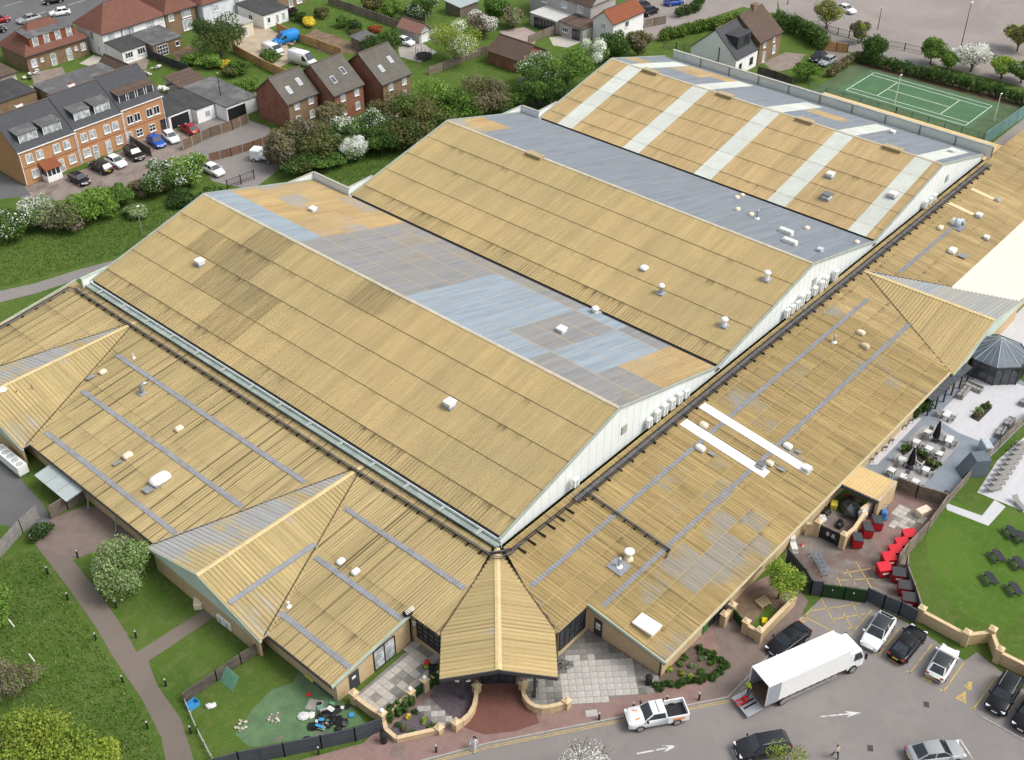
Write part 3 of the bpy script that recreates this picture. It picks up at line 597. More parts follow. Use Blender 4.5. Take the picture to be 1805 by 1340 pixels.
def round_cowl(pl, u, v, label, r=.4, h=.7, mat=gal, cap=plastic_white):
    p = on(pl, u, v); t = thing('round_cowl', label, 'roof cowl', p, 0, 'round roof cowls')
    MB().cbox(0, 0, -.15, r*2.6, r*2.6, .28).build('base', m_flash, t); MB().cyl(0, 0, .1, h, r*.75, n=14).build('stack', mat, t)
    MB().lathe(0, 0, [(r*.8, h), (r*1.05, h+.06), (r*1.05, h+.2), (r*.8, h+.34), (r*.3, h+.4)]).build('hood', cap, t, True); return t
def flue(pl, u, v, label, h=1.0, r=.1, mat=gal, top=True):
    p = on(pl, u, v); t = thing('flue_pipe', label, 'flue', p, 0, 'flue pipes'); MB().lathe(0, 0, [(r*3, -.1), (r*2.6, .1), (r*1.2, .25)], 12).build('flashing_cone', plastic_white, t)
    MB().cyl(0, 0, .1, h, r, n=10).build('pipe', mat, t)
    if top: MB().lathe(0, 0, [(r*1.2, h+.02), (r*1.4, h+.06), (r*.4, h+.2)], 10).build('cap', mat, t)
    return t
def mushroom(pl, u, v, label, r=.42, h=.85, mat=plastic_cream):
    p = on(pl, u, v); t = thing('mushroom_vent', label, 'roof vent', p, 0, 'mushroom vents'); MB().lathe(0, 0, [(.5, -.1), (.4, .12), (.3, .3)], 12).build('flashing_cone', plastic_cream, t)
    MB().cyl(0, 0, .1, h, .24, n=12).build('stack', mat, t); MB().lathe(0, 0, [(r, h), (r*1.05, h+.08), (r*.8, h+.18), (r*.2, h+.24)], 14).build('cap', plastic_white, t, True); return t
square_vent('n1', 353, 466, 'white square vent on the near hall roof, towards its back end', 1.15)
square_vent('n1', 793, 716, 'white square vent in the middle of the near hall roof', 1.2)
square_vent('d1', 552, 373, 'white square vent on the yellow end of the near hall far slope')
square_vent('d1', 990, 586, 'white square vent amid a tan halo on the blue-grey slope', 1.1)
round_cowl('d1', 1049, 552, 'white round cowl beside the dark valley gutter', .45, .5, plastic_white)
dome_vent('n2', 1135, 475, 'grey-based white dome on the middle hall roof, leftmost there', 1.0, .9, 0, plastic_white)
round_cowl('n2', 1165, 517, 'galvanised cylinder cowl on the middle hall roof', .38, .9)
round_cowl('n2', 1276, 574, 'white domed cowl on the middle hall roof nearest the gutter', .42, .7, plastic_white)
round_cowl('n2', 1351, 493, 'white domed cowl on the middle hall roof nearest the gable', .42, .8, plastic_white)
for k, (u, v, s) in enumerate([(1299, 350, .8), (1308, 346, .7), (1300, 371, .8), (1324, 380, .8), (1422, 404, .8), (1510, 429, .75)]):
    dome_vent('d2', u, v, '%s small cream dome along the middle hall blue slope, counted from the left' % ORD[k], s, s*.8, 0, plastic_cream)
flue('d2', 1334, 386, 'short steel flue on the middle hall blue slope', 1.2, .14)
for u, v, lab in ((1385, 412, 'upper of two long white boxes on the blue slope'), (1392, 430, 'lower of two long white boxes on the blue slope')):
    p = on('d2', u, v); t = thing('fan_housing', lab, 'fan housing', p, -R(90), 'long white roof boxes'); MB().rbox(0, 0, -.1, 1.9, .7, .75, .08).build('housing', plastic_white, t)
    for k in (-.6, 0, .6): MB().box(k-.03, -.37, .5, k+.03, .37, .665).build('strap', gal, t)
square_vent('d2', 1445, 444, 'blue-grey square vent near the middle hall gable', .8, M('blue_grey_plastic', (.45, .53, .60), .1, 2))
square_vent('n3', 1463, 312, 'white square vent between two white rooflight strips on the far hall', 1.1)
t = square_vent('n3', 1457, 350, 'large open-topped square vent with dark grille on the far hall', 1.35, M('grille_grey', (.16, .17, .17), .2, 3))
square_vent('n3', 1573, 347, 'white square vent beside the last white rooflight strip of the far hall', 1.15)
square_vent('d3', 1573, 236, 'white square vent on the far hall back slope, left of two', .8)
square_vent('d3', 1677, 269, 'white square vent on the far hall back slope, right of two', .9)
dome_vent('l', 182, 658, 'cream dome beside the valley of the left cross gable', .9, .65, R(180), plastic_cream, (1.4, -.3, 1.0, .5))
dome_vent('l', 226, 806, 'cream dome on the left wing with grey patches either side', 1.1, .75, 0, plastic_cream, (-1.3, 0, .9, .45))
dome_vent('l', 316, 758, 'smaller cream dome on the left wing between two grey strips', .95, .65, 0, plastic_cream, (1.3, 0, .8, .45))
dome_vent('l', 283, 848, 'big cream hood on the left wing, largest there', 2.2, 1.35, 0, plastic_white, (-1.6, -.2, .9, 1.0))
dome_vent('l', 601, 992, 'left of two cream domes close together near the porch', .85, .6, 0, plastic_white, (.9, 0, .5, .35))
dome_vent('l', 627, 1010, 'right of two cream domes close together near the porch', .85, .6, 0, plastic_white, (.9, 0, .5, .35))
flue('l', 236, 632, 'thin white pipe stub leaning on the left wing', .7, .07, plastic_white, False)
flue('l', 509, 1070, 'short white pipe on the left wing by the cross gable', .55, .1, plastic_white)
p = on('l', 250, 694); t = thing('gooseneck_duct', 'galvanised gooseneck duct on the left wing', 'duct', p)
MB().cbox(0, 0, -.15, .8, .8, .3).build('base', m_flash, t); MB().tube([(0, 0, .1), (0, 0, .8), (.1, .0, 1.05), (.4, -.1, 1.2), (.75, -.2, 1.1)], [.22, .22, .22, .22, .25], 12).build('duct', gal, t, True)
mushroom('l', 12, 712, 'tall cream mushroom flue on the left cross gable', .5, 1.9)
flue('l', 36, 712, 'thin rusty pole rising from a white cone, left of two', 1.7, .05, M('rusty_pipe', (.20, .15, .10), .3))
flue('l', 62, 702, 'thin rusty pole rising from a white cone, right of two', 1.7, .05, M('rusty_pipe'))
dome_vent('l', 143, 638, 'cream dome on the left cross gable slope', .9, .65, 0, plastic_cream)
dome_vent('f', 1240, 752, 'pale dome between the two white walkway strips', 1.0, .75, -R(90), plastic_cream)
dome_vent('f', 1234, 793, 'pale dome below the left white walkway strip', 1.1, .75, -R(90), plastic_white, (1.3, .2, .9, .4))
dome_vent('f', 1388, 789, 'pale dome above the right white walkway strip', 1.0, .7, -R(90), plastic_white, (1.2, .1, .7, .4))
dome_vent('f', 1356, 819, 'pale dome between the lower ends of the white strips', .9, .65, -R(90), plastic_cream, (1.3, .1, .9, .4))
square_vent('f', 1421, 830, 'white square vent at the lower end of the right white strip', .9)
square_vent('f', 1341, 824, 'square vent with dark open top at the lower end of the left white strip', .9, M('grille_grey'))
p = on('f', 1140, 1106); t = thing('roof_hatch', 'large white rectangular hatch near the front corner of the roof', 'roof hatch', p); MB().cbox(0, 0, -.2, 1.3, 2.0, .6).build('curb', plastic_cream, t); MB().rbox(0, 0, .4, 1.55, 2.25, .12, .06).build('lid', plastic_white, t)
t = flue('f', 1091, 1000, 'steel flue on a grey patch near the front corner', 1.1, .14); MB().slab([(-.85, -.85, .14-.85*KF), (.85, -.85, .14-.85*KF), (.85, .85, .14+.85*KF), (-.85, .85, .14+.85*KF)], .03).build('flashing', m_strip, t)
mushroom('f', 1108, 985, 'cream mushroom vent just above the steel flue', .5, .9)
dome_vent('f', 1517, 589, 'upper of two cream domes left of the front cross gable', 1.0, .7, -R(90), plastic_cream)
dome_vent('f', 1524, 613, 'lower of two cream domes, with a dark top, left of the front cross gable', 1.1, .75, -R(90), M('dirty_cream', (.50, .42, .30), .3, 2))
flue('f', 1470, 604, 'short steel flue left of the front cross gable', .9, .12)
dome_vent('f', 1678, 445, 'white dome on a dark-stained patch of the far front wing', 1.3, 1.0, 0, plastic_white, (0, -1.4, 1.0, 1.2))
square_vent('f', 1725, 383, 'white square vent at the end of a cream walkway strip', .9)
square_vent('f', 1738, 422, 'small white vent beside the cream membrane', .8)
square_vent('f', 1758, 355, 'grey square vent at the end of the farther cream strip', .7, gal)
dome_vent('f', 1657, 404, 'small cream dome near the blue extractor', 1.0, .7, 0, plastic_cream)
p = on('f', 1686, 400); t = thing('roof_extractor', 'blue-grey extractor fan with ductwork on the far front wing', 'extractor fan', p); bm = M('blue_grey_plastic')
MB().cbox(0, 0, -.1, 1.9, 1.9, .25).build('base', m_strip, t); MB().cyl(0, 0, .1, 1.1, .5, .42, 14).build('fan_drum', bm, t, True); MB().tube([(0, 0, .7), (.7, -.3, .8), (.9, -.5, .3)], .3, 10).build('duct', bm, t, True); MB().lathe(0, .5, [(.4, .2), (.42, .9), (.2, 1.1)]).build('cowl', plastic_white, t, True)
# white walkway strips (ribbed over the roof) and the small cream ones further on
def walk(u0, v0, u1, v1, w, label, mat):
    a, b = on('f', u0, v0), on('f', u1, v1); x = (a.x+b.x)/2; y0, y1 = min(a.y, b.y), max(a.y, b.y)
    o = MB().slab([(x-w/2, y0, zf(y0)+.12), (x+w/2, y0, zf(y0)+.12), (x+w/2, y1, zf(y1)+.12), (x-w/2, y1, zf(y1)+.12)], .05).build('walkway_strip', mat); tag(o, label, 'roof walkway', 'pale strips on the roof')
mw = M('white_walkway', (.82, .81, .78), .04, .6, .7)
walk(1235, 717, 1430, 832, 1.15, 'longer white strip across the front wing roof, the right one', mw); walk(1204, 745, 1352, 838, 1.25, 'shorter white strip across the front wing roof, the left one', mw)
mc = M('cream_walkway', (.66, .53, .33), .08, .6)
walk(1660, 352, 1715, 380, .75, 'nearer cream strip on the far front wing', mc); walk(1712, 334, 1752, 352, .75, 'farther cream strip on the far front wing', mc)
# air conditioners
def make_ac():
    t = thing('air_conditioner', '', 'air conditioner')
    MB().rbox(0, 0, 0, .95, .38, 1.25, .03).build('casing', M('ac_white', (.78, .79, .77), .04, 2, .5), t)
    for z in (.36, .88):
        MB().tube([(0, -.19, z), (0, -.215, z)], .25, 16).build('fan_grille', M('ac_grille', (.42, .43, .43), .1, 8), t)
    MB().box(-.42, -.20, -.12, -.36, .34, -.01).build('bracket', gal, t); MB().box(.36, -.20, -.12, .42, .34, -.01).build('bracket', gal, t); return t
ac0 = make_ac(); used = False
def ac(u, v, label, grp, y=-.5, z=None, sc=1.0, rz=0):
    global used
    p = plane_hit(u, v, (0, y, 0), (0, 1, 0)); o = ac0 if not used else copy_tree(ac0); used = True
    o.location = (p.x, y, (p.z-.6*sc) if z is None else z); o.scale = (.8, 1, sc); o['label'] = label; o['group'] = grp; o.rotation_euler.z = rz
for k, (u, v) in enumerate([(1145, 745), (1159, 733), (1172, 722), (1185, 712), (1198, 702), (1210, 694)]): ac(u, v, '%s white air conditioner from the left in the row of six on the near gable' % ORD[k], 'air conditioners on the near gable', sc=.8 if k in (0, 5) else 1.05)
ac(1015, 850, 'single white air conditioner at the low end of the near gable', 'air conditioners on the near gable', -.7, sc=.75)
for k, (u, v) in enumerate([(1388, 552), (1397, 545), (1406, 538), (1414, 529), (1424, 522), (1437, 513), (1448, 505), (1456, 497), (1473, 486)]): ac(u, v, '%s white air conditioner from the left along the middle gable' % ORD[k], 'air conditioners on the middle gable', sc=1.15 if k in (3, 6, 7, 8) else .85)
for k, (u, v) in enumerate([(1632, 360), (1640, 355), (1647, 349)]): ac(u, v, '%s white air conditioner from the left on the far gable' % ORD[k], 'air conditioners on the far gable', sc=.85)
# pipe runs carried on black feet
m_pipe = M('black_pipe_insulation', (.030, .030, .034), .3, 1.5, .6, second=(.10, .10, .11), thr=(.55, .7)); m_pipe2 = M('grey_pipe', (.13, .13, .14), .3, 1.2, .5)
def pipe_run(name, label, pts, offs, feet, r=.07, foot=(.9, .16)):
    t = thing(name, label, 'pipe run')
    for o, m in offs: MB().tube([Vector(p)+Vector(o) for p in pts], r, 6).build('pipe', m, t)
    me = None
    for p, rz in feet:
        if me is None:
            k = MB().cbox(0, 0, -.28, foot[0], foot[1], .16); k.cbox(0, 0, -.13, foot[0]*.8, .06, .06); me = k.mesh('foot', rubber)
        obj('foot', me, t, p, rz)
    return t
zr = zf(-1.7)+.36
offs = [((0, -.42, 0), m_pipe), ((0, -.2, 0), m_pipe), ((0, 0, .02), m_pipe2), ((0, .22, 0), m_pipe), ((0, .42, 0), m_pipe), ((0, .1, .14), m_pipe2)]
pipe_run('pipe_run', 'long bundle of black pipes on feet along the gable walls', [(9, -1.8, zr), (40, -1.7, zr), (75, -1.75, zr), (104, -1.7, zr)], offs, [((10+k*1.9, -1.75, zr-.08), R(90)) for k in range(50)], foot=(1.2, .12))
pipe_run('pipe_run', 'pair of black pipes on feet from the hall corner to the first air conditioner', [(-.6, -1.2, zr+.08), (0.2, -1.6, zr), (9, -1.75, zr)], [((0, -.1, 0), m_pipe), ((0, .15, 0), m_pipe)], [((.8+k*1.4, -2.0, zr-.08), R(90)) for k in range(6)], foot=(1.2, .16))
a, b = on('f', 1025, 868), on('f', 1180, 975); pts = [(a.x, -2.0, zr), (a.x+.1, a.y, zf(a.y)+.3), (b.x, b.y, zf(b.y)+.3), (b.x-1.0, b.y-.25, zf(b.y)+.3)]
pipe_run('pipe_run', 'black pipe branch running down the front wing roof', pts, [((0, 0, 0), m_pipe), ((.2, 0, 0), m_pipe2)], [(Vector((a.x, 0, 0)).lerp(Vector((b.x, 0, 0)), k/7)+Vector((.1, -2.6-(k*(-b.y-2.8)/7), zf(-2.6-(k*(-b.y-2.8)/7))+.2)), 0) for k in range(8)], foot=(.6, .14))
zc = zl(-1.9)+.34
pipe_run('pipe_run', 'dark pipe pair along the hall eave over the left wing', [(-.6, -1.2, zc+.05), (-1.7, -.2, zc), (-1.95, 20, zc), (-1.9, 45, zc), (-1.9, 67.6, zc)], [((-.12, 0, 0), m_pipe), ((.1, 0, 0), m_pipe), ((0, 0, .12), m_pipe2)], [((-1.92, .6+k*1.6, zc-.08), 0) for k in range(42)], foot=(.5, .12))
pipe_run('pipe_run', 'dark pipes along the back edge of the left wing roof', [(-1.9, 67.6, zc), (-2.2, 68.7, zc), (-8, 68.9, zl(-8)+.3), (-20, 68.9, zl(-20)+.3)], [((0, 0, 0), m_pipe), ((0, -.25, 0), m_pipe2)], [((-3-k*1.9, 68.8, zl(-3-k*1.9)+.22), 0) for k in range(9)], foot=(.3, .5))
pipe_run('pipe_run', 'black cable looping along the eave gutter edge', [(-.62, -.5, 5.35), (-.9, 5, 5.32), (-1.0, 20, 5.3), (-.9, 40, 5.33), (-1.0, 60, 5.3), (-1.4, 67.5, 5.2)], [((0, 0, 0), m_pipe)], [], .035)
pipe_run('pipe_run', 'black cables gathered round the porch ridge corner', [(-1.9, .6, zc+.1), (-2.0, -.9, 5.25), (-1.5, -1.6, 5.3), (-.4, -1.9, 5.25), (1.0, -1.7, zr)], [((0, 0, 0), m_pipe), ((.15, .15, .05), m_pipe2)], [], .045)
# aerial, dish and CCTV by the porch
p = Vector((-10.9, 1.0, zl(-10.9))); t = thing('satellite_dish', 'black dish with white bracket and aerial on the wall top by the porch', 'satellite dish', p)
MB().beam((0, -.3, -.8), (0, -.3, .9), .06, .06).build('mast', gal, t); MB().lathe(0, 0, [(.05, 0), (.3, .06), (.45, .16)], 16).build('dish', black_paint, t, True); d_ = t.children[-1]; d_.rotation_euler = (R(70), 0, R(-30)); d_.location = (0, -.45, -.1)
for k in (-.3, 0, .3): MB().beam((-.5, -.3+k*.3, .8+k*.4), (.5, -.3+k*.3, .75+k*.4), .05, .05).build('aerial_rod', plastic_white, t)
MB().beam((.2, -.35, -.9), (.5, -.6, -.95), .14, .14).build('camera', plastic_white, t)
# ------------------------------------------------------------------ neighbouring houses
def tile(name, c, v=.25): return brick_mat(name, c, sc3(c, .8), sc3(c, .5), .3, .17, True, .5, .012, v)
slate = tile('slate_tiles', (.085, .088, .095), .2); slate_old = tile('mossy_grey_tiles', (.155, .145, .125), .35); red_tile = tile('red_brown_tiles', (.20, .095, .07), .3)
brown_tile = tile('brown_tiles', (.135, .095, .075), .3); orange_tile = tile('orange_red_tiles', (.27, .095, .05), .25); felt = M('roof_felt', (.115, .115, .115), .25, .5, .9, second=(.17, .17, .165)); felt_dark = M('black_felt', (.06, .06, .062), .3, .6, .9)
def win(par, face, x0, y0, x1, y1, s, z, w, h, nx=2, nz=1, pane=glass_pale, frame=upvc, name='window'):
    """a window on one face of a box (x0..x1, y0..y1); s = centre along the face"""
    cx, cy, ux, uy, nx_, ny_ = {'F': (x0+s, y0, 1, 0, 0, -1), 'B': (x0+s, y1, 1, 0, 0, 1), 'L': (x0, y0+s, 0, 1, -1, 0), 'R': (x1, y0+s, 0, 1, 1, 0)}[face]
    P = lambda a, o, zz: (cx+ux*a+nx_*o, cy+uy*a+ny_*o, zz); f = MB(); t = .07
    for a, b in ((-w/2, -w/2+t), (w/2-t, w/2)): f.beam(P((a+b)/2, .04, z), P((a+b)/2, .04, z+h), t, .10, (nx_, ny_, 0))
    for zz in (z+t/2, z+h-t/2): f.beam(P(-w/2, .04, zz), P(w/2, .04, zz), .10, t)
    for i in range(1, nx): a = -w/2+w*i/nx; f.beam(P(a, .04, z+t), P(a, .04, z+h-t), .06, .10, (nx_, ny_, 0))
    for j in range(1, nz): zz = z+h*j/nz; f.beam(P(-w/2, .04, zz), P(w/2, .04, zz), .10, .06)
    o = f.build(name, frame, par); MB().beam(P(-w/2+t*.5, .02, z+h/2), P(w/2-t*.5, .02, z+h/2), .02, h-t).build('pane', pane, o)
    if name == 'window': MB().beam(P(-w/2-.06, .08, z-.04), P(w/2+.06, .08, z-.04), .18, .07).build('sill', frame, o)
    return o
def house(name, label, x0, y0, x1, y1, he, zr, kind, wall, roofm, wins=(), over=.3, cat='house', grp=None, hip=.5, gablewall=None):
    t = thing(name, label, cat, ((x0+x1)/2, (y0+y1)/2, 0), 0, grp); cx, cy = (x0+x1)/2, (y0+y1)/2
    X0, Y0, X1, Y1 = x0-cx, y0-cy, x1-cx, y1-cy; w = MB()
    if kind == 'gx': w.add([(X0,Y0,0),(X1,Y0,0),(X1,Y1,0),(X0,Y1,0),(X0,Y0,he),(X1,Y0,he),(X1,Y1,he),(X0,Y1,he),(X0,0,zr-.08),(X1,0,zr-.08)], [(0,1,5,4),(1,2,6,9,5),(2,3,7,6),(3,0,4,8,7)])
    elif kind == 'gy': w.add([(X0,Y0,0),(X1,Y0,0),(X1,Y1,0),(X0,Y1,0),(X0,Y0,he),(X1,Y0,he),(X1,Y1,he),(X0,Y1,he),(0,Y0,zr-.08),(0,Y1,zr-.08)], [(0,1,5,8,4),(1,2,6,5),(2,3,7,9,6),(3,0,4,7)])
    else: w.box(X0, Y0, 0, X1, Y1, he)
    wo = w.build('wall', wall, t); r = MB(); o = over; th = .14
    if kind == 'gx':
        k = (zr-he)/(Y1-0); zl_ = he-o*k
        r.slab([(X0-o, Y0-o, zl_), (X1+o, Y0-o, zl_), (X1+o, 0, zr), (X0-o, 0, zr)], th); r.slab([(X0-o, Y1+o, zl_), (X1+o, Y1+o, zl_), (X1+o, 0, zr), (X0-o, 0, zr)], th)
        rid = ((X0-o, 0, zr+.03), (X1+o, 0, zr+.03))
    elif kind == 'gy':
        k = (zr-he)/(X1-0); zl_ = he-o*k
        r.slab([(X0-o, Y0-o, zl_), (X0-o, Y1+o, zl_), (0, Y1+o, zr), (0, Y0-o, zr)], th); r.slab([(X1+o, Y0-o, zl_), (X1+o, Y1+o, zl_), (0, Y1+o, zr), (0, Y0-o, zr)], th)
        rid = ((0, Y0-o, zr+.03), (0, Y1+o, zr+.03))
    elif kind == 'hip':
        q = min(Y1, X1)*hip*2; zl_ = he-.1; A = (X0-o, Y0-o, zl_), (X1+o, Y0-o, zl_), (X1+o, Y1+o, zl_), (X0-o, Y1+o, zl_)
        if X1-X0 >= Y1-Y0: a, b = (X0-o+q, 0, zr), (X1+o-q, 0, zr); r.slab([A[0], A[1], b, a], th).slab([A[2], A[3], a, b], th).slab([A[3], A[0], a], th).slab([A[1], A[2], b], th)
        else: a, b = (0, Y0-o+q, zr), (0, Y1+o-q, zr); r.slab([A[0], A[1], a], th).slab([A[1], A[2], b, a], th).slab([A[2], A[3], b], th).slab([A[3], A[0], a, b], th)
        rid = (a, b)
    else:                                             # flat, or mono-pitch rising to zr at the back
        r.slab([(X0-o, Y0-o, he+.1), (X1+o, Y0-o, he+.1), (X1+o, Y1+o, zr+.1), (X0-o, Y1+o, zr+.1)], .16); rid = None
        if zr > he+.3: [MB().add([(xx, Y0, he), (xx, Y1, he), (xx, Y1, zr-.1)], [(0, 1, 2)]).build('side_wall', wall, t) for xx in (X0, X1)]
    ro = r.build('roof', roofm, t)
    if rid: MB().tube(rid, .13, 6).build('ridge_tiles', M('ridge_'+roofm.name, (.12, .09, .08), .2, 2), ro)
    if kind != 'flat':
        MB().box(X0-o, Y0-o-.1, he-.25, X1+o, Y0-o, he-.12).build('gutter', upvc if he > 5.3 else dark_metal, t)
    for a in wins: win(t, a[0], X0, Y0, X1, Y1, *a[1:])
    return t, ro, (X0, Y0, X1, Y1)
def door(par, b, face, s, mat=upvc, w=.95, h=2.05, z=.05): return win(par, face, *b, s, z, w, h, 1, 2, glass_pale if mat is upvc else glass_dark, mat, 'door')
def dormer(ro, x, y, z, w, d, h, nwin, roofm, cheek, pane=glass_pale, wf=.44):
    """box dormer: front at (x, y), base z, roof running back level"""
    o = MB().box(x-w/2, y, z, x+w/2, y+d, z+h).build('dormer', cheek, ro)
    MB().slab([(x-w/2-.15, y-.2, z+h+.02), (x+w/2+.15, y-.2, z+h+.02), (x+w/2+.15, y+d+.6, z+h+.42), (x-w/2-.15, y+d+.6, z+h+.42)], .1).build('dormer_roof', roofm, ro)
    for i in range(nwin):
        ww = w/nwin; c = x-w/2+ww*(i+.5); f = MB()
        for zz in (z+.12, z+h-.1): f.box(c-ww*wf, y-.08, zz-.05, c+ww*wf, y-.005, zz+.05)
        for xx in (c-ww*wf, c+ww*wf): f.box(xx-.05, y-.085, z+.1, xx+.04, y-.004, z+h-.08)
        f.build('dormer_window', upvc, ro); MB().box(c-ww*(wf-.04), y-.04, z+.14, c+ww*(wf-.04), y-.012, z+h-.12).build('dormer_pane', pane, ro)
# brick terrace of three
TW = [(12.8, 22.2, 106.6, 5.5, 'left-hand unit of the orange brick terrace, with a red-roofed white porch'), (22.3, 30.7, 106.8, 5.8, 'middle unit of the orange brick terrace with two white doors'), (30.8, 38.3, 107.0, 6.05, 'right-hand unit of the orange brick terrace with four small dormers')]
for i, (x0, x1, y0, he, lab) in enumerate(TW):
    w = x1-x0; ws = [('F', w*f, 3.3, 1.15, 1.35, 2, 1, glass_pale if i < 2 else glass_dark) for f in (.16, .34, .64, .82)]
    if i == 0: ws += [('F', w*.2, .8, 1.2, 1.3), ('F', w*.86, .8, 1.2, 1.3)]
    elif i == 1: ws += [('F', w*.15, .8, 1.3, 1.3), ('F', w*.84, .9, 1.1, 1.3)]
    else: ws += [('F', w*.32, .8, 1.2, 1.2, 2, 2, glass_dark), ('F', w*.64, .8, 1.2, 1.2, 2, 2, glass_dark)]
    t, ro, b = house('terrace_house', lab, x0, y0, x1, y0+11, he, he+3.8, 'gx', orange_brick, slate, ws, .15, grp='orange brick terrace')
    for s in ((.66,) if i == 0 else (.33, .6) if i == 1 else (.08, .92)): door(t, b, 'F', w*s, upvc if i < 2 or s < .5 else dark_metal)
    MB().box(b[0], b[1]-.02, 2.55, b[2], b[1]-.003, 2.72).build('brick_band', M('red_band', (.30, .11, .06), .1), t)
    if i < 2:
        for f in (.28, .70): dormer(ro, b[0]+w*f, b[1]+1.0, he+.25, w*.33, 3.2, 1.75, 2, felt, slate)
    else:
        for f in (.17, .39, .61, .83): dormer(ro, b[0]+w*f, b[1]+1.0, he+.25, w*.19, 3.0, 1.6, 1, brown_tile, slate, glass_dark)
    if i < 2:
        c = MB().cbox(b[0]+w*.5, .3, he+3.5, 1.1, .6, .7).build('chimney', white_wall, ro)
        for k in (-.3, 0, .3): MB().cyl(b[0]+w*.5+k, .3, he+4.18, he+4.6, .12, .1, 8).build('chimney_pot', red_brick, ro)
    for xx in (b[0]+.1, b[2]-.1): MB().beam((xx, b[1]-.08, .1), (xx, b[1]-.08, he-.2), .08, .08).build('downpipe', upvc, t)
    if i == 0:
        px = b[0]+w*.42; MB().box(px-1.2, b[1]-1.7, 0, px+1.2, b[1]-.003, .9).build('porch_base', white_wall, t)
        for xx in (-1.05, -.35, .35, 1.05): MB().box(px+xx-.06, b[1]-1.66, .9, px+xx+.06, b[1]-1.56, 2.1).build('porch_mullion', upvc, t)
        MB().box(px-1.1, b[1]-1.6, .92, px+1.1, b[1]-.02, 2.08).build('porch_glazing', glass_dark, t); MB().slab([(px-1.4, b[1]-1.95, 2.1), (px+1.4, b[1]-1.95, 2.1), (px+1.4, b[1]-.005, 2.9), (px-1.4, b[1]-.005, 2.9)], .12).build('porch_roof', orange_tile, t)
# semis along the main road
t, ro, b = house('semi_detached_house', 'brown brick semi with red tiled hip roof and wide red dormer', 36, 145.2, 48.2, 154, 3.3, 7.2, 'hip', brown_brick, red_tile, [('F', 1.2, .9, 1.1, 1.4), ('F', 2.8, 1.4, .6, .7), ('F', 11.2, 1.1, 1.0, 1.3), ('F', 9.7, 1.5, .6, .7)], .4)
for s in (5.0, 8.2): door(t, b, 'F', s, upvc, 1.1, 2.2)
dormer(ro, 0, b[1]+.7, 3.75, 9.0, 3.6, 2.1, 4, felt, orange_tile, glass_pale, .22)
t, ro, b = house('semi_detached_house', 'long white rendered semi with red-brown hip roof', 49.2, 141.2, 62.6, 150, 4.6, 8.3, 'hip', white_wall, red_tile, [('F', 1.8, 2.9, 1.3, 1.2, 3), ('F', 5.6, 2.8, 2.0, 1.4, 3), ('F', 10.2, 2.8, 1.9, 1.4, 3), ('F', 12.6, 3.2, .6, .9, 1), ('L', 3.5, 2.6, 1.0, 1.5, 2, 1, glass_dark), ('L', 2.0, .6, .8, 1.2, 1), ('F', 2.0, .8, .7, 1.0, 1)], .4)
MB().beam((b[0]+4, b[1]-.1, .1), (b[0]+4, b[1]-.1, 4.5), .1, .1).build('downpipe', black_paint, t)
t, ro, b = house('semi_detached_house', 'tan brick house with tall bay windows joined to the white semi', 62.7, 141.0, 69.5, 150, 4.7, 8.3, 'hip', brown_brick, red_tile, [('F', 1.2, 3.0, 1.2, 1.3), ('F', 4.6, 2.9, 2.0, 1.5, 3), ('F', 4.6, .4, 2.2, 2.1, 3)], .4)
t, ro, b = house('house_extension', 'black-roofed rear extension of the white semi', 49.5, 136, 54.5, 141.1, 2.4, 2.9, 'flat', white_wall, felt_dark, [('F', 1.3, .9, 1.6, 1.1, 3, 1, glass_dark), ('F', 3.9, .9, 1.6, 1.2, 3, 1, glass_dark)], .2)
t, ro, b = house('house_extension', 'grey-roofed brick rear extension with white glazed doors', 54.8, 134.2, 61.0, 141.0, 2.5, 2.9, 'flat', brown_brick, felt, [('F', 5.2, 1.0, .9, .9, 1, 1, glass_dark)], .2)
win(t, 'F', *b, 1.9, .1, 2.4, 2.0, 4, 3, glass_dark, upvc, 'glazed_door')
house('house', 'tan brick house cut by the left edge of the picture', 18, 140.0, 31, 150, 3.4, 7.2, 'hip', cream_wall, brown_tile, [('F', 12.0, .8, 1.3, 1.5)], .4)
house('flat_roofed_store', 'grey flat-roofed store behind the terrace chimneys', 30.2, 127.8, 43.2, 133, 2.9, 3.0, 'flat', brown_brick, felt, over=.15, cat='outbuilding')
house('flat_roofed_store', 'dark flat-roofed store behind the terrace at the left edge', 16, 130.8, 29.4, 138.4, 2.9, 3.0, 'flat', brown_brick, felt_dark, over=.15, cat='outbuilding')
house('outbuilding', 'small brown-tiled outbuilding beside the black garden fence', 43.6, 125, 47.0, 134.5, 2.2, 3.6, 'gy', brown_brick, brown_tile, cat='outbuilding')
house('house', 'pale house wrapped in sheeting behind the dark garden tree', 70.2, 139.6, 82, 148, 4.8, 8, 'hip', M('white_sheeting', (.62, .65, .68), .2, .8, .6), red_tile, [('F', 3, 2.8, 1.4, 1.2), ('F', 8, 2.8, 1.4, 1.2)])
house('garden_room', 'cream garden room with white door beside the dark tree', 70.5, 130.2, 74.6, 136.5, 2.6, 2.7, 'flat', cream_wall, M('pale_felt', (.36, .36, .34), .15), [('F', 2.2, .1, .9, 2.0, 1, 1, glass_pale, upvc, 'door')], .15, 'outbuilding')
house('bungalow', 'white bungalow with flat black roof', 77.8, 131, 83.8, 139, 2.7, 3.1, 'flat', white_wall, felt_dark, [('F', 1.2, .9, .7, 1.1, 1, 1, glass_dark), ('F', 3.3, .3, .7, 1.7, 1), ('F', 4.8, .3, .7, 1.7, 1), ('L', 4, .9, 1.2, 1.0, 2, 1, glass_dark)], .25)
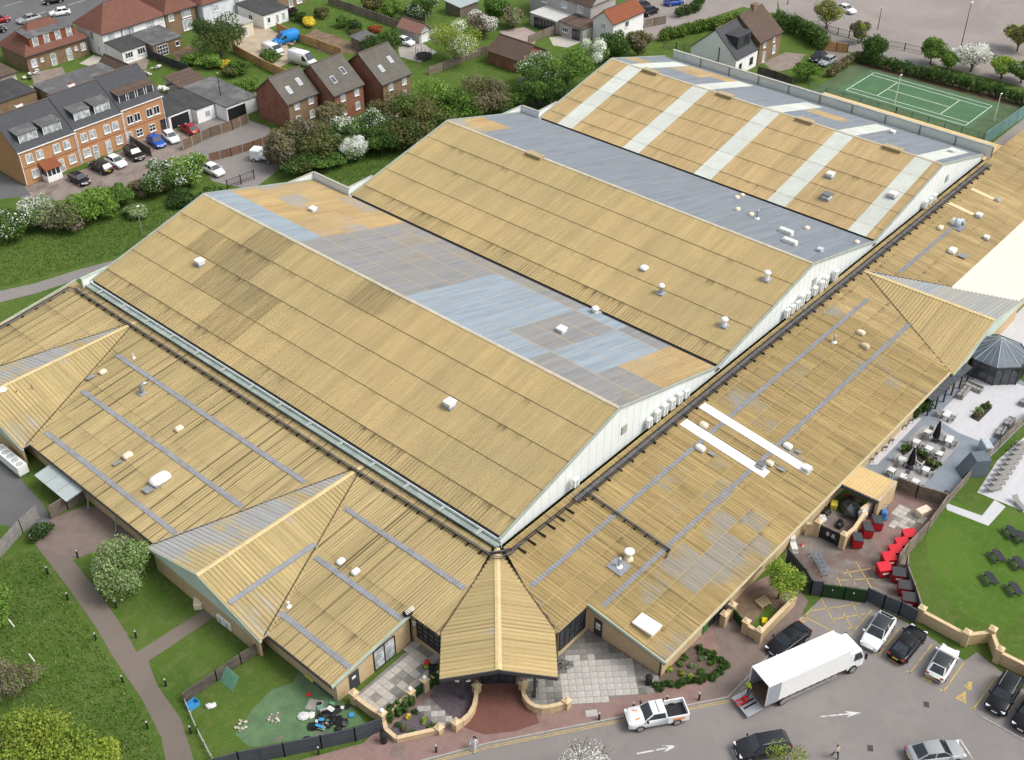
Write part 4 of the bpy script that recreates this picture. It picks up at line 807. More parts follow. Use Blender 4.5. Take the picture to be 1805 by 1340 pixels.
house('house', 'tan brick house at the top edge behind the white bungalow', 85.6, 136.5, 93, 145, 4.6, 8, 'hip', brown_brick, red_tile, [('F', 3.4, .2, 1.0, 2.0, 1, 1), ('F', 5.6, .4, 1.4, 1.5)])
# garages beside the terrace
def garage(label, x0, y0, x1, y1, h, wall, rm, opening, cat='garage'):
    t, ro, b = house('garage', label, x0, y0, x1, y1, h, h+.15, 'flat', wall, rm, over=.12, cat=cat)
    if opening:
        s, w, hh, m = opening; MB().box(b[0]+s-w/2, b[1]-.05, .02, b[0]+s+w/2, b[1]+.0, hh).build('garage_door_or_opening', m, t)  # black panel stands in for the shaded inside of an open garage
        MB().box(b[0]+s-w/2-.1, b[1]-.09, hh, b[0]+s+w/2+.1, b[1]-.004, hh+.22).build('lintel', white_wall, t)
    return t, b
garage('open-fronted garage with black flat roof beside the terrace', 38.6, 106.6, 43.0, 115.5, 2.45, white_wall, felt_dark, (2.1, 3.4, 2.1, black_paint))
t, b = garage('white-fronted garage with a small poster between two open garages', 43.1, 105.2, 46.6, 113.5, 2.45, white_wall, felt_dark, None)
MB().box(b[0]+1.6, b[1]-.03, .7, b[0]+2.5, b[1]-.004, 1.6).build('poster', M('grey_poster', (.35, .38, .42), .4, 6), t)
garage('wide white garage with grey roof and dark opening', 46.8, 102.2, 53.0, 114, 2.5, white_wall, felt, (2.0, 3.6, 2.1, black_paint))
house('outbuilding', 'brown-roofed outbuilding behind the row of garages', 46.9, 114.6, 51.8, 119, 2.4, 3.1, 'flat', grey_wall, brown_tile, cat='outbuilding')
house('outbuilding', 'small grey-roofed lean-to against the red brick houses', 53.2, 97.5, 56, 103, 2.0, 2.5, 'flat', grey_wall, felt, cat='outbuilding')
# three narrow brick houses
for i, (x0, x1, y0, d_, he, zr, lab, wm) in enumerate([(51.4, 57.4, 91.6, 8.2, 4.8, 8.0, 'left one of three narrow brick houses, mossy roof', brown_brick), (58.4, 64.6, 88.4, 10.2, 4.9, 8.7, 'middle one of three narrow brick houses with two dark skylights', red_brick), (66.7, 73.0, 85.8, 10.6, 4.9, 8.8, 'right one of three narrow brick houses, half behind the trees', brown_brick)]):
    ws = [('F', s*(x1-x0), z, 1.0, 1.25, 2) for s in (.27, .76) for z in (3.3, .9)]
    t, ro, b = house('narrow_brick_house', lab, x0, y0, x1, y0+d_, he, zr, 'gx', red_brick, slate_old, ws, .3, grp='narrow brick houses')
    MB().box(b[0]+.0, b[1]-.012, 0, b[2], b[1]-.002, he-.1).build('front_facing', wm, t)
    k = (zr-he)/(d_/2)
    for sx, f in ((.28, .38), (.72, .52)):
        y = b[1]+f*d_/2; x = b[0]+sx*(x1-x0); z = he+k*(y-b[1]); o = MB().slab([(x-.4, y-.55, z-.55*k+.1), (x+.4, y-.55, z-.55*k+.1), (x+.4, y+.55, z+.55*k+.1), (x-.4, y+.55, z+.55*k+.1)], .12).build('skylight', gal, ro)
        MB().slab([(x-.32, y-.46, z-.46*k+.112), (x+.32, y-.46, z-.46*k+.112), (x+.32, y+.46, z+.46*k+.112), (x-.32, y+.46, z+.46*k+.112)], .02).build('skylight_pane', glass_dark if i == 1 else M('pale_skylight', (.34, .37, .38), .1, 2, .4), ro)
# middle and right background houses
t, ro, b = house('garden_garage', 'small pebbledashed garage with pink tiled roof and white door', 92.1, 103, 95.4, 108.6, 2.2, 3.5, 'gy', grey_wall, tile('pink_tiles', (.33, .18, .14)), cat='garage'); MB().box(b[0]+.5, b[1]-.06, .02, b[2]-.5, b[1]-.004, 2.0).build('garage_door_or_opening', upvc, t)
t, ro, b = house('brick_garage', 'red brick double garage with brown tiled roof by the trees', 93.9, 79.4, 101, 87.2, 2.5, 4.3, 'gy', red_brick, brown_tile, cat='garage'); MB().box(b[0]+2.0, b[1]-.06, .02, b[2]-2.0, b[1]-.004, 2.1).build('garage_door_or_opening', upvc, t)
t, ro, b = house('cottage', 'grey rendered cottage pair with rear extensions', 118.2, 82.8, 126, 98, 5.2, 8.2, 'gy', grey_wall, brown_tile, [('L', s, 3.2, 1.5, 1.4, 3) for s in (2.5, 6.5, 11.5)], .3)
t, ro, b = house('house_extension', 'pale-roofed extension with dark folding doors', 113.2, 86.6, 118.1, 93.6, 2.4, 2.6, 'flat', grey_wall, M('pale_grey_roof', (.50, .50, .47), .1, .5), [], .15); win(t, 'L', *b, 3.4, .1, 5.2, 2.0, 6, 1, glass_dark, black_paint, 'folding_door')
t, ro, b = house('house_extension', 'brown-roofed extension beside the white house', 113.2, 80.6, 118.1, 86.4, 2.4, 2.7, 'flat', grey_wall, brown_tile, [('L', 4.2, .9, 1.5, .9, 3, 1, glass_dark)], .15); win(t, 'L', *b, 1.6, .1, 1.8, 2.0, 2, 1, glass_dark, black_paint, 'glazed_door')
t, ro, b = house('white_house', 'white rendered house with red tiled roof and gable towards the trees', 116.0, 75.6, 125.5, 80.4, 4.0, 5.9, 'gx', white_wall, orange_tile, [('L', 2.4, 2.4, 1.1, 1.1, 2), ('F', 4.2, 2.2, 1.1, 1.2, 2, 1, glass_dark)], .25)
t, ro, b = house('white_house', 'white gabled house with slate roof and black box dormer', 117.8, 49.8, 125.0, 59.4, 3.4, 7.6, 'gx', white_wall, slate, [('F', 1.6, .8, .8, 1.3, 1, 1, glass_dark, black_paint), ('F', 5.2, 1.0, 1.0, 1.2, 1, 1, glass_dark, black_paint), ('L', 4.0, .8, .4, 1.2, 1, 1, glass_dark, black_paint)], .15)
MB().box(-2.0, b[1]+1.0, 3.6, 2.2, b[1]+4.4, 6.5).build('dormer', dark_metal, ro); MB().box(-2.2, b[1]+.8, 6.51, 2.4, b[1]+4.6, 6.66).build('dormer_roof', felt_dark, ro); MB().box(.2, b[1]+.96, 4.2, 1.8, b[1]+.995, 6.1).build('dormer_pane', glass_dark, ro)
MB().beam((b[0]-.06, -1.2, .1), (b[0]-.06, -1.2, 4.6), .12, .12).build('downpipe', black_paint, t)
t, ro, b = house('brick_house', 'brown brick house with brown tiled roof joined to the white gabled one', 125.1, 49.6, 132.4, 59.2, 4.5, 8.2, 'gx', brown_brick, brown_tile, [('F', 1.6, 3.0, .9, 1.2), ('F', 5.2, .9, 1.0, 1.4), ('F', 1.8, .1, .9, 2.0, 1, 1, glass_pale, upvc, 'door'), ('F', 4.8, 3.1, .7, .9, 1)], .3)
MB().cbox(1, 0, 7.8, 1.4, .8, 1.3).build('chimney', brown_brick, ro)
house('garden_shed', 'blue-grey roofed shed among blossom at the top', 107.5, 107, 112.5, 111, 2.0, 2.5, 'flat', timber, M('blue_grey_felt', (.33, .38, .38), .1, .6), cat='shed')
house('garden_shed', 'small grey-roofed shed by the dug garden bed', 82.6, 108.6, 86.2, 111.4, 1.8, 2.1, 'flat', timber, felt, cat='shed')
house('garden_shed', 'white-roofed shed at the top edge of the gardens', 116, 112, 120, 115, 2.0, 2.4, 'flat', white_wall, M('pale_grey_roof'), cat='shed')
# ------------------------------------------------------------------ vehicles
def paint(name, c): return M('paint_'+name, c, .06, .8, .22, .4)
P_WHITE, P_BLACK, P_GREY, P_SILVER, P_BLUE, P_RED = paint('white', (.78, .79, .79)), paint('black', (.007, .007, .008)), paint('dark_grey', (.022, .023, .026)), paint('silver', (.30, .31, .32)), paint('blue', (.015, .08, .38)), paint('red', (.28, .012, .018))
car_glass = glass_mat('car_glass', (.016, .022, .028), .03); head_m = M('headlamp_lens', (.70, .73, .75), .1, 6, .1, .8); tail_m = M('tail_lamp', (.42, .015, .015), .1, 6, .2, .6); plate_w = M('plate_white', (.75, .75, .72), .05); plate_y = M('plate_yellow', (.70, .52, .05), .05); rim_m = M('alloy_rim', (.38, .39, .40), .2, 5, .35, .5, .5)
KINDS = {'hatch': dict(L=4.1, W=1.78, H=1.48, ws=(.26, .42), rr=(.80, .96)), 'saloon': dict(L=4.7, W=1.85, H=1.45, ws=(.26, .42), rr=(.70, .90)), 'suv': dict(L=4.6, W=1.88, H=1.68, ws=(.25, .38), rr=(.86, .975)), 'crossover': dict(L=4.5, W=1.85, H=1.58, ws=(.24, .40), rr=(.78, .97))}
CARPROTO = {}
def loft(mb, secs):
    n = len(secs[0]); vs = [p for s in secs for p in s]
    return mb.add(vs, [(i*n+k, i*n+(k+1) % n, (i+1)*n+(k+1) % n, (i+1)*n+k) for i in range(len(secs)-1) for k in range(n)]+[tuple(range(n)), tuple(range(len(vs)-n, len(vs)))[::-1]])
def wheel_set(t, xs, W, r=.33, wd=.22):
    for x in xs:
        for s in (-1, 1):
            y = s*(W/2-wd/2+.02); w = MB().tube([(x, y-wd/2, r), (x, y+wd/2, r)], r, 18).build('wheel', rubber, t)
            MB().tube([(x, y+s*wd*.4, r), (x, y+s*(wd*.5+.015), r)], r*.68, 14).build('rim', rim_m, w)
def make_car(kind, body, roof=None, rails=False):
    K = KINDS[kind]; L, W, H = K['L'], K['W'], K['H']; t = thing('parked_car', '', 'car'); X = lambda f: L/2-f*L; hb = H*.62
    st = [(0, .30, .62, .30), (.015, .26, .80, .43), (.05, .22, .90, .50), (.14, .20, .97, .575), (K['ws'][0], .19, 1.0, .625), (.5, .19, 1.0, .645), (.80, .19, 1.0, .66), (.93, .21, .96, .66 if K['rr'][1] > .92 else .63), (.985, .25, .86, .60 if K['rr'][1] > .92 else .57), (1.0, .30, .72, .42)]
    secs = []
    for f, zb, wf, zt in st:
        w, zt, zb = W/2*wf, zt*H/1.0*1.0, zb*H/1.5; zm = zb+(zt-zb)*.55; x = X(f)
        secs.append([(x, -w*.88, zb), (x, -w, zb+.10), (x, -w*1.0, zm), (x, -w*.95, zt-.05), (x, -w*.80, zt), (x, 0, zt+.025), (x, w*.80, zt), (x, w*.95, zt-.05), (x, w*1.0, zm), (x, w, zb+.10), (x, w*.88, zb)])
    loft(MB(), secs).build('body', body, t, True)
    a0, a1 = K['ws']; b0, b1 = K['rr']; zb = H*.63; wb, wt = W/2*.93, W/2*.70
    ring = lambda f, w, z: [(X(f), -w, z), (X(f), w, z)]
    lo = [(X(a0), -wb*.92, zb), (X(a0), wb*.92, zb), (X(b1), wb*.88, zb), (X(b1), -wb*.88, zb)]; hi = [(X(a1), -wt, H*.965), (X(a1), wt, H*.965), (X(b0), wt*.96, H*.965), (X(b0), -wt*.96, H*.965)]
    V_ = [Vector(p) for p in lo+hi]
    MB().add(V_, [(0,1,5,4),(1,2,6,5),(2,3,7,6),(3,0,4,7)]).build('cabin', body, t)
    def pane(name, q, ins):
        c = sum(q, Vector((0, 0, 0)))/4; n = (q[1]-q[0]).cross(q[3]-q[0]).normalized(); n = n if n.dot(c-Vector((0, 0, H*.6))) > 0 else -n
        MB().poly(*[c+(p-c)*ins+n*.012 for p in q]).build(name, car_glass, t)
    pane('windscreen', [V_[0], V_[1], V_[5], V_[4]], .93); pane('rear_window', [V_[2], V_[3], V_[7], V_[6]], .84)
    for i in ((1, 2, 6, 5), (3, 0, 4, 7)):
        q = [V_[k] for k in i]; m0, m1 = (q[0]+q[1])/2, (q[2]+q[3])/2; pane('side_window', [q[0], m0, m1, q[3]], .88); pane('side_window', [m0, q[1], q[2], m1], .88)
    r = MB(); e = .05
    r.add([(X(a1)+.02, -wt-.01, H*.955), (X(a1)+.02, wt+.01, H*.955), (X(b0)-.02, wt*.96+.01, H*.955), (X(b0)-.02, -wt*.96-.01, H*.955), (X(a1)-.12, -wt*.82, H), (X(a1)-.12, wt*.82, H), (X(b0)+.12, wt*.8, H), (X(b0)+.12, -wt*.8, H)], [(4,5,6,7),(0,1,5,4),(1,2,6,5),(2,3,7,6),(3,0,4,7)]); r.build('roof', roof or body, t, True)
    if rails:
        for s in (-1, 1): MB().tube([(X(a1)-.2, s*wt*.92, H+.03), (X(b0)+.1, s*wt*.9, H+.03)], .025, 6).build('roof_rail', rim_m, t)
    wheel_set(t, (X(.18), X(.80)), W, .33 if H < 1.6 else .36)
    for s in (-1, 1):
        MB().cbox(X(.035), s*W*.34, H*.40, .22, .34, .12, s*-.35).build('headlight', head_m, t); MB().cbox(X(.985), s*W*.36, H*.47, .10, .28, .16).build('taillight', tail_m, t)
        MB().cbox(X(a0+.03), s*(W/2+.06), H*.62, .12, .2, .13).build('mirror', body, t)
    MB().cbox(X(0)+.0, 0, .42, .03, .5, .11).build('number_plate', plate_w, t); MB().cbox(X(1.0)-.01, 0, .55, .03, .5, .11).build('number_plate', plate_y, t)
    MB().cbox(X(.015), 0, .27, .08, W*.5, .12).build('grille', rubber, t); return t
def place(t, fu, fv, ru, rv, label, z=.7, grp='parked cars', name=None):
    a, b = G(fu, fv, z), G(ru, rv, z); t.location = ((a.x+b.x)/2, (a.y+b.y)/2, .012); t.rotation_euler.z = head(b, a); t['label'] = label; t['group'] = grp
    if name: t.name = name
    return t
protos = {}
def car(kind, body, px, label, roof=None, rails=False, grp='cars parked by the leisure centre', name=None):
    key = (kind, body.name, roof.name if roof else '', rails)
    t = make_car(kind, body, roof, rails) if key not in protos else copy_tree(protos[key]); protos.setdefault(key, t); return place(t, *px, label, grp=grp, name=name)
blk_roof = M('black_glass_roof', (.02, .022, .026), .1, 2, .06, .8)
car('crossover', P_WHITE, (1529, 1141, 1567, 1083), 'white car with dark glass roof parked next to the yellow box markings', blk_roof)
car('saloon', P_BLACK, (1619, 1110, 1581, 1156), 'black saloon parked between the two white cars')
car('hatch', P_WHITE, (1676, 1143, 1648, 1191), 'white hatchback with black roof parked tail out', blk_roof)
car('suv', P_BLACK, (1752, 1254, 1789, 1190), 'black estate car with roof rails parked beside the empty disabled bay', None, True)
car('suv', P_BLACK, (1798, 1286, 1838, 1222), 'black car half out of the picture at the right edge')
car('saloon', P_SILVER, (1694, 1319, 1604, 1331), 'silver saloon parked at the bottom of the picture')
car('suv', P_GREY, (1305, 1322, 1384, 1307), 'dark grey car parked behind the budding tree at the bottom', None, True)
car('saloon', P_BLACK, (1363, 1147, 1417, 1106), 'black saloon parked behind the white lorry')
gb = 'cars parked in front of the brick terrace'
car('hatch', P_BLUE, (286, 256, 264, 240), 'bright blue hatchback in the terrace yard', grp=gb); car('hatch', P_WHITE, (312, 249, 289, 231), 'white hatchback beside the blue one in the terrace yard', grp=gb)
car('hatch', P_RED, (322, 220, 344, 232), 'dark red hatchback in front of the open garage', grp=gb); car('suv', P_BLACK, (251, 281, 221, 258), 'black off-roader by the yard fence', None, True, grp=gb)
car('hatch', P_WHITE, (217, 290, 191, 277), 'white hatchback between two dark cars before the terrace', grp=gb); car('suv', P_GREY, (160, 284, 195, 302), 'dark grey estate parked before the white terrace door', grp=gb)
car('hatch', P_BLACK, (152, 321, 126, 307), 'black hatchback in front of the white porch', grp=gb); car('hatch', P_WHITE, (386, 303, 366, 293), 'white car half hidden behind the blossom bush in the lane', grp=gb)
gr_ = 'cars on the main road'
car('hatch', P_WHITE, (88, 23, 122, 18), 'white hatchback driving on the main road', grp=gr_, name='car'); car('saloon', P_SILVER, (35, 36, 66, 28), 'silver car on the main road behind the red house roof', grp=gr_, name='car')
car('hatch', P_RED, (10, 31, -14, 36), 'red car at the left edge on the main road', grp=gr_, name='car'); car('hatch', P_BLACK, (4, 49, -22, 55), 'black car at the left edge below the red one', grp=gr_, name='car'); car('hatch', P_BLACK, (80, 2, 106, -3), 'dark car at the very top of the main road', grp=gr_, name='car')
gt = 'cars parked in the background gardens and lanes'
car('hatch', P_WHITE, (725, 75, 701, 69), 'white car beside the pink-roofed garage', grp=gt); car('suv', P_BLACK, (1141, 4, 1122, 15), 'black off-roader parked behind the white house, upper of two', grp=gt)
car('suv', P_BLACK, (1159, 13, 1131, 25), 'black car parked behind the white house, lower of two', grp=gt); car('hatch', P_BLUE, (1200, 1, 1176, 4), 'dark blue car at the top edge of the lane', grp=gt)
car('saloon', P_WHITE, (1503, 19, 1478, 10), 'white saloon on the gravel car park', grp=gt); car('hatch', P_BLACK, (1432, 105, 1452, 93), 'black car in the drive behind the timber gate', grp=gt); car('hatch', P_SILVER, (1448, 112, 1470, 101), 'silver car in the drive behind the timber gate', grp=gt)
# pickup
def make_pickup():
    t = thing('pickup_truck', 'white pickup truck with orange flashes on the road by the forecourt', 'pickup'); L, W = 5.3, 1.86
    def sec(x, w, zb, zt): return [(x, -w*.9, zb), (x, -w, zb+.12), (x, -w, zt-.1), (x, -w*.92, zt), (x, 0, zt+.03), (x, w*.92, zt), (x, w, zt-.1), (x, w, zb+.12), (x, w*.9, zb)]
    h = W/2
    loft(MB(), [sec(2.65, h*.8, .45, .85), sec(2.58, h*.92, .40, 1.02), sec(2.2, h*.99, .38, 1.12), sec(1.25, h, .36, 1.18), sec(-.75, h, .36, 1.16)]).build('body', P_WHITE, t, True)
    lo = [Vector(p) for p in ((1.3, -h*.9, 1.14), (1.3, h*.9, 1.14), (-.72, h*.92, 1.14), (-.72, -h*.92, 1.14))]; hi = [Vector(p) for p in ((.55, -h*.74, 1.74), (.55, h*.74, 1.74), (-.6, h*.74, 1.74), (-.6, -h*.74, 1.74))]; V_ = lo+hi
    MB().add(V_, [(0,1,5,4),(1,2,6,5),(2,3,7,6),(3,0,4,7),(4,5,6,7)]).build('cabin', P_WHITE, t)
    for nm, i, s in (('windscreen', (0,1,5,4), .92), ('rear_window', (2,3,7,6), .7), ('side_window', (1,2,6,5), .82), ('side_window', (3,0,4,7), .82)):
        q = [V_[k] for k in i]; c = sum(q, Vector())/4; n = (q[1]-q[0]).cross(q[3]-q[0]).normalized(); n = n if n.dot(c-Vector((.3, 0, 1.4))) > 0 else -n; MB().poly(*[c+(p-c)*s+n*.012 for p in q]).build(nm, car_glass, t)
    for s in (-1, 1):
        MB().box(-2.6, s*h*.92-.05, .42, -.74, s*h*.92+.05, 1.16).build('bed_side', P_WHITE, t); MB().cbox(2.5, s*.68, .86, .2, .32, .2).build('headlight', head_m, t); MB().cbox(-2.63, s*.82, .75, .06, .14, .34).build('taillight', tail_m, t)
        MB().cbox(1.1, s*(h+.1), 1.2, .14, .24, .2).build('mirror', black_paint, t); MB().box(-2.2, s*(h+.002)-.012, .72, -1.2, s*(h+.002)+.012, .98).build('flash', M('orange_decal', (.75, .28, .12), .15, 3), t)
        MB().tube([(-.8, s*h*.8, 1.16), (-.8, s*h*.8, 1.7)], .04, 6).build('sports_bar', black_paint, t); MB().cbox(1.75, s*.42, 1.155, .5, .16, .02, s*.3).build('bonnet_flash', M('orange_decal'), t)
    MB().box(-2.55, -h*.9, .60, -.76, h*.9, .64).build('load_bed', black_paint, t); MB().box(-2.64, -h*.9, .45, -2.55, h*.9, 1.14).build('tailgate', P_WHITE, t); MB().cbox(0, 0, 1.745, .06, 1.2, .05).build('roof_bar', rim_m, t)
    MB().cbox(2.62, 0, .6, .1, 1.1, .3).build('grille', black_paint, t); wheel_set(t, (1.65, -1.55), W, .39, .26); return t
place(make_pickup(), 1108, 1266, 1206, 1248, 'white pickup truck with orange flashes on the road by the forecourt', .9, 'vehicles on the service road')
# vans
def make_van(m, L=5.2, H=2.2):
    t = thing('van', '', 'van'); h = .96
    def sec(x, w, zb, zt): return [(x, -w, zb), (x, -w, zt*.55), (x, -w*.93, zt-.08), (x, -w*.8, zt), (x, w*.8, zt), (x, w*.93, zt-.08), (x, w, zt*.55), (x, w, zb)]
    loft(MB(), [sec(L/2, h*.85, .35, .95), sec(L/2-.35, h*.97, .3, 1.1), sec(L/2-.85, h, .3, 1.25), sec(L/2-1.75, h, .3, H-.03), sec(-L/2+.1, h, .3, H), sec(-L/2, h*.96, .35, H-.1)]).build('body', m, t, True)
    x0, x1 = L/2-.9, L/2-1.68; MB().poly((x0, -h*.85, 1.30), (x0, h*.85, 1.30), (x1, h*.78, H-.10), (x1, -h*.78, H-.10)).build('windscreen', car_glass, t); t.children[-1].location = (.05, 0, .04)
    for s in (-1, 1): MB().poly((x0-.1, s*(h+.012), 1.15), (x1-.6, s*(h+.012), 1.15), (x1-.6, s*(h*.97+.02), H*.82), (x1-.1, s*(h*.97+.02), H*.82)).build('side_window', car_glass, t); MB().cbox(L/2-.06, s*.7, .8, .12, .3, .2).build('headlight', head_m, t); MB().cbox(-L/2, s*.88, .9, .06, .14, .5).build('taillight', tail_m, t)
    wheel_set(t, (L/2-.95, -L/2+1.1), h*2, .34); return t
place(make_van(P_WHITE, 5.6, 2.5), 553, 108, 515, 98, 'large white van on the gravel yard by the orange fence', 1.2, 'vans in the gravel yard')
place(make_van(P_WHITE, 4.6, 1.9), 497, 92, 466, 80, 'smaller white van on the gravel yard', 1.0, 'vans in the gravel yard')
place(make_van(M('paint_sky_blue', (.02, .22, .60), .08, 2, .4), 4.9, 2.2), 486, 70, 521, 62, 'bright blue van beside the orange fence', 1.1, 'vans in the gravel yard')
# curtain-side lorry with tail lift
a = (G(1327, 1174, 3.5)+G(1355, 1212, 3.5))/2; b = (G(1470, 1113, 3.5)+G(1501, 1144, 3.5))/2; LB = (b-a).length; W2 = 1.22
t = thing('lorry', 'white curtain-sided lorry with open back and lowered tail lift', 'lorry', (a.x, a.y, .012), head(a, b)); curt = M('white_curtain', (.80, .80, .79), .04, .8, .5)
MB().box(0, -W2, 3.42, LB, W2, 3.5).build('box_roof', curt, t)
for s in (-1, 1): MB().box(1.3, s*W2-.02, 1.05, LB, s*W2+.02, 3.415).build('curtain', curt, t); MB().box(0, s*W2-.02, 1.0, 1.28, s*W2+.02, 3.415).build('rear_side_panel', M('lorry_grey_panel', (.32, .34, .38), .08), t); MB().beam((0, s*W2*.97, 1.0), (0, s*W2*.97, 3.42), .1, .1).build('rear_post', P_WHITE, t)
MB().box(0, -W2, .88, LB, W2, 1.0).build('deck', M('lorry_deck', (.16, .10, .07), .2), t); MB().box(LB-.08, -W2*.97, 1.0, LB, W2*.97, 3.41).build('headboard', P_WHITE, t)
for s in (-1, 1):
    MB().box(2.0, s*W2-.03, .45, LB-1.0, s*W2+.01, .6).build('side_guard', gal, t); MB().box(2.0, s*W2-.03, .68, LB-1.0, s*W2+.01, .8).build('side_guard', gal, t)
    for k in range(9): MB().box(1.7+k*.75, s*(W2+.025)-.02, .85, 1.78+k*.75, s*(W2+.025)+.02, 1.12).build('curtain_buckle', dark_metal, t)
MB().box(.4, -.45, .5, LB+1.6, .45, .87).build('chassis', black_paint, t)
cx0 = LB+.12; MB().add([(cx0, -1.15, .55), (cx0+1.75, -1.13, .5), (cx0+1.75, 1.13, .5), (cx0, 1.15, .55), (cx0, -1.12, 2.6), (cx0+1.35, -1.05, 2.55), (cx0+1.35, 1.05, 2.55), (cx0, 1.12, 2.6), (cx0+1.85, -1.1, 1.45), (cx0+1.85, 1.1, 1.45)], [(0,1,8,5,4),(3,7,6,9,2),(4,5,6,7),(1,2,9,8),(8,9,6,5),(0,4,7,3)]).build('cab', P_WHITE, t)
MB().poly((cx0+1.86, -1.0, 1.52), (cx0+1.86, 1.0, 1.52), (cx0+1.42, .95, 2.48), (cx0+1.42, -.95, 2.48)).build('windscreen', car_glass, t); t.children[-1].location = (.02, 0, .02)
for s in (-1, 1): MB().poly((cx0+.6, s*1.16, 1.5), (cx0+1.6, s*1.15, 1.5), (cx0+1.25, s*1.11, 2.35), (cx0+.6, s*1.12, 2.4)).build('side_window', car_glass, t); MB().cbox(cx0+1.7, s*1.35, 1.5, .12, .25, .6).build('mirror', black_paint, t); MB().cbox(cx0+1.84, s*.85, .6, .1, .35, .2).build('headlight', head_m, t)
MB().add([(cx0, -1.0, 2.62), (cx0+.9, -.9, 2.62), (cx0+.9, .9, 2.62), (cx0, 1.0, 2.62), (cx0, -1.0, 3.35), (cx0, 1.0, 3.35)], [(0,1,4),(3,5,2),(1,2,5,4),(0,4,5,3)]).build('wind_deflector', P_WHITE, t)
wheel_set(t, (1.9, LB+.75), 2.42, .46, .32)
MB().slab([(-1.7, -1.15, .42), (-1.7, 1.15, .42), (-.1, 1.15, .66), (-.1, -1.15, .66)], .07).build('tail_lift', gal, t)
for s in (-.3, .1): MB().slab([(-1.5, s-.08, .47), (-1.5, s+.08, .47), (-.2, s+.08, .665), (-.2, s-.08, .665)], .03).build('ramp_track', rubber, t)
LORRY = t; LM = Matrix.Translation(t.location) @ Matrix.Rotation(t.rotation_euler.z, 4, 'Z')
p = LM @ Vector((-.9, .35, .55)); j = thing('pallet_truck', 'red hand pallet truck on the lorry tail lift', 'pallet truck', p, t.rotation_euler.z); MB().rbox(0, 0, .05, .4, .5, .35, .06).build('pump_body', paint('bright_red', (.5, .02, .02)), j); MB().beam((.1, 0, .3), (.55, 0, 1.0), .06, .06).build('handle', black_paint, j)
for s in (-.2, .2): MB().box(-1.0, s-.08, .06, -.1, s+.08, .12).build('fork', paint('bright_red', None), j)
# small white truck in the side lane
t = thing('small_truck', 'small white flatbed truck in the side lane behind the bare tree', 'truck', G(462, 283, 0), R(115)); MB().rbox(.8, 0, .4, 1.6, 1.8, 1.6, .15).build('cab', P_WHITE, t); MB().box(1.5, -.75, 1.2, 1.62, .75, 1.85).build('windscreen', car_glass, t); MB().box(-2.4, -.9, .7, -.05, .9, .85).build('flatbed', gal, t)
for s in (-1, 1): MB().box(-2.4, s*.9-.03, .85, -.05, s*.9+.03, 1.2).build('side_board', P_WHITE, t)
wheel_set(t, (.9, -1.5), 1.8, .33)
# ------------------------------------------------------------------ people
def person(label, loc, rz, top, legs, skin=(.35, .22, .16), hair=(.02, .015, .012), stride=.18, arm=.25, vest=None):
    """one skinned body, coloured by height (shoes, trousers, top, skin, hair)"""
    t_ = NT('person_'+label[:12]); s = t_.sep(t_.co()); z = s[2]
    col = t_.mix(t_.math('GREATER_THAN', z, .09), (.03, .03, .03), legs); col = t_.mix(t_.math('GREATER_THAN', z, .93), col, top)
    arm_ = t_.math('MULTIPLY', t_.math('GREATER_THAN', t_.math('ABSOLUTE', s[1]), .23), t_.math('LESS_THAN', z, .88)); col = t_.mix(t_.math('MULTIPLY', arm_, t_.math('GREATER_THAN', z, .55)), col, skin)
    col = t_.mix(t_.math('GREATER_THAN', z, 1.46), col, skin); col = t_.mix(t_.math('MULTIPLY', t_.math('GREATER_THAN', t_.math('SUBTRACT', z, t_.math('MULTIPLY', s[0], .9)), 1.62), t_.math('GREATER_THAN', z, 1.5)), col, hair); m = t_.fin(col, .85, .2)
    V = []; E = []; Rr = []
    def v(p, r, par=None):
        V.append(p); Rr.append(r)
        if par is not None: E.append((par, len(V)-1))
        return len(V)-1
    pel = v((0, 0, .95), .14); ch = v((.0, 0, 1.18), .14, pel); up = v((.0, 0, 1.36), .15, ch); nk = v((.01, 0, 1.48), .06, up); h1 = v((.03, 0, 1.58), .095, nk); v((.035, 0, 1.70), .085, h1); v((.115, 0, 1.60), .03, h1)
    for s_ in (-1, 1):
        hp = v((0, s_*.10, .90), .11, pel); kn = v((s_*stride*.5+.04, s_*.11, .50), .075, hp); an = v((s_*stride, s_*.11, .10), .05, kn); v((s_*stride+.16, s_*.12, .045), .045, an)
        sh = v((0, s_*.20, 1.37), .065, up); el = v((-s_*arm*.3-.02, s_*.27, 1.10), .05, sh); wr_ = v((-s_*arm*.6+.08, s_*.27, .86), .035, el); pm = v((-s_*arm*.7+.11, s_*.27, .77), .032, wr_)
        for k in range(4): f_ = v((-s_*arm*.7+.09+k*.016, s_*.27, .69), .010, pm); v((-s_*arm*.7+.11+k*.016, s_*.265, .65-.01*abs(k-1.5)), .009, f_)
        th_ = v((-s_*arm*.7+.155, s_*.25, .745), .011, pm); v((-s_*arm*.7+.17, s_*.245, .71), .010, th_)
    me = bpy.data.meshes.new('person'); me.from_pydata(V, E, []); me.materials.append(m); o = bpy.data.objects.new('person', me); COL.objects.link(o); o.location = loc; o.rotation_euler.z = rz
    sk = o.modifiers.new('skin', 'SKIN'); lay = me.skin_vertices[0] if me.skin_vertices else None
    if lay is None:
        import bmesh
        bm_ = bmesh.new(); bm_.from_mesh(me); bm_.verts.layers.skin.verify(); bm_.to_mesh(me); bm_.free(); lay = me.skin_vertices[0]
    for i, r in enumerate(Rr): lay.data[i].radius = (r, r*(1.25 if i in (1, 2) else 1)); lay.data[i].use_root = i == 0
    o.modifiers.new('sub', 'SUBSURF').levels = 1; o.modifiers[-1].render_levels = 1; sk.use_smooth_shade = True
    return tag(o, label, 'person')
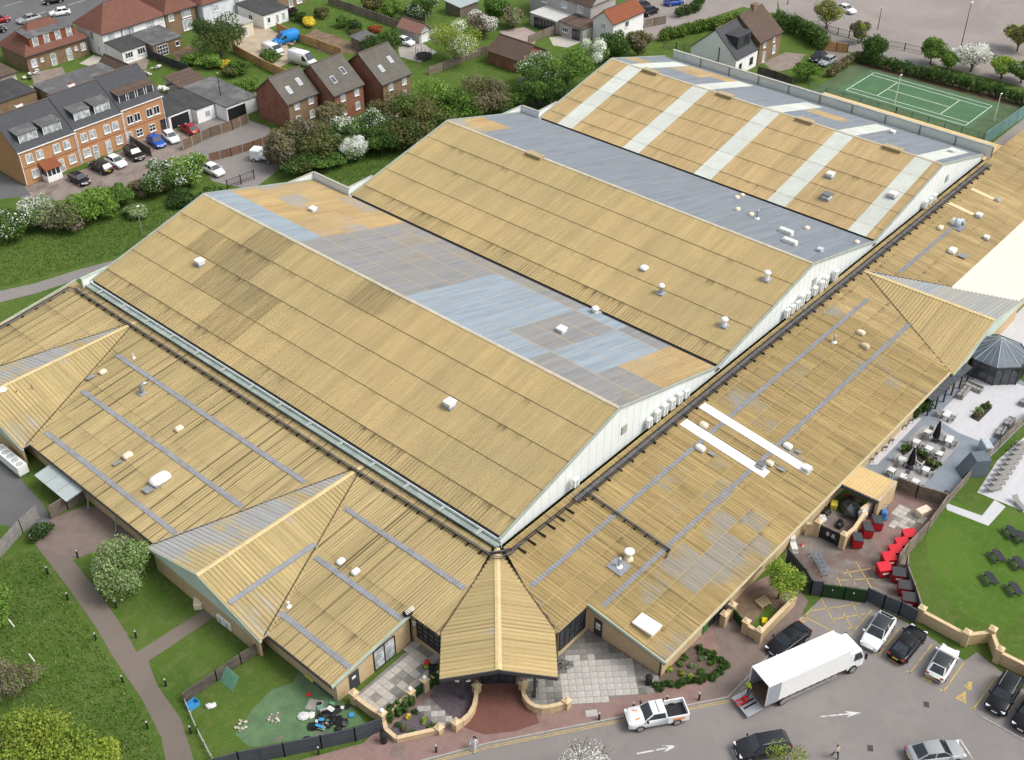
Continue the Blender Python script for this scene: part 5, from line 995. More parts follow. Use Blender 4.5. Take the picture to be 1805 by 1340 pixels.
o = person('person in white top and trousers with a black backpack walking along the kerb', G(836, 1322, .0), R(205), (.62, .64, .68), (.60, .62, .66), stride=.24)
bpk = MB().rbox(-.20, 0, 1.05, .16, .30, .44, .05).build('backpack', rubber); bpk.location = o.location; bpk.rotation_euler.z = o.rotation_euler.z; tag(bpk, 'black backpack on the back of the person in white', 'backpack')
person('person in pale top and dark blue trousers walking in the car park', G(1472, 1336, 0), R(60), (.45, .38, .30), (.02, .03, .08), stride=.26)
person('worker in yellow high-visibility vest and dark trousers on the tail lift', LM @ Vector((-.35, .75, .64)), R(140), (.50, .75, .06), (.03, .03, .04), stride=.1)
# ------------------------------------------------------------------ vegetation
import numpy as np
def leaf_mat(name, c, c2, trans=.25):
    c, c2 = sc3(c, 1.6), sc3(c2, 1.6)
    t = NT(name); v = t.co(); n = t.noise(v, .8, 4, .7); n2 = t.noise(v, 9, 2, .6)
    col = t.mix(t.step(n, .35, .65), c, c2); k = t.math('MULTIPLY_ADD', n2, 1.1, .45); col = t.mix(1.0, col, t.comb(k, k, k), 'MULTIPLY')
    r = t.math('MULTIPLY_ADD', t.rnd(), .3, .85); col = t.mix(1.0, col, t.comb(r, r, r), 'MULTIPLY')
    t.fin(col, .7, .2); tr = t.node('ShaderNodeBsdfTranslucent'); t.put(tr.inputs[0], col); mx = t.node('ShaderNodeMixShader'); mx.inputs[0].default_value = trans
    t.t.links.new(t.b.outputs[0], mx.inputs[1]); t.t.links.new(tr.outputs[0], mx.inputs[2]); t.t.links.new(mx.outputs[0], t.t.nodes['Material Output'].inputs[0]); return t.m
LEAF = {'dark': leaf_mat('leaves_dark', (.030, .062, .016), (.048, .085, .020)), 'mid': leaf_mat('leaves_mid', (.055, .105, .020), (.080, .140, .028)), 'light': leaf_mat('leaves_light', (.095, .165, .028), (.130, .205, .040)),
        'lime': leaf_mat('leaves_lime', (.165, .225, .030), (.230, .275, .045)), 'olive': leaf_mat('leaves_olive', (.085, .090, .030), (.120, .115, .045)), 'grey': leaf_mat('leaves_silver', (.135, .185, .075), (.190, .235, .110)),
        'twig': leaf_mat('twigs_brown', (.115, .095, .060), (.165, .140, .095), .1), 'white': leaf_mat('blossom_white', (.55, .56, .50), (.70, .70, .66), .3), 'purple': leaf_mat('leaves_purple', (.045, .022, .035), (.07, .035, .04)), 'yellow': leaf_mat('flowers_yellow', (.42, .34, .03), (.5, .42, .06)), 'red': leaf_mat('leaves_red', (.20, .05, .02), (.28, .10, .03))}
bark = M('bark', (.10, .08, .06), .3, 3, .95, bump=.4)
def quads_mesh(name, P, N1, N2, mat):
    """leaf quads: centres P with half axes N1, N2"""
    n = len(P); v = np.empty((n, 4, 3), np.float32); v[:, 0] = P-N1-N2*.5; v[:, 1] = P+N1*.2-N2; v[:, 2] = P+N1+N2*.4; v[:, 3] = P-N1*.3+N2
    me = bpy.data.meshes.new(name); me.vertices.add(4*n); me.vertices.foreach_set('co', v.ravel()); me.loops.add(4*n); me.loops.foreach_set('vertex_index', np.arange(4*n, dtype=np.int32))
    me.polygons.add(n); me.polygons.foreach_set('loop_start', np.arange(0, 4*n, 4, dtype=np.int32)); me.polygons.foreach_set('loop_total', np.full(n, 4, dtype=np.int32)); me.materials.append(mat); me.update(); return me
def leaves(rng, clumps, n, size, thin=1.0):
    w = np.array([c[3]*c[4]*c[5] for c in clumps]); w = w**.7; w /= w.sum(); idx = rng.choice(len(clumps), n, p=w); C = np.array(clumps)[idx]
    d = rng.normal(size=(n, 3)); d /= np.linalg.norm(d, axis=1)[:, None]; r = rng.uniform(.25, 1.0, n)**.45*rng.uniform(.85, 1.12, n); P = C[:, :3]+d*r[:, None]*C[:, 3:6]; P[:, 2] = np.maximum(P[:, 2], .03)
    nn = d*.7+rng.normal(size=(n, 3))*.7; a = np.cross(nn, rng.normal(size=(n, 3))); a /= np.linalg.norm(a, axis=1)[:, None]+1e-6; b = np.cross(nn, a); b /= np.linalg.norm(b, axis=1)[:, None]+1e-6
    s = size*rng.uniform(.5, 1.3, n)[:, None]; return P, a*s, b*s*.6*thin
def clumpset(rng, rx, ry, z0, z1, k=10, rough=.45):
    cz, rz_ = (z0+z1)/2, (z1-z0)/2; out = [(0, 0, cz, rx*.62, ry*.62, rz_*.7)]
    for i in range(k):
        d = rng.normal(size=3); d /= np.linalg.norm(d); d[2] = d[2]*.9+.12; f = rng.uniform(.45, .78); q = rng.uniform(.26, rough)
        out.append((d[0]*rx*f, d[1]*ry*f, max(z0+.2, cz+d[2]*rz_*f), rx*q, ry*q, rz_*q*1.1))
    return out
def branches(rng, mb, p, d, L, r, depth, tips):
    q = p+d*L; mb.tube([p, p.lerp(q, .5)+Vector(rng.normal(size=3)*L*.04), q], [r, r*.8, r*.55], 5 if depth else 6, False); tips.append(q)
    if depth == 0: return
    for k in range(3 if depth > 1 else 4):
        nd = (d*.75+Vector(rng.normal(size=3))*.55+Vector((0, 0, .15))).normalized(); branches(rng, mb, p.lerp(q, rng.uniform(.45, 1)), nd, L*rng.uniform(.55, .8), r*.5, depth-1, tips)
SEED = [100]
def plant(label, u, v, rx, h, leaf='mid', n=2200, size=.17, ry=None, second=None, frac=.3, z0=0., trunk=.0, name='bush', cat='bush', grp='bushes and trees around the site', zc=.5, k=10, at=None, rz=0, twig=0):
    SEED[0] += 1; rng = np.random.default_rng(SEED[0]); ry = ry or rx
    if at is None: rx *= 1.22; ry *= 1.22; h *= 1.12; n = int(n*1.35)
    p = at if at is not None else G(u, v, h*zc); t = thing(name, label, cat, (p[0], p[1], 0), rz, grp)
    cl = clumpset(rng, rx, ry, z0, h, k); n2 = int(n*frac) if second else 0
    o = bpy.data.objects.new('crown', quads_mesh('crown', *leaves(rng, cl, n-n2, size), LEAF[leaf])); COL.objects.link(o); o.parent = t
    if second:
        cl2 = [cl[i] for i in rng.choice(len(cl), max(2, len(cl)//2), replace=False)]
        o = bpy.data.objects.new('blossom' if second == 'white' else 'foliage_tips', quads_mesh('tips', *leaves(rng, [(c[0], c[1], c[2]+.05, c[3]*1.06, c[4]*1.06, c[5]*1.08) for c in cl2], int(n2*(1.7 if second == 'white' else 1)), size*(.58 if second == 'white' else .85)), LEAF[second])); COL.objects.link(o); o.parent = t
    mb = MB(); base = max(.06, rx*.045)
    if trunk:
        mb.tube([(0, 0, 0), (.05, .03, z0*.6), (0, 0, h*.7)], [base*1.4, base, base*.4], 8)
        for i in range(6): a = rng.uniform(0, 6.28); mb.tube([(0, 0, z0*.7+h*.05*i), (math.cos(a)*rx*.35, math.sin(a)*rx*.35, z0+h*.15+h*.05*i), (math.cos(a)*rx*.7, math.sin(a)*rx*.7, z0+(h-z0)*rng.uniform(.4, .8))], [base*.6, base*.35, base*.1], 5)
    else:
        for i in range(5): a = rng.uniform(0, 6.28); mb.tube([(math.cos(a)*.15, math.sin(a)*.15, 0), (math.cos(a)*rx*.3, math.sin(a)*rx*.3, h*.4), (math.cos(a)*rx*.6, math.sin(a)*rx*.6, h*.75)], [base, base*.6, base*.15], 5)
    if twig:
        tips = []; 
        for i in range(twig): branches(rng, mb, Vector((0, 0, h*.15)), Vector((rng.normal()*.5, rng.normal()*.5, 1)).normalized(), h*.38, base*.6, 3, tips)
    mb.build('trunk' if trunk else 'stems', bark, t); return t
def T(*a, **k): k.setdefault('name', 'tree'); k.setdefault('cat', 'tree'); k.setdefault('trunk', 1); k.setdefault('z0', 1.2); return plant(*a, **k)
# near left
plant('big rounded silvery-green shrub beside the tarmac path', 213, 1003, 2.9, 4.0, 'grey', 9000, .13, second='light', frac=.3, k=22)
plant('bright yellow-green shrub filling the bottom left corner', 55, 1325, 4.0, 3.4, 'lime', 9000, .13, second='light', frac=.2, k=16)
plant('yellow-green shrub sprawling at the bottom edge left of the path', 150, 1345, 2.2, 2.4, 'lime', 4000, .12)
plant('bare twiggy grey shrub on the left lawn edge', 14, 1200, 2.4, 2.8, 'twig', 2200, .10, second='light', frac=.2, twig=2)
plant('light green shrub at the left edge of the lawn', -18, 1070, 2.2, 3.0, 'light', 3500, .13)
plant('small dark evergreen shrub by the grey timber fence', 71, 936, 1.15, 1.6, 'dark', 2600, .09, second='white', frac=.03)
T('small lime-green tree in the walled garden behind the black car', 1379, 1020, 1.75, 4.0, 'lime', 5200, .10, second='light', frac=.35, zc=.62, k=16)
T('sparse white blossom tree at the bottom edge in front of the road', 1032, 1340, 2.0, 4.2, 'white', 1100, .06, second='light', frac=.15, zc=.6, twig=3, z0=.6)
T('budding twiggy tree in front of the dark grey car', 1388, 1340, 1.5, 3.2, 'lime', 1500, .07, second='olive', frac=.4, zc=.6, twig=2, z0=.5)
# hedgerow on the left, behind the path
for k, (u, v, rx, h, lf, s2, fr_, lab) in enumerate([(18, 395, 3.0, 3.6, 'mid', 'white', .12, 'green bush at the left edge of the hedgerow'), (58, 372, 3.2, 4.2, 'grey', 'white', .3, 'whitish bush second from the left in the hedgerow'), (110, 385, 2.6, 3.4, 'twig', 'mid', .3, 'brownish twiggy bush third in the hedgerow'), (160, 360, 3.4, 4.2, 'light', None, 0, 'fresh green bush beyond the twiggy one in the hedgerow'), (205, 345, 2.4, 2.8, 'mid', None, 0, 'low green bush at the near end of the yard hedge'),
        (285, 312, 3.3, 4.4, 'mid', 'white', .16, 'tall green bush with blossom in front of the terrace yard'), (330, 300, 3.0, 4.6, 'light', 'white', .10, 'light green bush between yard and lane'), (262, 330, 2.2, 2.6, 'olive', 'twig', .4, 'brown-green scrub under the tall blossom bush'), (372, 345, 2.0, 1.8, 'mid', None, 0, 'low scrub by the lane fence'), (320, 352, 2.2, 1.6, 'dark', None, 0, 'low dark scrub behind the near hall'), (240, 372, 1.6, 1.4, 'grey', None, 0, 'low grey-green scrub clump on the bank')]):
    plant(lab, u, v, rx, h, lf, 4200, .20, second=s2, frac=fr_, k=14)
# tree belt behind the halls
for u, v, rx, h, lf, s2, fr_, tw, lab in [(492, 262, 2.6, 5.5, 'twig', 'olive', .3, 3, 'bare pale-twigged tree beside the lane'), (560, 245, 4.0, 5.0, 'olive', 'dark', .4, 1, 'olive-brown tree below the left brick house'), (612, 232, 2.6, 4.2, 'mid', 'white', .25, 0, 'green tree with white flecks below the middle brick house'), (628, 262, 2.2, 3.2, 'grey', 'white', .75, 0, 'bright white blossom bush on the bank'), (655, 218, 2.8, 5.2, 'mid', 'white', .2, 0, 'upright green tree with blossom at its foot'), (690, 200, 3.6, 5.8, 'olive', 'twig', .4, 1, 'brownish tree in front of the right brick house'),
        (735, 195, 3.8, 6.0, 'olive', 'mid', .45, 1, 'broad olive tree right of the brick houses'), (775, 172, 4.0, 6.4, 'light', 'mid', .4, 0, 'bright green tree in the belt before the blossom tree'), (848, 165, 4.2, 6.0, 'olive', 'twig', .5, 1, 'round twiggy olive tree behind the middle hall'), (885, 185, 2.8, 3.6, 'mid', None, 0, 0, 'dark green bush at the foot of the twiggy olive tree'), (520, 290, 3.2, 2.6, 'dark', 'olive', .4, 0, 'dark scrub on the bank beside the lane'), (575, 285, 2.6, 1.8, 'mid', None, 0, 0, 'low scrub on the bank behind the near hall valley'),
        (530, 232, 3.0, 5.4, 'twig', 'olive', .5, 2, 'thin brown tree in front of the left brick house'), (585, 205, 2.6, 4.6, 'olive', 'twig', .4, 1, 'olive tree between the left and middle brick houses'), (668, 240, 3.0, 4.4, 'mid', 'dark', .4, 0, 'green tree low in the middle of the belt'), (715, 235, 3.4, 4.6, 'olive', 'dark', .4, 0, 'dark olive tree at the near edge of the belt'), (765, 215, 3.2, 4.2, 'mid', 'olive', .4, 0, 'green tree at the near edge of the belt'), (812, 188, 3.2, 4.6, 'light', 'mid', .4, 0, 'fresh green tree before the twiggy olive one'), (905, 172, 2.4, 3.4, 'mid', 'dark', .4, 0, 'dark green bush right of the twiggy olive tree'), (945, 160, 3.0, 4.2, 'dark', 'mid', .4, 0, 'dark green tree left of the far hall corner'),
        (800, 70, 4.4, 7.0, 'lime', 'white', .35, 1, 'tall pale blossom tree in the gardens'), (850, 40, 2.6, 4.0, 'twig', 'white', .4, 1, 'greyish blossom tree behind the tall one'), (955, 122, 3.6, 5.2, 'mid', 'white', .18, 0, 'green tree with blossom beside the brick garage'), (1000, 118, 4.0, 5.8, 'mid', 'light', .4, 0, 'rounded green tree behind the far hall'), (985, 165, 3.4, 3.6, 'dark', 'mid', .4, 0, 'dark ivy-like scrub at the corner of the far hall'), (1050, 88, 2.4, 4.8, 'grey', 'white', .6, 0, 'white blossom tree beside the white house'), (1090, 80, 3.0, 5.0, 'dark', 'mid', .4, 0, 'dense dark green tree right of the white house'), (1125, 75, 2.4, 4.6, 'olive', 'twig', .5, 1, 'thin brownish tree by the lane'),
        (385, 58, 4.6, 7.2, 'dark', 'olive', .35, 0, 'big dark evergreen tree behind the gardens'), (872, 12, 2.4, 4.0, 'mid', None, 0, 0, 'green garden tree at the top edge'), (905, 28, 2.2, 3.6, 'twig', 'grey', .4, 1, 'grey leafless shrub by the cottage'), (690, 12, 2.4, 3.6, 'light', None, 0, 0, 'light green shrub in the top middle garden'), (745, 12, 2.6, 4.0, 'mid', 'white', .15, 0, 'garden tree behind the long fence'), (655, 5, 2.0, 3.0, 'olive', None, 0, 0, 'brownish shrub at the top beyond the long fence')]:
    T(lab, u, v, rx, h, lf, 4600, .19, second=s2, frac=fr_, k=14, twig=tw, z0=.5, trunk=1 if h > 4 else 0, zc=.55)
# garden shrubs
for u, v, rx, h, lf, lab in [(350, 100, 2.4, 2.4, 'light', 'bright green clipped hedge lump by the black fence, left of two'), (372, 108, 2.4, 2.2, 'light', 'bright green clipped hedge lump by the black fence, right of two'), (330, 108, 1.3, 1.5, 'mid', 'small green shrub before the clipped hedge'), (392, 112, 1.2, 1.4, 'yellow', 'yellow flowering garden shrub below the big evergreen'), (405, 125, 1.6, 1.8, 'olive', 'brown-green garden shrub near the yellow one'), (425, 120, 2.0, 2.2, 'mid', 'green garden shrub by the orange fence'), (440, 150, 2.4, 1.6, 'light', 'green rough patch in the garden before the brick houses'),
        (515, 22, 1.0, 1.6, 'purple', 'purple shrub by the white bungalow'), (528, 30, 1.4, 1.6, 'dark', 'dark shrub beside the purple one'), (545, 38, 1.6, 1.6, 'yellow', 'yellow-green shrub on the lawn by the bungalow'), (565, 22, 1.5, 1.8, 'olive', 'brownish shrub at the top lawn'), (604, 38, 1.5, 1.9, 'mid', 'left of two round green shrubs on the long lawn'), (624, 46, 1.4, 1.9, 'dark', 'right of two round green shrubs on the long lawn'), (662, 50, 1.2, 1.2, 'red', 'reddish shrub on the long lawn'), (475, 100, 2.0, 2.0, 'mid', 'green bush at the corner of the gravel yard'), (665, 80, 2.8, 3.0, 'dark', 'dark bush behind the middle brick house'), (690, 65, 2.6, 3.0, 'mid', 'bush behind the right brick house'), (630, 55, 1.6, .9, 'olive', 'low planting beside the dug bed')]:
    plant(lab, u, v, rx, h, lf, 1500, .17, k=9)
# right background
def hedge(label, pts, h, w, leaf, n, second=None, frac=.2, z0=0):
    SEED[0] += 1; rng = np.random.default_rng(SEED[0]); P = [G(u, v, h*.5) for u, v in pts]; c = sum((Vector((p.x, p.y, 0)) for p in P), Vector())/len(P); cl = []
    for a, b in zip(P[:-1], P[1:]):
        m = max(2, int((b-a).length/max(.3, min(1.1, w*.45))))
        for i in range(m+1): q = a.lerp(b, i/m); cl.append((q.x-c.x+rng.normal()*.15, q.y-c.y+rng.normal()*.15, h*rng.uniform(.45, .6), w*rng.uniform(.5, .7), w*rng.uniform(.5, .7), h*rng.uniform(.42, .58)))
    t = thing('hedge', label, 'hedge', c, 0, 'hedges'); n2 = int(n*frac) if second else 0
    o = obj('foliage', quads_mesh('foliage', *leaves(rng, cl, n-n2, .19), LEAF[leaf]), t)
    if second: tag(obj('foliage_tips', quads_mesh('tips', *leaves(rng, cl[::2], n2, .17), LEAF[second]), t), kind='stuff')
    mb = MB(); 
    for c_ in cl[::2]: mb.tube([(c_[0], c_[1], 0), (c_[0], c_[1], h*.6)], [.08, .03], 5)
    tag(mb.build('stems', bark, t), kind='stuff')
hedge('long clipped green hedge along the lane by the white gabled house', [(1170, 62), (1215, 50), (1260, 42), (1300, 32)], 2.2, 2.2, 'mid', 7000, 'lime', .25)
hedge('dark clipped hedge behind the brown brick house', [(1372, 35), (1400, 42), (1425, 55), (1448, 70)], 3.4, 2.6, 'dark', 7000, 'mid', .4)
hedge('ivy-dark hedge along the back of the tennis court', [(1520, 100), (1580, 115), (1640, 130), (1700, 145), (1760, 160), (1830, 180)], 2.4, 1.6, 'dark', 9000, 'mid', .3)
hedge('brown-topped hedge between the drive and the court', [(1465, 128), (1490, 110), (1510, 98)], 1.6, 1.4, 'olive', 3500, 'twig', .4)
hedge('green hedge beside the lane at the top', [(1195, 22), (1225, 14), (1235, 0)], 2.0, 1.6, 'dark', 2500)
for u, v, rx, h, lf, s2, fr_, tw, lab in [(1425, 125, 2.5, 3.0, 'light', 'mid', .4, 0, 'light green bush in front of the drive'), (1460, 22, 2.6, 5.2, 'lime', 'twig', .5, 2, 'weeping pale tree on the gravel car park'), (1515, 55, 1.6, 3.8, 'lime', 'twig', .6, 1, 'thin pale tree by the timber gate'), (1538, 82, 2.4, 4.6, 'dark', 'mid', .4, 0, 'dense green tree at the court corner'), (1645, 88, 2.2, 4.2, 'light', 'mid', .3, 0, 'fresh green tree behind the court hedge'), (1672, 108, 1.8, 3.2, 'light', None, 0, 0, 'smaller fresh green tree left of the white blossom'), (1718, 98, 3.0, 4.8, 'white', 'twig', .25, 1, 'white blossom tree behind the court'), (1770, 118, 2.6, 3.6, 'light', 'lime', .4, 0, 'yellow-green tree right of the white blossom'), (1805, 125, 2.4, 3.6, 'mid', 'white', .1, 0, 'green tree at the right edge behind the court'), (1800, 62, 2.6, 5.0, 'olive', 'lime', .4, 2, 'pale drooping tree at the right edge')]:
    T(lab, u, v, rx, h, lf, 3600, .17, second=s2, frac=fr_, k=13, twig=tw, z0=.7, zc=.55)
# loose grass tufts: on the meadows only
def tufts(name, polys, n, hgt, mat, seed):
    rng = np.random.default_rng(seed); out = []
    for px, m in polys:
        Q = np.array([tuple(p) for p in G2(px)]); lo, hi = Q.min(0), Q.max(0); k = 0
        while k < m:
            P = rng.uniform(lo, hi, (m*2, 2)); ins = np.zeros(len(P), bool)
            for i in range(len(Q)):
                a, b = Q[i], Q[(i+1) % len(Q)]; c = ((a[1] > P[:, 1]) != (b[1] > P[:, 1])) & (P[:, 0] < (b[0]-a[0])*(P[:, 1]-a[1])/(b[1]-a[1]+1e-9)+a[0]); ins ^= c
            P = P[ins][:m-k]; out.append(P); k += len(P)
    P = np.concatenate(out); n = len(P); P3 = np.c_[P, np.full(n, hgt*.4)]; th = rng.uniform(0, 6.28, n); a = np.c_[np.cos(th), np.sin(th), rng.normal(size=n)*.3]*hgt*.35; b = np.c_[rng.normal(size=n)*.35, rng.normal(size=n)*.35, np.ones(n)]*hgt*rng.uniform(.3, .9, n)[:, None]
    o = bpy.data.objects.new(name, quads_mesh(name, P3, a, b, mat)); COL.objects.link(o); tag(o, 'loose tufts of longer grass on the rough meadow', 'grass', kind='stuff')
gm = leaf_mat('grass_tufts', (.075, .130, .024), (.125, .175, .045), .3)
tufts('grass_tufts', [([(-20, 1000), (60, 970), (165, 1120), (245, 1245), (285, 1340), (-20, 1345)], 4500), ([(-20, 430), (180, 385), (330, 355), (350, 365), (215, 450), (0, 508), (-20, 510)], 5000), ([(480, 300), (640, 265), (800, 215), (860, 205), (700, 290), (640, 335), (520, 315)], 4000)], 0, .22, gm, 5)
# ------------------------------------------------------------------ fences, walls, street furniture
def r_(n):
    ox, oy, s = {1: (0, 0, 460/1805), 2: (440, 0, 460/1805), 3: (860, 0, 460/1805), 4: (1300, 0, 505/1805), 12: (1300, 640, 505/1805), 9: (0, 640, 460/1805), 13: (0, 960, 460/1622), 14: (440, 960, 460/1622), 15: (860, 960, 460/1622), 16: (1300, 960, 505/1781), 8: (1300, 320, 505/1805)}[n]
    return lambda pts: [(ox+x*s, oy+y*s) for x, y in pts]
def fence(label, px, h, mat, post=None, step=1.9, th=.06, name='fence', cat='fence', z=0, rail=False, pts=None):
    P = pts or [Vector((*p, z)) for p in G2(px, z)]; o = P[0]; t = thing(name, label, cat, o, 0, 'fences')
    for a, b in zip(P[:-1], P[1:]):
        n = max(1, round((b-a).length/step))
        for i in range(n):
            p, q = a.lerp(b, i/n)-o, a.lerp(b, (i+1)/n)-o; d_ = (q-p).normalized()
            if rail:
                for zz in (.35*h, .95*h): MB().beam(p+Vector((0, 0, zz)), q+Vector((0, 0, zz)), .04, .05).build('rail', mat, t)
                k = MB(); m = max(3, int((q-p).length/.22))
                for j in range(m): w = p.lerp(q, (j+.5)/m); k.beam(w, w+Vector((0, 0, h)), .025, .025)
                tag(k.build('bars', mat, t), kind='stuff')
            else:
                MB().beam(p+d_*.05+Vector((0, 0, h/2+.03)), q-d_*.05+Vector((0, 0, h/2+.03)), th, h-.06).build('panel', mat, t); MB().beam(p+d_*.04+Vector((0, 0, h+.03)), q-d_*.04+Vector((0, 0, h+.03)), th+.06, .05).build('capping', mat, t)
                if th < .1:
                    x = Vector((-d_.y, d_.x, 0))*(th/2+.02)
                    for s in (-1, 1): MB().beam(p+d_*.05+x*s+Vector((0, 0, h*.5)), q-d_*.05+x*s+Vector((0, 0, h*.5)), .03, .08).build('rail', mat, t)
            MB().cbox(p.x, p.y, 0, .1, .1, h+.08).build('post', post or mat, t)
        e = b-o; MB().cbox(e.x, e.y, 0, .1, .1, h+.08).build('post', post or mat, t)
    return t
hoard = M('grey_hoarding', (.060, .068, .080), .15, .8, .6); conc_post = M('concrete_post', (.36, .33, .29), .15, 2)
fence('grey board fence bending beside the left driveway', [(-40, 1010), (0, 985), (40, 940), (69, 914)], 1.7, M('grey_boards', (.22, .21, .20), .25, 1.5, rnd=.1))
fence('grey timber gate and fence by the block forecourt', [(92, 915), (120, 898), (150, 882)], 1.7, M('grey_brown_boards', (.15, .125, .105), .25, 1.5, rnd=.1))
R13, R14, R15, R16, R12, R8, R1, R2, R3, R4 = map(r_, (13, 14, 15, 16, 12, 8, 1, 2, 3, 4))
fence('rough dark timber fence along the untidy garden', R13([(1150, 985), (1350, 850), (1500, 745), (1640, 655)]), 1.3, M('dark_boards', (.11, .095, .08), .35, 1.5, rnd=.15), step=1.6)
fence('thin pale rail fence on the untidy garden side', R13([(1150, 985), (1230, 1170), (1320, 1345)]), .8, M('pale_rail', (.45, .43, .38), .1), rail=True, step=2)
fence('curving dark grey hoarding along the bottom of the untidy garden', R14([(-330, 1450), (-60, 1372), (220, 1318), (450, 1270), (660, 1222), (820, 1165)]), 1.7, hoard, step=2.2)
fence('dark grey hoarding beside the green gates', R16([(795, 352), (900, 400), (1000, 440), (1098, 492)]), 1.75, hoard, step=2)
fence('short dark fence left of the green gates', R16([(300, 115), (410, 245), (450, 315), (515, 322)]), 1.9, hoard, step=2)
t = fence('pair of dark green leaf-covered gates', R16([(520, 325), (655, 342), (790, 362)]), 1.6, M('artificial_leaf_green', (.016, .045, .014), .5, 9, .9, bump=.6), black_paint, step=3, th=.12, name='gate', cat='gate')
for px in ((595, 275), (725, 295)): p = G(*R16([px])[0], 1.15)-t.location; MB().cbox(p.x-.0, p.y-.10, 1.05, .45, .02, .16, -.3).build('sign', plastic_white, t)
fence('timber fence round the bin yard by the lawn', R12([(1000, 800), (1120, 850), (1310, 905), (1190, 1075), (1055, 1215), (1000, 1290)]), 1.7, timber)
fence('timber fence between the terrace patio and the lawn', R12([(1310, 900), (1480, 700), (1640, 535), (1850, 330)]), 1.1, timber)
fence('low timber fence from the bins to the first wall pier', R16([(1045, 130), (1040, 200), (1090, 330), (1130, 460)]), 1.5, timber)
fence('brown panel fence beside the terrace yard cars', R1([(890, 985), (960, 1030), (1050, 1085)]), 1.5, M('brown_grey_boards', (.13, .115, .10), .2, 2, rnd=.1), step=1.8)
fence('brown panel fence with pale posts in front of the garages', R1([(1270, 1040), (1460, 950), (1610, 900), (1720, 850)]), 1.6, M('mid_brown_boards', (.17, .125, .09), .2, 2, rnd=.1), conc_post, step=1.8)
fence('low brown panel fence round the grass plot in the lane', R1([(1450, 1120), (1600, 1080), (1760, 1030), (1880, 985)]), 1.3, M('red_brown_boards', (.17, .10, .07), .2, 2, rnd=.1), conc_post, step=1.8)
fence('black metal gate rails across the side lane', R1([(1575, 1310), (1760, 1240)]), 1.5, black_paint, rail=True)
fence('black garden fence behind the terrace', R1([(1010, 385), (1100, 430), (1200, 470), (1310, 510)]), 1.6, felt_dark, step=2)
fence('orange timber fence beside the gravel yard gardens', R1([(1615, 360), (1700, 410), (1805, 465), (1900, 510), (2050, 570)]), 1.6, timber_new, step=1.9)
fence('bright orange timber fence behind the white van', R2([(190, 215), (330, 285), (480, 335), (640, 395)]), 1.6, timber_new, step=1.9)
fence('long grey panel fence beside the top lawn', R2([(545, 30), (700, 80), (880, 145), (1050, 205)]), 1.6, timber, conc_post, step=1.9)
fence('grey panel fence further back in the gardens', R2([(960, 60), (1100, 110), (1220, 150)]), 1.6, timber, conc_post, step=1.9)
fence('grey fence along the lane below the brick garage', R2([(1240, 520), (1340, 490), (1500, 420), (1640, 370)]), 1.5, timber, step=1.9)
fence('timber fence in the cottage gardens', R3([(280, 310), (380, 265), (495, 225)]), 1.6, timber, step=1.9)
fence('timber fence beside the black parked cars', R3([(1080, 195), (1150, 180), (1230, 165)]), 1.6, timber, conc_post, step=1.9)
fence('dark picket fence behind the far parapet', R3([(1215, 330), (1300, 345), (1410, 365)]), 1.3, timber, rail=True)
fence('dark timber fence behind the far parapet by the bush', R4([(125, 470), (230, 500), (340, 540)]), 1.5, M('dark_boards'), step=1.9)
fence('orange-brown timber gates of the drive', R4([(545, 315), (620, 325), (690, 335)]), 1.7, timber_new, black_paint, step=2.2, name='gate', cat='gate')
fence('black railing along the gravel car park', R4([(560, 205), (700, 240), (930, 300), (1050, 320), (1160, 345)]), 1.4, black_paint, rail=True, step=2.6)
# piered brick walls
def bwall(label, pts, h, piers=(), cap=True, z=.1, th=.28, mat=tan_brick, ph=.35, name='garden_wall'):
    P = [Vector((*p, z)) for p in G2(pts, z)]; o = P[0].copy(); t = thing(name, label, 'wall', o, 0, 'brick walls'); P = [p-o for p in P]
    for a, b in zip(P[:-1], P[1:]):
        MB().beam(a+Vector((0, 0, h/2)), b+Vector((0, 0, h/2)), th, h).build('wall', mat, t)
        if cap: MB().beam(a+Vector((0, 0, h+.03)), b+Vector((0, 0, h+.03)), th+.08, .06).build('coping', M('coping_tan', (.60, .46, .28), .12, 2), t)
    for i in piers:
        p = P[i]; MB().cbox(p.x, p.y, 0, .55, .55, h+ph).build('pier', mat, t); MB().cbox(p.x, p.y, h+ph, .68, .68, .1).build('pier_cap', M('coping_tan'), t); MB().cbox(p.x, p.y, h+ph+.1, .55, .55, .16, 0, .2).build('pier_top', M('coping_tan'), t)
    return t
bwall('long tan brick wall with piers zigzagging behind the parking bays', R16([(1128, 472), (1405, 622), (1562, 602), (1606, 727), (1850, 850), (1950, 900)]), 1.3, (0, 1, 2, 3), z=.02)
bwall('curved tan wall on the right of the entrance', R15([(218, 900), (222, 965), (250, 1010), (285, 1035), (330, 1046), (380, 1042), (430, 1030), (490, 1010)]), .75, (0, 7), ph=.12)
bwall('curved tan wall on the left of the entrance', R14([(1412, 915), (1408, 985), (1395, 1040), (1365, 1090), (1325, 1125), (1285, 1145)]), .75, (0, 5), ph=.12)
bwall('tan patio wall with white ball finials and hedge', R14([(655, 985), (740, 1050), (830, 1110), (920, 1040), (1005, 975)]), 1.0, (0, 2, 4)); 
bwall('short tan patio wall beside the porch', R14([(1092, 905), (1190, 830)]), 1.0, (0,))
bwall('low tan wall round the triangular planted bed', R14([(838, 1120), (850, 1170), (915, 1225), (1050, 1195), (1180, 1165)]), .5, (4,), ph=.1)
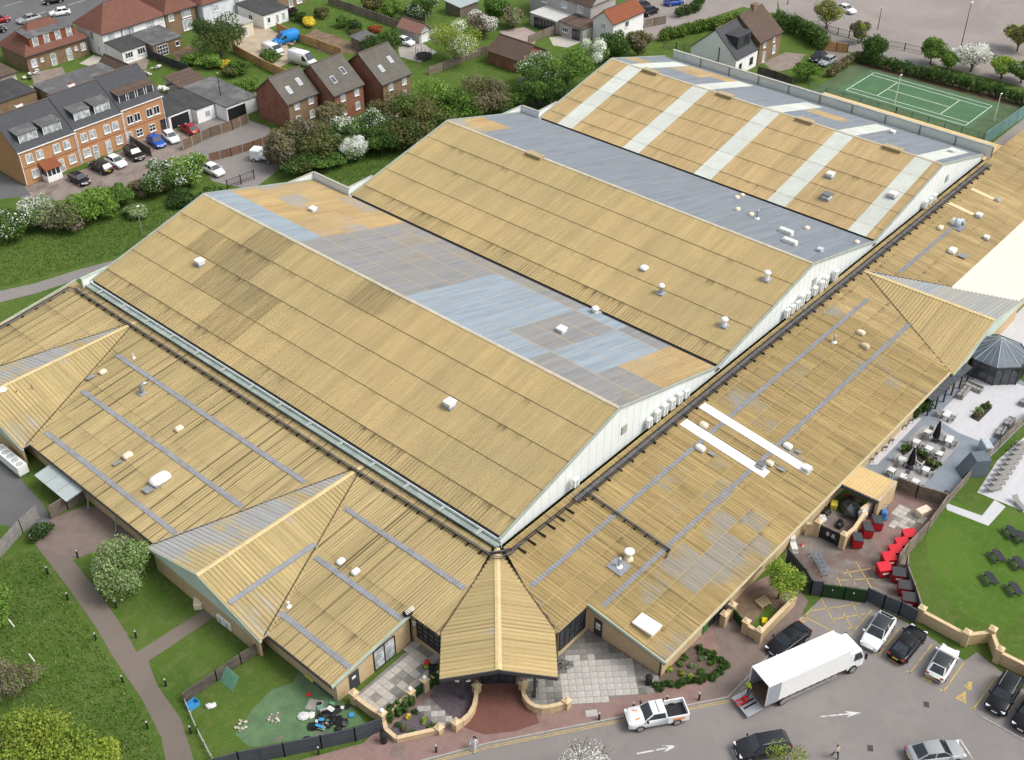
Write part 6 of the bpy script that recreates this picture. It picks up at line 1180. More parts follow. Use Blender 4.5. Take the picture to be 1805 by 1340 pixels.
for k, px in enumerate([(828, 1108), (1003, 972), (1092, 903)]):
    p = G(*R14([px])[0], .1); o = MB().lathe(p.x, p.y, [(.05, 1.78), (.16, 1.86), (.2, 1.98), (.16, 2.1), (.04, 2.16)], 12).build('ball_finial', plastic_white, None, True); o.location.z = -.22; tag(o, '%s white ball finial from the left on the patio wall piers' % ORD[k], 'finial', 'ball finials')
bwall('tan wall of the small garden with the lime tree', R16([(-90, 500), (-40, 440)]), 1.1, (0, 1)); bwall('tan L-shaped wall at the corner of the small garden', R16([(45, 545), (130, 600), (255, 470), (350, 375)]), 1.1, (0, 1))
fence('green leaf gate of the small garden', R16([(-40, 440), (45, 545)]), 1.1, M('artificial_leaf_green'), black_paint, step=3, th=.1, name='gate', cat='gate', z=.1)
fence('green leaf gate in the patio wall', R14([(1010, 970), (1090, 910)]), 1.2, M('artificial_leaf_green'), black_paint, step=3, th=.1, name='gate', cat='gate', z=.1)
hm = leaf_mat('hedge_top', (.02, .055, .012), (.035, .075, .02))
hedge('trimmed hedge on the patio wall', R14([(850, 1075), (920, 1020), (990, 965)]), 1.4, .45, 'dark', 1600); hedge('trimmed hedge on the short wall by the porch', R14([(1110, 860), (1180, 815)]), 1.4, .4, 'dark', 900)
# ---- sheets of paving near the entrance
R_ = lambda f, pts, z, name, mat: sheet(f(pts), z, name, mat)
gravel_dark = M('purple_grey_gravel', (.115, .095, .105), .4, 6, .95, bump=.5)
R_(R14, [(1115, 945), (1190, 840), (1405, 850), (1400, 985), (1365, 1080), (1290, 1110)], .112, 'gravel_bed', gravel_dark); R_(R14, [(855, 1160), (1035, 1010), (1175, 1145), (915, 1215)], .112, 'planted_bed', gravel_dark)
R_(R14, [(1395, 900), (1430, 860), (1620, 860), (1720, 870), (1800, 1110), (1650, 1160), (1460, 1180), (1330, 1135)], .116, 'entrance_paving', brick_mat('dark_red_paving', (.20, .085, .065), (.16, .07, .055), (.12, .08, .07), .21, .105, False, ms=.008))
R_(R15, [(1030, 845), (1078, 765), (1262, 632), (1478, 740), (1400, 828), (1036, 893)], .112, 'mulch_bed', M('bark_mulch', (.125, .095, .075), .45, 5, .95, bump=.6))
R_(R16, [(-70, 420), (60, 535), (140, 590), (330, 370), (290, 330), (150, 260), (40, 300)], .112, 'garden_floor', soil); R_(R16, [(90, 500), (130, 530), (240, 410), (190, 370)], .118, 'turf_strip', lawn)
def slabs(name, px, z, size, cols, ang, gap=.014, clean=None):
    """paving laid slab by slab inside a polygon"""
    Q = G2(px, z); par = struct(MB().flat(Q, z), name, M('paving_joint', (.20, .19, .172), .25, 1.2)); c = sum(Q, Vector((0, 0)))/len(Q); ca, sa = math.cos(ang), math.sin(ang); rng = random.Random(3)
    me = [MB().box(-size/2+gap, -size/2+gap, 0, size/2-gap, size/2-gap, .035).mesh('slab', m) for m in cols]
    def inside(x, y):
        s = False
        for i in range(len(Q)):
            a, b = Q[i], Q[(i+1) % len(Q)]
            if (a.y > y) != (b.y > y) and x < (b.x-a.x)*(y-a.y)/(b.y-a.y)+a.x: s = not s
        return s
    m = int(16/size)
    for i in range(-m, m):
        for j in range(-m, m):
            x, y = c.x+(i*ca-j*sa)*size, c.y+(i*sa+j*ca)*size
            if inside(x, y): obj('slab', me[clean(x, y, rng) if clean else rng.randrange(len(me))], par, (x, y, z+.003), ang)
    return par
sl_g, sl_d, sl_l = M('slab_grey', (.235, .225, .205), .2, 1.5, .9, rnd=.12), M('slab_dark', (.16, .155, .145), .2, 1.5, .9, rnd=.12), M('slab_light', (.42, .40, .37), .15, 1.5, .9, rnd=.08)
cc = G(*R15([(690, 850)])[0], .1); dirr = (G(*R15([(690, 990)])[0], .1)-G(*R15([(700, 640)])[0], .1)).normalized()
def clean(x, y, rng):
    p = Vector((x, y, .1))-cc; u_ = p.dot(dirr); v_ = abs(p.cross(dirr).z); return 2 if (v_ < 3.1+rng.uniform(-.5, .5) and u_ > -2.6+rng.uniform(-.4, .4)) else (0 if rng.random() < .65 else 1)
slabs('slab_forecourt', R15([(400, 640), (575, 520), (1060, 815), (1060, 905), (490, 1005), (350, 1040), (280, 1020), (240, 960), (235, 840)]), .112, .66, [sl_g, sl_d, sl_l], R(45), clean=clean)
slabs('slab_patio', R14([(630, 960), (1050, 600), (1215, 660), (1185, 800), (1000, 960), (840, 1090)]), .112, .8, [sl_l, sl_g, M('slab_cream', (.44, .41, .36), .15, 1.5, .9, rnd=.08)], R(0)); slabs('slab_path', R14([(1045, 1005), (1110, 950), (1265, 1100), (1180, 1160)]), .118, .6, [sl_l, sl_g], R(45))
# ---- road paint
def line(px, w, z, mat, name='road_marking'):
    P = G2(px, z); mb = MB()
    for a, b in zip(P[:-1], P[1:]):
        d_ = (b-a).normalized(); n = Vector((-d_.y, d_.x))*w/2; mb.flat([a-n, b-n, b+n, a+n], z)
    return struct(mb, name, mat)
KW = [Vector(p) for p in G2(KERB, 0)]
for off in (.30, .48):
    mb = MB(); Pk = KW[1:]
    for a, b in zip(Pk[:-1], Pk[1:]):
        d_ = (b-a).normalized(); n = Vector((d_.y, -d_.x)); n = n if (n.x-n.y*0) and n.dot(Vector((-0.6, -0.8))) > 0 or n.dot(Vector((.5, -.9))) > 0 else -n; q = n*off; w = n*.035; mb.flat([a+q-w, b+q-w, b+q+w, a+q+w], .010)
    struct(mb, 'double_yellow_line', yellow_paint)
for s in ([(415, 447), (592, 540)], [(705, 560), (835, 405)], [(520, 335), (605, 490)], [(630, 385), (715, 520)], [(710, 360), (762, 460)], [(470, 410), (770, 365)], [(590, 465), (792, 430)], [(685, 520), (732, 515)], [(660, 178), (825, 150)], [(640, 222), (850, 210)], [(680, 155), (735, 250)], [(735, 105), (840, 280)], [(622, 205), (660, 300)], [(415, 447), (470, 395)], [(372, 490), (425, 440)]): line(R16(s), .10, .012, yellow_paint)
for s in ([(1000, 525), (875, 690)], [(1210, 620), (1070, 800)], [(1410, 730), (1280, 915)], [(1605, 830), (1465, 1025)], [(860, 675), (893, 695)], [(1050, 787), (1093, 806)], [(1255, 900), (1298, 922)], [(1452, 1012), (1480, 1028)]): line(R16(s), .11, .012, yellow_paint)
for tri in ([(938, 712), (955, 705), (1003, 740), (1000, 752)], [(1145, 830), (1185, 812), (1210, 850), (1208, 866)], [(1352, 955), (1418, 908), (1422, 990)]): struct(MB().flat(G2(R16(tri), .012), .012), 'bay_triangle', yellow_paint)
p = G(*R16([(1443, 880)])[0], .014); struct(MB().cbox(p.x, p.y, .012, .7, .35, .004, .6).cbox(p.x+.35, p.y+.1, .0121, .3, .3, .004, .2).cbox(p.x-.3, p.y+.1, .0122, .18, .6, .004, -.3), 'disabled_symbol', yellow_paint)
def arrow(px0, px1, hw):
    a, b = [Vector(p) for p in G2([px0, px1], .012)]; d_ = (b-a).normalized(); n = Vector((-d_.y, d_.x)); L_ = (b-a).length; mb = MB().flat([a-n*.07, a+d_*L_*.75-n*.07, a+d_*L_*.75+n*.07, a+n*.07], .012); mb.flat([a+d_*L_*.62-n*hw, b, a+d_*L_*.62+n*hw, a+d_*L_*.74], .0121); struct(mb, 'road_arrow', white_paint)
arrow(R16([(510, 1070)])[0], R16([(770, 1045)])[0], .32); arrow(R15([(925, 1300)])[0], R15([(1185, 1250)])[0], .35)
for s in ([(1385, 1213), (1465, 1335)], [(1335, 1222), (1390, 1213)]): line(R16(s), .1, .012, white_paint)
line(R15([(1550, 1345), (1515, 1272), (1580, 1270)]), .1, .012, white_paint); line(R16([(1515, 1068), (1640, 1135), (1830, 1240)]), .14, .05, kerb_m, 'bay_kerb')
for px in ((1633, 1242), (1534, 1319)): p = G(*px, .01); struct(MB().cbox(p.x, p.y, .005, .6, .45, .012, .5), 'drain_cover', M('iron_cover', (.06, .055, .05), .3, 8, .6))
p = G(700, 1325, .11); struct(MB().cbox(p.x, p.y, .103, 1.1, 1.1, .008, .7), 'access_cover', pave_brown); p = G(*R15([(645, 1048)])[0], .11); struct(MB().cbox(p.x, p.y, .103, 1.0, .65, .008, -.7), 'access_cover', sl_l)
fc = bpy.data.curves.new('keep_clear_lettering', 'FONT'); fc.body = 'KEEP C'; fc.size = .95; fo = bpy.data.objects.new('keep_clear_lettering', fc); COL.objects.link(fo); fc.materials.append(M('faded_yellow_paint', (.30, .235, .12), .3, 3)); a, b = G(*R16([(425, 440)])[0], .014), G(*R16([(575, 515)])[0], .014); fo.location = a; fo.rotation_euler.z = head(a, b); fo.scale = ((b-a).length/3.1, .9, 1)
def to_mesh(fo):
    """lettering as plain mesh"""
    bpy.context.view_layer.update(); me = bpy.data.meshes.new_from_object(fo.evaluated_get(bpy.context.evaluated_depsgraph_get())); o = obj(fo.name, me, fo.parent); o.location, o.rotation_euler, o.scale = fo.location.copy(), fo.rotation_euler.copy(), fo.scale.copy(); n = fo.name; bpy.data.objects.remove(fo); o.name = n; return o
tag(to_mesh(fo), kind='structure')
# ---- bollards
def bollard(u, v, label, grp, z=0., h=1.0):
    p = G(u, v, z); t = thing('bollard', label, 'bollard', p, 0, grp); MB().lathe(0, 0, [(.09, 0), (.09, h-.14), (.07, h-.13)], 10).build('post', black_paint, t); MB().lathe(0, 0, [(.08, h-.12), (.08, h-.02), (.05, h)], 10).build('light_head', M('bollard_head', (.42, .44, .46), .1, 4, .4), t)
for k, (u, v) in enumerate([(85, 1012), (120.5, 1058), (170, 1129), (217, 1204), (261, 1285)]): bollard(u, v, '%s black bollard from the top along the left edge of the path' % ORD[k], 'bollards on the left path')
for k, (u, v) in enumerate([(137.5, 983), (205, 1072), (240.5, 1125), (293, 1210), (336.6, 1293)]): bollard(u, v, '%s black bollard from the top along the right edge of the path' % ORD[k], 'bollards on the left path')
for k, (u, v) in enumerate([(562, 1329), (769, 1326), (1056, 1269), (1116, 1251), (1175, 1239), (1232, 1234)]): bollard(u, v, '%s black bollard from the left along the kerb' % ORD[k], 'bollards along the kerb', .1, .95)
for k, (u, v) in enumerate([(25, 1105), (61, 1166)]):
    p = G(u, v, 0); o = MB().tube([(p.x, p.y, .0), (p.x-.15, p.y+.25, .95)], .06, 8).build('marker_post', plastic_white); tag(o, '%s leaning white marker post on the left meadow' % ('upper', 'lower')[k], 'post', 'white posts')
# ---- bins and small things by the entrance
def litter_bin(u, v, label):
    p = G(u, v, .1); t = thing('litter_bin', label, 'litter bin', p); MB().lathe(0, 0, [(.26, 0), (.3, .1), (.3, .85), (.33, .9)], 14).build('body', black_paint, t); MB().lathe(0, 0, [(.33, .9), (.3, 1.05), (.1, 1.15)], 14).build('lid', rubber, t)
litter_bin(1143, 1206, 'round black litter bin at the front corner of the building'); litter_bin(677, 1308, 'round black litter bin below the triangular planted bed')
def bicycle(u, v, rz, label):
    p = G(u, v, .15); t = thing('bicycle', label, 'bicycle', p, rz, 'bicycles by the entrance')
    for x in (-.52, .52):
        w = MB(); w.tube([(x+.33*math.cos(a), 0, .34+.33*math.sin(a)) for a in [k*math.pi/10 for k in range(21)]], .022, 6, False); wo = w.build('wheel', rubber, t); s = MB()
        for k in range(6): a = k*math.pi/6; s.tube([(x-.32*math.cos(a), 0, .34-.32*math.sin(a)), (x+.32*math.cos(a), 0, .34+.32*math.sin(a))], .004, 4)
        tag(s.build('spokes', gal, wo), kind='stuff')
    f = MB()
    for a, b in (((-.52, .34), (-.15, .34)), ((-.15, .34), (-.25, .85)), ((-.25, .85), (.35, .88)), ((.35, .88), (-.15, .34)), ((-.52, .34), (-.25, .78)), ((.52, .34), (.33, 1.0))): f.tube([(a[0], 0, a[1]), (b[0], 0, b[1])], .022, 6)
    f.build('frame', dark_metal, t); MB().cbox(-.27, 0, .9, .26, .14, .06).build('saddle', rubber, t); MB().tube([(.25, -.28, 1.02), (.34, 0, 1.0), (.25, .28, 1.02)], .018, 6).build('handlebar', gal, t)
bicycle(986, 1176, R(-30), 'upper dark bicycle leaning by the porch corner'); bicycle(992, 1181, R(-38), 'lower dark bicycle leaning by the porch corner'); bicycle(944, 1216, R(20), 'bicycle parked by the right porch post')
p = G(753, 1175, .14); t = thing('toy_car', 'red and green ride-on toy on the patio', 'toy', p, .5); MB().rbox(0, 0, .12, .75, .45, .25, .08).build('body', M('toy_green', (.25, .5, .05)), t); MB().rbox(-.02, 0, .62, .5, .45, .12, .05).build('roof', M('toy_red', (.6, .03, .03)), t)
for x in (-.25, .25):
    for y in (-.22, .22): MB().tube([(x, y-.04, .12), (x, y+.04, .12)], .12, 10).build('wheel', rubber, t); MB().cbox(x*.8, y*.85, .36, .04, .04, .27).build('pillar', M('toy_red'), t)
p = G(765, 1192, .14); t = thing('storage_bench', 'black storage box beside the porch wall', 'box', p, R(45)); MB().rbox(0, 0, 0, 1.6, .75, .6, .03).build('box', hoard, t); MB().rbox(0, 0, .605, 1.68, .82, .08, .03).build('lid', rubber, t)
for k, (x, y, lf) in enumerate([(930, 1120, 'dark'), (985, 1070, 'yellow'), (1030, 1040, 'dark'), (1085, 1100, 'lime'), (1130, 1130, 'mid'), (960, 1150, 'olive'), (1020, 1170, 'mid')]):
    q = G(*R14([(x, y)])[0], .2); plant('%s small plant from the left in the triangular bed' % ORD[k], 0, 0, .38, .55, lf, 260, .07, at=q, k=4, name='small_plant', cat='plant', grp='bedding plants')
for k, (x, y, lf) in enumerate([(1130, 775, 'lime'), (1190, 740, 'mid'), (1228, 705, 'mid'), (1330, 705, 'grey'), (1385, 738, 'mid'), (1320, 795, 'mid'), (1205, 805, 'lime'), (1260, 820, 'lime'), (1268, 760, 'grey')]):
    q = G(*R15([(x, y)])[0], .2); plant('%s grassy clump in the mulch bed' % ORD[k], 0, 0, .42, .5, lf, 300, .09, at=q, k=4, name='small_plant', cat='plant', grp='mulch bed plants')
hedge('low clipped border hedge round the mulch bed', R15([(1040, 880), (1200, 862), (1400, 822), (1470, 745), (1390, 690), (1310, 640)]), .45, .42, 'dark', 5000)
# ---- untidy garden: turf, rubbish heap
R_(R14, [(300, 785), (480, 905), (640, 1015), (720, 1110), (430, 1190), (0, 1262), (-90, 1180), (20, 1020), (140, 900), (270, 860)], .012, 'artificial_turf', M('faded_turf', (.10, .175, .085), .25, .7, .95, second=(.17, .155, .12), thr=(.56, .68)))
hp = G(*R14([(505, 1085)])[0], .1); rng = random.Random(8); t = thing('rubbish_heap', 'heap of black rubbish bags and debris in the untidy garden', 'rubbish heap', (hp.x, hp.y, .012)); rk = MB()
def lump(mb, x, y, z, r, sq=.7):
    vs = []; n, m = 8, 5
    for i in range(m):
        th = math.pi*i/(m-1)
        for j in range(n): q = r*rng.uniform(.75, 1.15); vs.append((x+q*math.sin(th)*math.cos(2*math.pi*j/n), y+q*math.sin(th)*math.sin(2*math.pi*j/n), z+q*sq*math.cos(th)))
    mb.add(vs, [(i*n+j, (i+1)*n+j, (i+1)*n+(j+1) % n, i*n+(j+1) % n) for i in range(m-1) for j in range(n)])
mats = {'black': M('bin_bag_black', (.012, .012, .013), .3, 4, .35, .5), 'white': M('torn_sheet_white', (.62, .62, .60), .1, 3), 'blue': M('blue_plastic', (.05, .28, .55), .1, 3), 'grey': M('grey_board', (.30, .29, .27), .2, 2), 'green': M('green_board', (.14, .30, .20), .15, 2)}
for k in range(26): m_ = MB(); lump(m_, rng.gauss(0, 1.0), rng.gauss(0, .75), .12, rng.uniform(.22, .5), .5); m_.build('bin_bag', mats['black'], t)
for k in range(16): a = rng.uniform(0, 6.3); d_ = rng.uniform(.6, 1.9); m_ = MB().cbox(math.cos(a)*d_, math.sin(a)*d_*.8, rng.uniform(.05, .38), rng.uniform(.25, .7), rng.uniform(.2, .5), .05, rng.uniform(0, 3)); m_.build('debris', mats[rng.choice(['white', 'blue', 'grey', 'white', 'black', 'green'])], t)
def single(label, name, cat, u, v, f, mat, z=.0): p = G(u, v, z); o = f(MB()).build(name, mat); o.location = (p.x, p.y, z); return tag(o, label, cat)
single('white and blue tarpaulin crumpled beside the rubbish heap', 'tarpaulin', 'tarpaulin', *R14([(335, 1070)])[0], lambda m: (lump(m, 0, 0, .1, .5, .35), lump(m, .5, -.4, .1, .4, .3), m)[2], mats['white']); single('grey paving board lying by the rubbish heap', 'board', 'board', *R14([(405, 1000)])[0], lambda m: m.cbox(0, 0, .015, 1.1, 1.3, .06, .5), mats['grey'])
single('small red plastic bowl on the green turf', 'bowl', 'bowl', *R14([(368, 937)])[0], lambda m: m.lathe(0, 0, [(.15, .015), (.22, .12), (.2, .14)]), M('toy_red')); single('yellow board leaning on the left wing wall', 'leaning_board', 'board', *R14([(385, 835)])[0], lambda m: m.slab([(-.2, -.6, .02), (-.2, .7, .02), (.3, .7, 1.1), (.3, -.6, 1.1)], .05), M('yellow_board', (.62, .55, .08), .15, 2)); single('black boards propped below the eaves beside the yellow one', 'leaning_board', 'board', *R14([(470, 905)])[0], lambda m: m.slab([(-.2, -1.2, .02), (-.2, 1.4, .02), (.3, 1.4, 1.3), (.3, -1.2, 1.3)], .05), hoard)
for px, lab, n_ in ((R14([(150, 1080)])[0], 'small ring of rubble on the green turf', 12), (R13([(1505, 1125)])[0], 'pale stone ring with ash at the left of the turf', 16)):
    p = G(*px, 0); t = thing('rubble_ring', lab, 'rubble', (p.x, p.y, .012))
    for k in range(n_): a = rng.uniform(0, 6.3); d_ = rng.uniform(.25, .6); m_ = MB(); lump(m_, math.cos(a)*d_, math.sin(a)*d_, .06, rng.uniform(.08, .17)); m_.build('stone', M('pale_rubble', (.46, .42, .37), .25, 3, rnd=.3), t)
single('blue plastic crate by the timber fence corner', 'crate', 'crate', *R13([(1200, 1005)])[0], lambda m: m.box(-.5, -.35, .01, .5, .35, .05).box(-.5, -.35, .05, -.46, .35, .5).box(.46, -.35, .05, .5, .35, .5).box(-.46, -.35, .05, .46, -.31, .5).box(-.46, .31, .05, .46, .35, .5), mats['blue']); single('white crumpled sacks beside the blue crate', 'sack', 'sack', *R13([(1300, 1010)])[0], lambda m: (lump(m, 0, 0, .15, .35, .6), lump(m, .35, -.2, .12, .28, .6), m)[2], mats['white']); single('green board leaning on the timber fence', 'leaning_board', 'board', *R13([(1435, 860)])[0], lambda m: m.slab([(-.5, -.9, .02), (-.5, .9, .02), (.35, .9, 1.2), (.35, -.9, 1.2)], .05), mats['green'])
# ---- boxes against the left wall
single('cream rounded storage box on the lawn by the wall', 'storage_box', 'box', *R13([(1235, 375)])[0], lambda m: m.rbox(0, 0, .01, 1.3, .8, .7, .12, .9), plastic_cream)
p = G(20, 815, .5); t = thing('condenser_bank', 'long white condenser unit with fans at the left edge', 'condenser', (p.x, p.y, 0), R(90)); MB().box(-2.6, -.55, .35, 2.4, .55, 1.45).build('casing', M('ac_white'), t)
for k in range(5): MB().lathe(-2.1+k*.95, 0, [(.38, 1.44), (.38, 1.5), (.3, 1.52)], 16).build('fan', M('ac_grille'), t)
for x in (-2.3, 0, 2.1): MB().cbox(x, 0, 0, .15, .9, .35).build('foot', gal, t)
for k, px in enumerate(((1380, 480), (1425, 515))): p = G(*R13([px])[0], .3); o = copy_tree(ac0); o.location = (p.x, p.y, .25); o.rotation_euler.z = R(-90); o.scale = (1, 1, .7); o['label'] = '%s of two white air conditioners low on the left gable wall' % ('left', 'right')[k]; o['group'] = 'air conditioners on the left wall'
# ---- lamp posts and floodlights
def lamp(u, v, h, label, arm=.6, mat=black_paint, head_=True):
    p = G(u, v, 0); t = thing('lamp_post', label, 'lamp post', p); MB().tube([(0, 0, 0), (0, 0, h)], [.09, .05], 8).build('pole', mat, t); MB().cbox(arm*.5, 0, h, arm, .2, .1).build('lantern', plastic_white, t)
lamp(251, 412, 4.2, 'thin grey lamp post on the meadow behind the near hall', .4, gal); lamp(1694, 82, 8.2, 'tall black lamp post on the gravel car park', .8); lamp(1577, 183, 5.0, 'white floodlight mast on the near side of the tennis court, left', .5, plastic_white); lamp(1752, 213, 4.6, 'white floodlight mast on the near side of the tennis court, right', .5, plastic_white); lamp(1547, 52, 4.2, 'short black post beside the gravel car park fence', .2); lamp(1388, 8, 6, 'black lamp post at the top by the car park entrance', .6); lamp(393, 195, 6.5, 'dark pole behind the white garage', .1)
# ---- tennis court
struct(MB().flat([(120.5, 5.5), (143.5, 5.5), (142.0, 37), (121.5, 36.5)], .006), 'court_surround', M('court_green_worn', (.085, .125, .062), .25, .4, .95, second=(.14, .095, .06), thr=(.6, .75)))
struct(MB().flat([(138.5, 6), (143.4, 6), (142.0, 36.8), (137.6, 36.8)], .009), 'court_dirt', M('brown_leaf_litter', (.10, .062, .040), .3, .6, .95, second=(.06, .09, .03), thr=(.5, .62)))
struct(MB().flat([(125.2, 9.4), (137.4, 9.4), (136.8, 33.2), (125, 33.2)], .012), 'tennis_court', M('court_green', (.075, .155, .075), .15, .35, .95))
cl_ = M('court_line', (.62, .66, .60), .1, 1)
def cline(x0, y0, x1, y1, w=.14): struct(MB().flat([(min(x0, x1)-w/2, min(y0, y1)-w/2), (max(x0, x1)+w/2, min(y0, y1)-w/2), (max(x0, x1)+w/2, max(y0, y1)+w/2), (min(x0, x1)-w/2, max(y0, y1)+w/2)], .017), 'court_line', cl_)
for a in ((125.9, 10.4, 125.9, 32.2), (136.4, 10.4, 136.4, 32.2), (127.3, 10.4, 127.3, 32.2), (135.0, 10.4, 135.0, 32.2), (125.9, 10.4, 136.4, 10.4), (125.9, 32.2, 136.4, 32.2), (127.3, 15.5, 135.0, 15.5), (127.3, 27.0, 135.0, 27.0), (131.1, 15.5, 131.1, 27.0)): cline(*a)
mesh_g = M('green_mesh', (.10, .22, .17), .2, 2, .8)
fence('green mesh fence between the court and the tan store roof', None, 2.4, mesh_g, rail=True, step=3, pts=[Vector((119.6, 36, 0)), Vector((119.8, 20, 0)), Vector((120, 6, 0))]); fence('green windbreak fence at the right end of the court', None, 2.4, M('green_windbreak', (.13, .24, .22), .15, 1), step=3, pts=[Vector((120.2, 5, 0)), Vector((132, 4.6, 0)), Vector((145, 4.2, 0))])
struct(MB().flat([(107, -20), (200, -26), (200, 4), (120, 4.4), (107, 1)], .006), 'rear_yard', gravel_mat)
# ------------------------------------------------------------------ bin yard, beer garden and lawn on the right
sheet(R16([(300, 110), (450, 300), (520, 322), (795, 352), (1095, 490), (1130, 460), (1040, 200), (1045, 130), (1050, 60), (900, -100), (500, -250), (300, -50)]), .004, 'service_yard', M('yard_concrete', (.20, .175, .155), .25, .5, .9, second=(.16, .11, .095), thr=(.45, .6)))
sheet(R12([(800, 990), (900, 1215), (1000, 1290), (1190, 1075), (1310, 905), (1000, 800), (880, 900)]), .008, 'bin_yard_paving', pave_red)
slabs('sett_patch', R12([(945, 1025), (1030, 890), (1195, 960), (1090, 1065)]), .012, .62, [sl_l, sl_g, M('slab_cream')], R(0))
sheet(R12([(1060, 320), (1190, 180), (1420, -20), (1560, -60), (1700, 60), (1860, 150), (1860, 330), (1480, 705), (1310, 905), (1120, 850), (780, 650)]), .010, 'terrace', M('grey_blue_paving', (.22, .25, .285), .12, .6, .85))
m_wp = brick_mat('white_porcelain_paving', (.54, .54, .55), (.50, .50, .52), (.40, .40, .40), .9, .6, False, ms=.01, var=.06); m_gp = brick_mat('mid_grey_paving', (.36, .35, .34), (.33, .32, .31), (.27, .27, .26), .6, .6, False, ms=.01, var=.1)
sheet(R12([(1240, 345), (1500, 90), (1690, 105), (1860, 165), (1860, 320), (1545, 500), (1395, 440)]), .016, 'white_terrace', m_wp); sheet(R12([(1160, 400), (1250, 395), (1400, 495), (1390, 520), (1170, 770), (1110, 745), (920, 690), (1010, 560)]), .016, 'dining_terrace', m_gp); sheet(R12([(1010, 395), (1090, 335), (1160, 350), (880, 640), (830, 640)]), .016, 'side_strip', m_wp)
sheet(R12([(1640, 610), (1860, 420), (2300, 600), (2300, 1200), (1735, 905), (1620, 860), (1510, 815)]), .012, 'sun_terrace', m_wp); sheet(R12([(1310, 880), (1540, 962), (1620, 862), (1690, 905), (1580, 1026), (1320, 925)]), .016, 'white_path', m_wp)
sheet(R12([(1310, 900), (1350, 860), (1560, 960), (1610, 975), (1690, 905), (1900, 1020), (2000, 1300), (1700, 1700), (1450, 1600), (1330, 1500), (1200, 1250), (1190, 1080)]), .005, 'side_lawn', lawn)
# bar and plant-store canopies
q = [G(*p, 2.6) for p in R12([(778, 650), (998, 748), (885, 872), (655, 766)])]; c = sum(q, Vector())/4; t = thing('bin_store', 'small tan ribbed lean-to roof over the open store', 'store', (c.x, c.y, 0)); L_ = [p-Vector((c.x, c.y, 0)) for p in q]
MB().slab(L_, .1).build('roof', M('store_roof_tan'), t)
for k in range(12): a, b = L_[0].lerp(L_[1], k/11), L_[3].lerp(L_[2], k/11); MB().beam(a+Vector((0, 0, .03)), b+Vector((0, 0, .03)), .07, .06).build('roof_rib', M('store_roof_tan'), t)
MB().beam(L_[1]-Vector((0, 0, 1.2)), L_[2]-Vector((0, 0, 1.2)), .3, 2.6).build('wall', tan_brick, t); MB().beam(L_[3]-Vector((0, 0, .15)), L_[2]-Vector((0, 0, .15)), .2, .35).build('fascia', dark_metal, t)
P3 = lambda px, z=0.: G(*R12([px])[0], z)
def gate_plain(label, a, b, h, mat): p, q_ = P3(a), P3(b); o = thing('yard_gate', label, 'gate', p); e = q_-p; MB().beam(Vector((0, 0, h/2)), e+Vector((0, 0, h/2)), .08, h).build('leaf', mat, o); return o, p, e
t, p, e = gate_plain('black solid yard gate with white characters', (500, 1090), (652, 1160), 1.6, black_paint)
fc2 = bpy.data.curves.new('gate_lettering', 'FONT'); fc2.body = '8 8.'; fc2.size = .9; fo2 = bpy.data.objects.new('gate_lettering', fc2); COL.objects.link(fo2); fc2.materials.append(plastic_white); fo2.parent = t; n_ = Vector((e.y, -e.x, 0)).normalized(); fo2.location = e*.33+n_*.06+Vector((0, 0, .7)); fo2.rotation_euler = (R(90), 0, head((0, 0), e)); fo2.scale = (.8, .8, 1); to_mesh(fo2)
bwall('tan brick pier wall left of the black yard gate', R12([(420, 1080), (495, 1085)]), 1.5, (1,), z=.01); bwall('tan brick wall right of the black yard gate', R12([(655, 1165), (720, 1110), (790, 1010)]), 1.5, (0,), z=.01)
bwall('white-painted wall beside the black-lidded bins', R12([(760, 1010), (800, 980), (850, 925), (900, 880)]), 1.9, (), mat=white_wall, z=.01)
def wheelie(px, z, label, lid, rz=0): 
    p = G(*px, 0); t = thing('waste_bin', label, 'bin', (p.x, p.y, .016), rz, 'red waste bins'); MB().cbox(0, 0, .15, 1.15, .9, .95, 0, 1.08).build('body', M('bin_red', (.42, .012, .020), .1, 1.5, .45), t)
    MB().slab([(-.64, -.5, 1.1), (.64, -.5, 1.1), (.64, .5, 1.32), (-.64, .5, 1.32)], .08).build('lid', lid, t)
    for x in (-.45, .45):
        for y in (-.33, .33): MB().tube([(x-.04, y, .08), (x+.04, y, .08)], .08, 8).build('castor', rubber, t)
    MB().box(-.3, -.50, .55, .3, -.485, .75).build('label_panel', plastic_white, t)
red_lid, blk_lid = M('bin_red_lid', (.55, .018, .03), .08, 1.5, .4), M('bin_black_lid', (.05, .05, .055), .1, 2, .5)
for k, px in enumerate(R12([(1070, 1125), (1025, 1180), (985, 1225)])+R16([(930, 125), (900, 190)])): wheelie(px, 0, '%s red-lidded bin from the top along the timber fence' % ORD[k], red_lid, R(-38))
for k, px in enumerate(R16([(993, 225), (1030, 305), (1055, 380)])): wheelie(px, 0, '%s dark-lidded red bin from the top behind the hoarding' % ORD[k], blk_lid, R(-60))
for k, px in enumerate(R12([(870, 1040), (810, 1085), (745, 1150)])): wheelie(px, 0, '%s dark-lidded red bin from the right against the white wall' % ORD[k], blk_lid, R(40))
p = P3((915, 975)); t = thing('cage_trolley', 'blue cage trolley by the white wall', 'trolley', (p.x, p.y, .016), .6); mb = mats['blue']
MB().box(-.45, -.35, .12, .45, .35, .18).build('deck', mb, t); MB().rbox(0, 0, .19, .7, .55, .75, .08).build('sack_load', M('blue_sack', (.08, .18, .42), .3, 4), t)
for x in (-.43, .43):
    for z in (.2, .6, 1.0, 1.4): MB().beam((x, -.34, z), (x, .34, z), .03, .03).build('rail', mb, t)
    for y in (-.34, .34): MB().beam((x, y, .05), (x, y, 1.5), .035, .035).build('upright', mb, t)
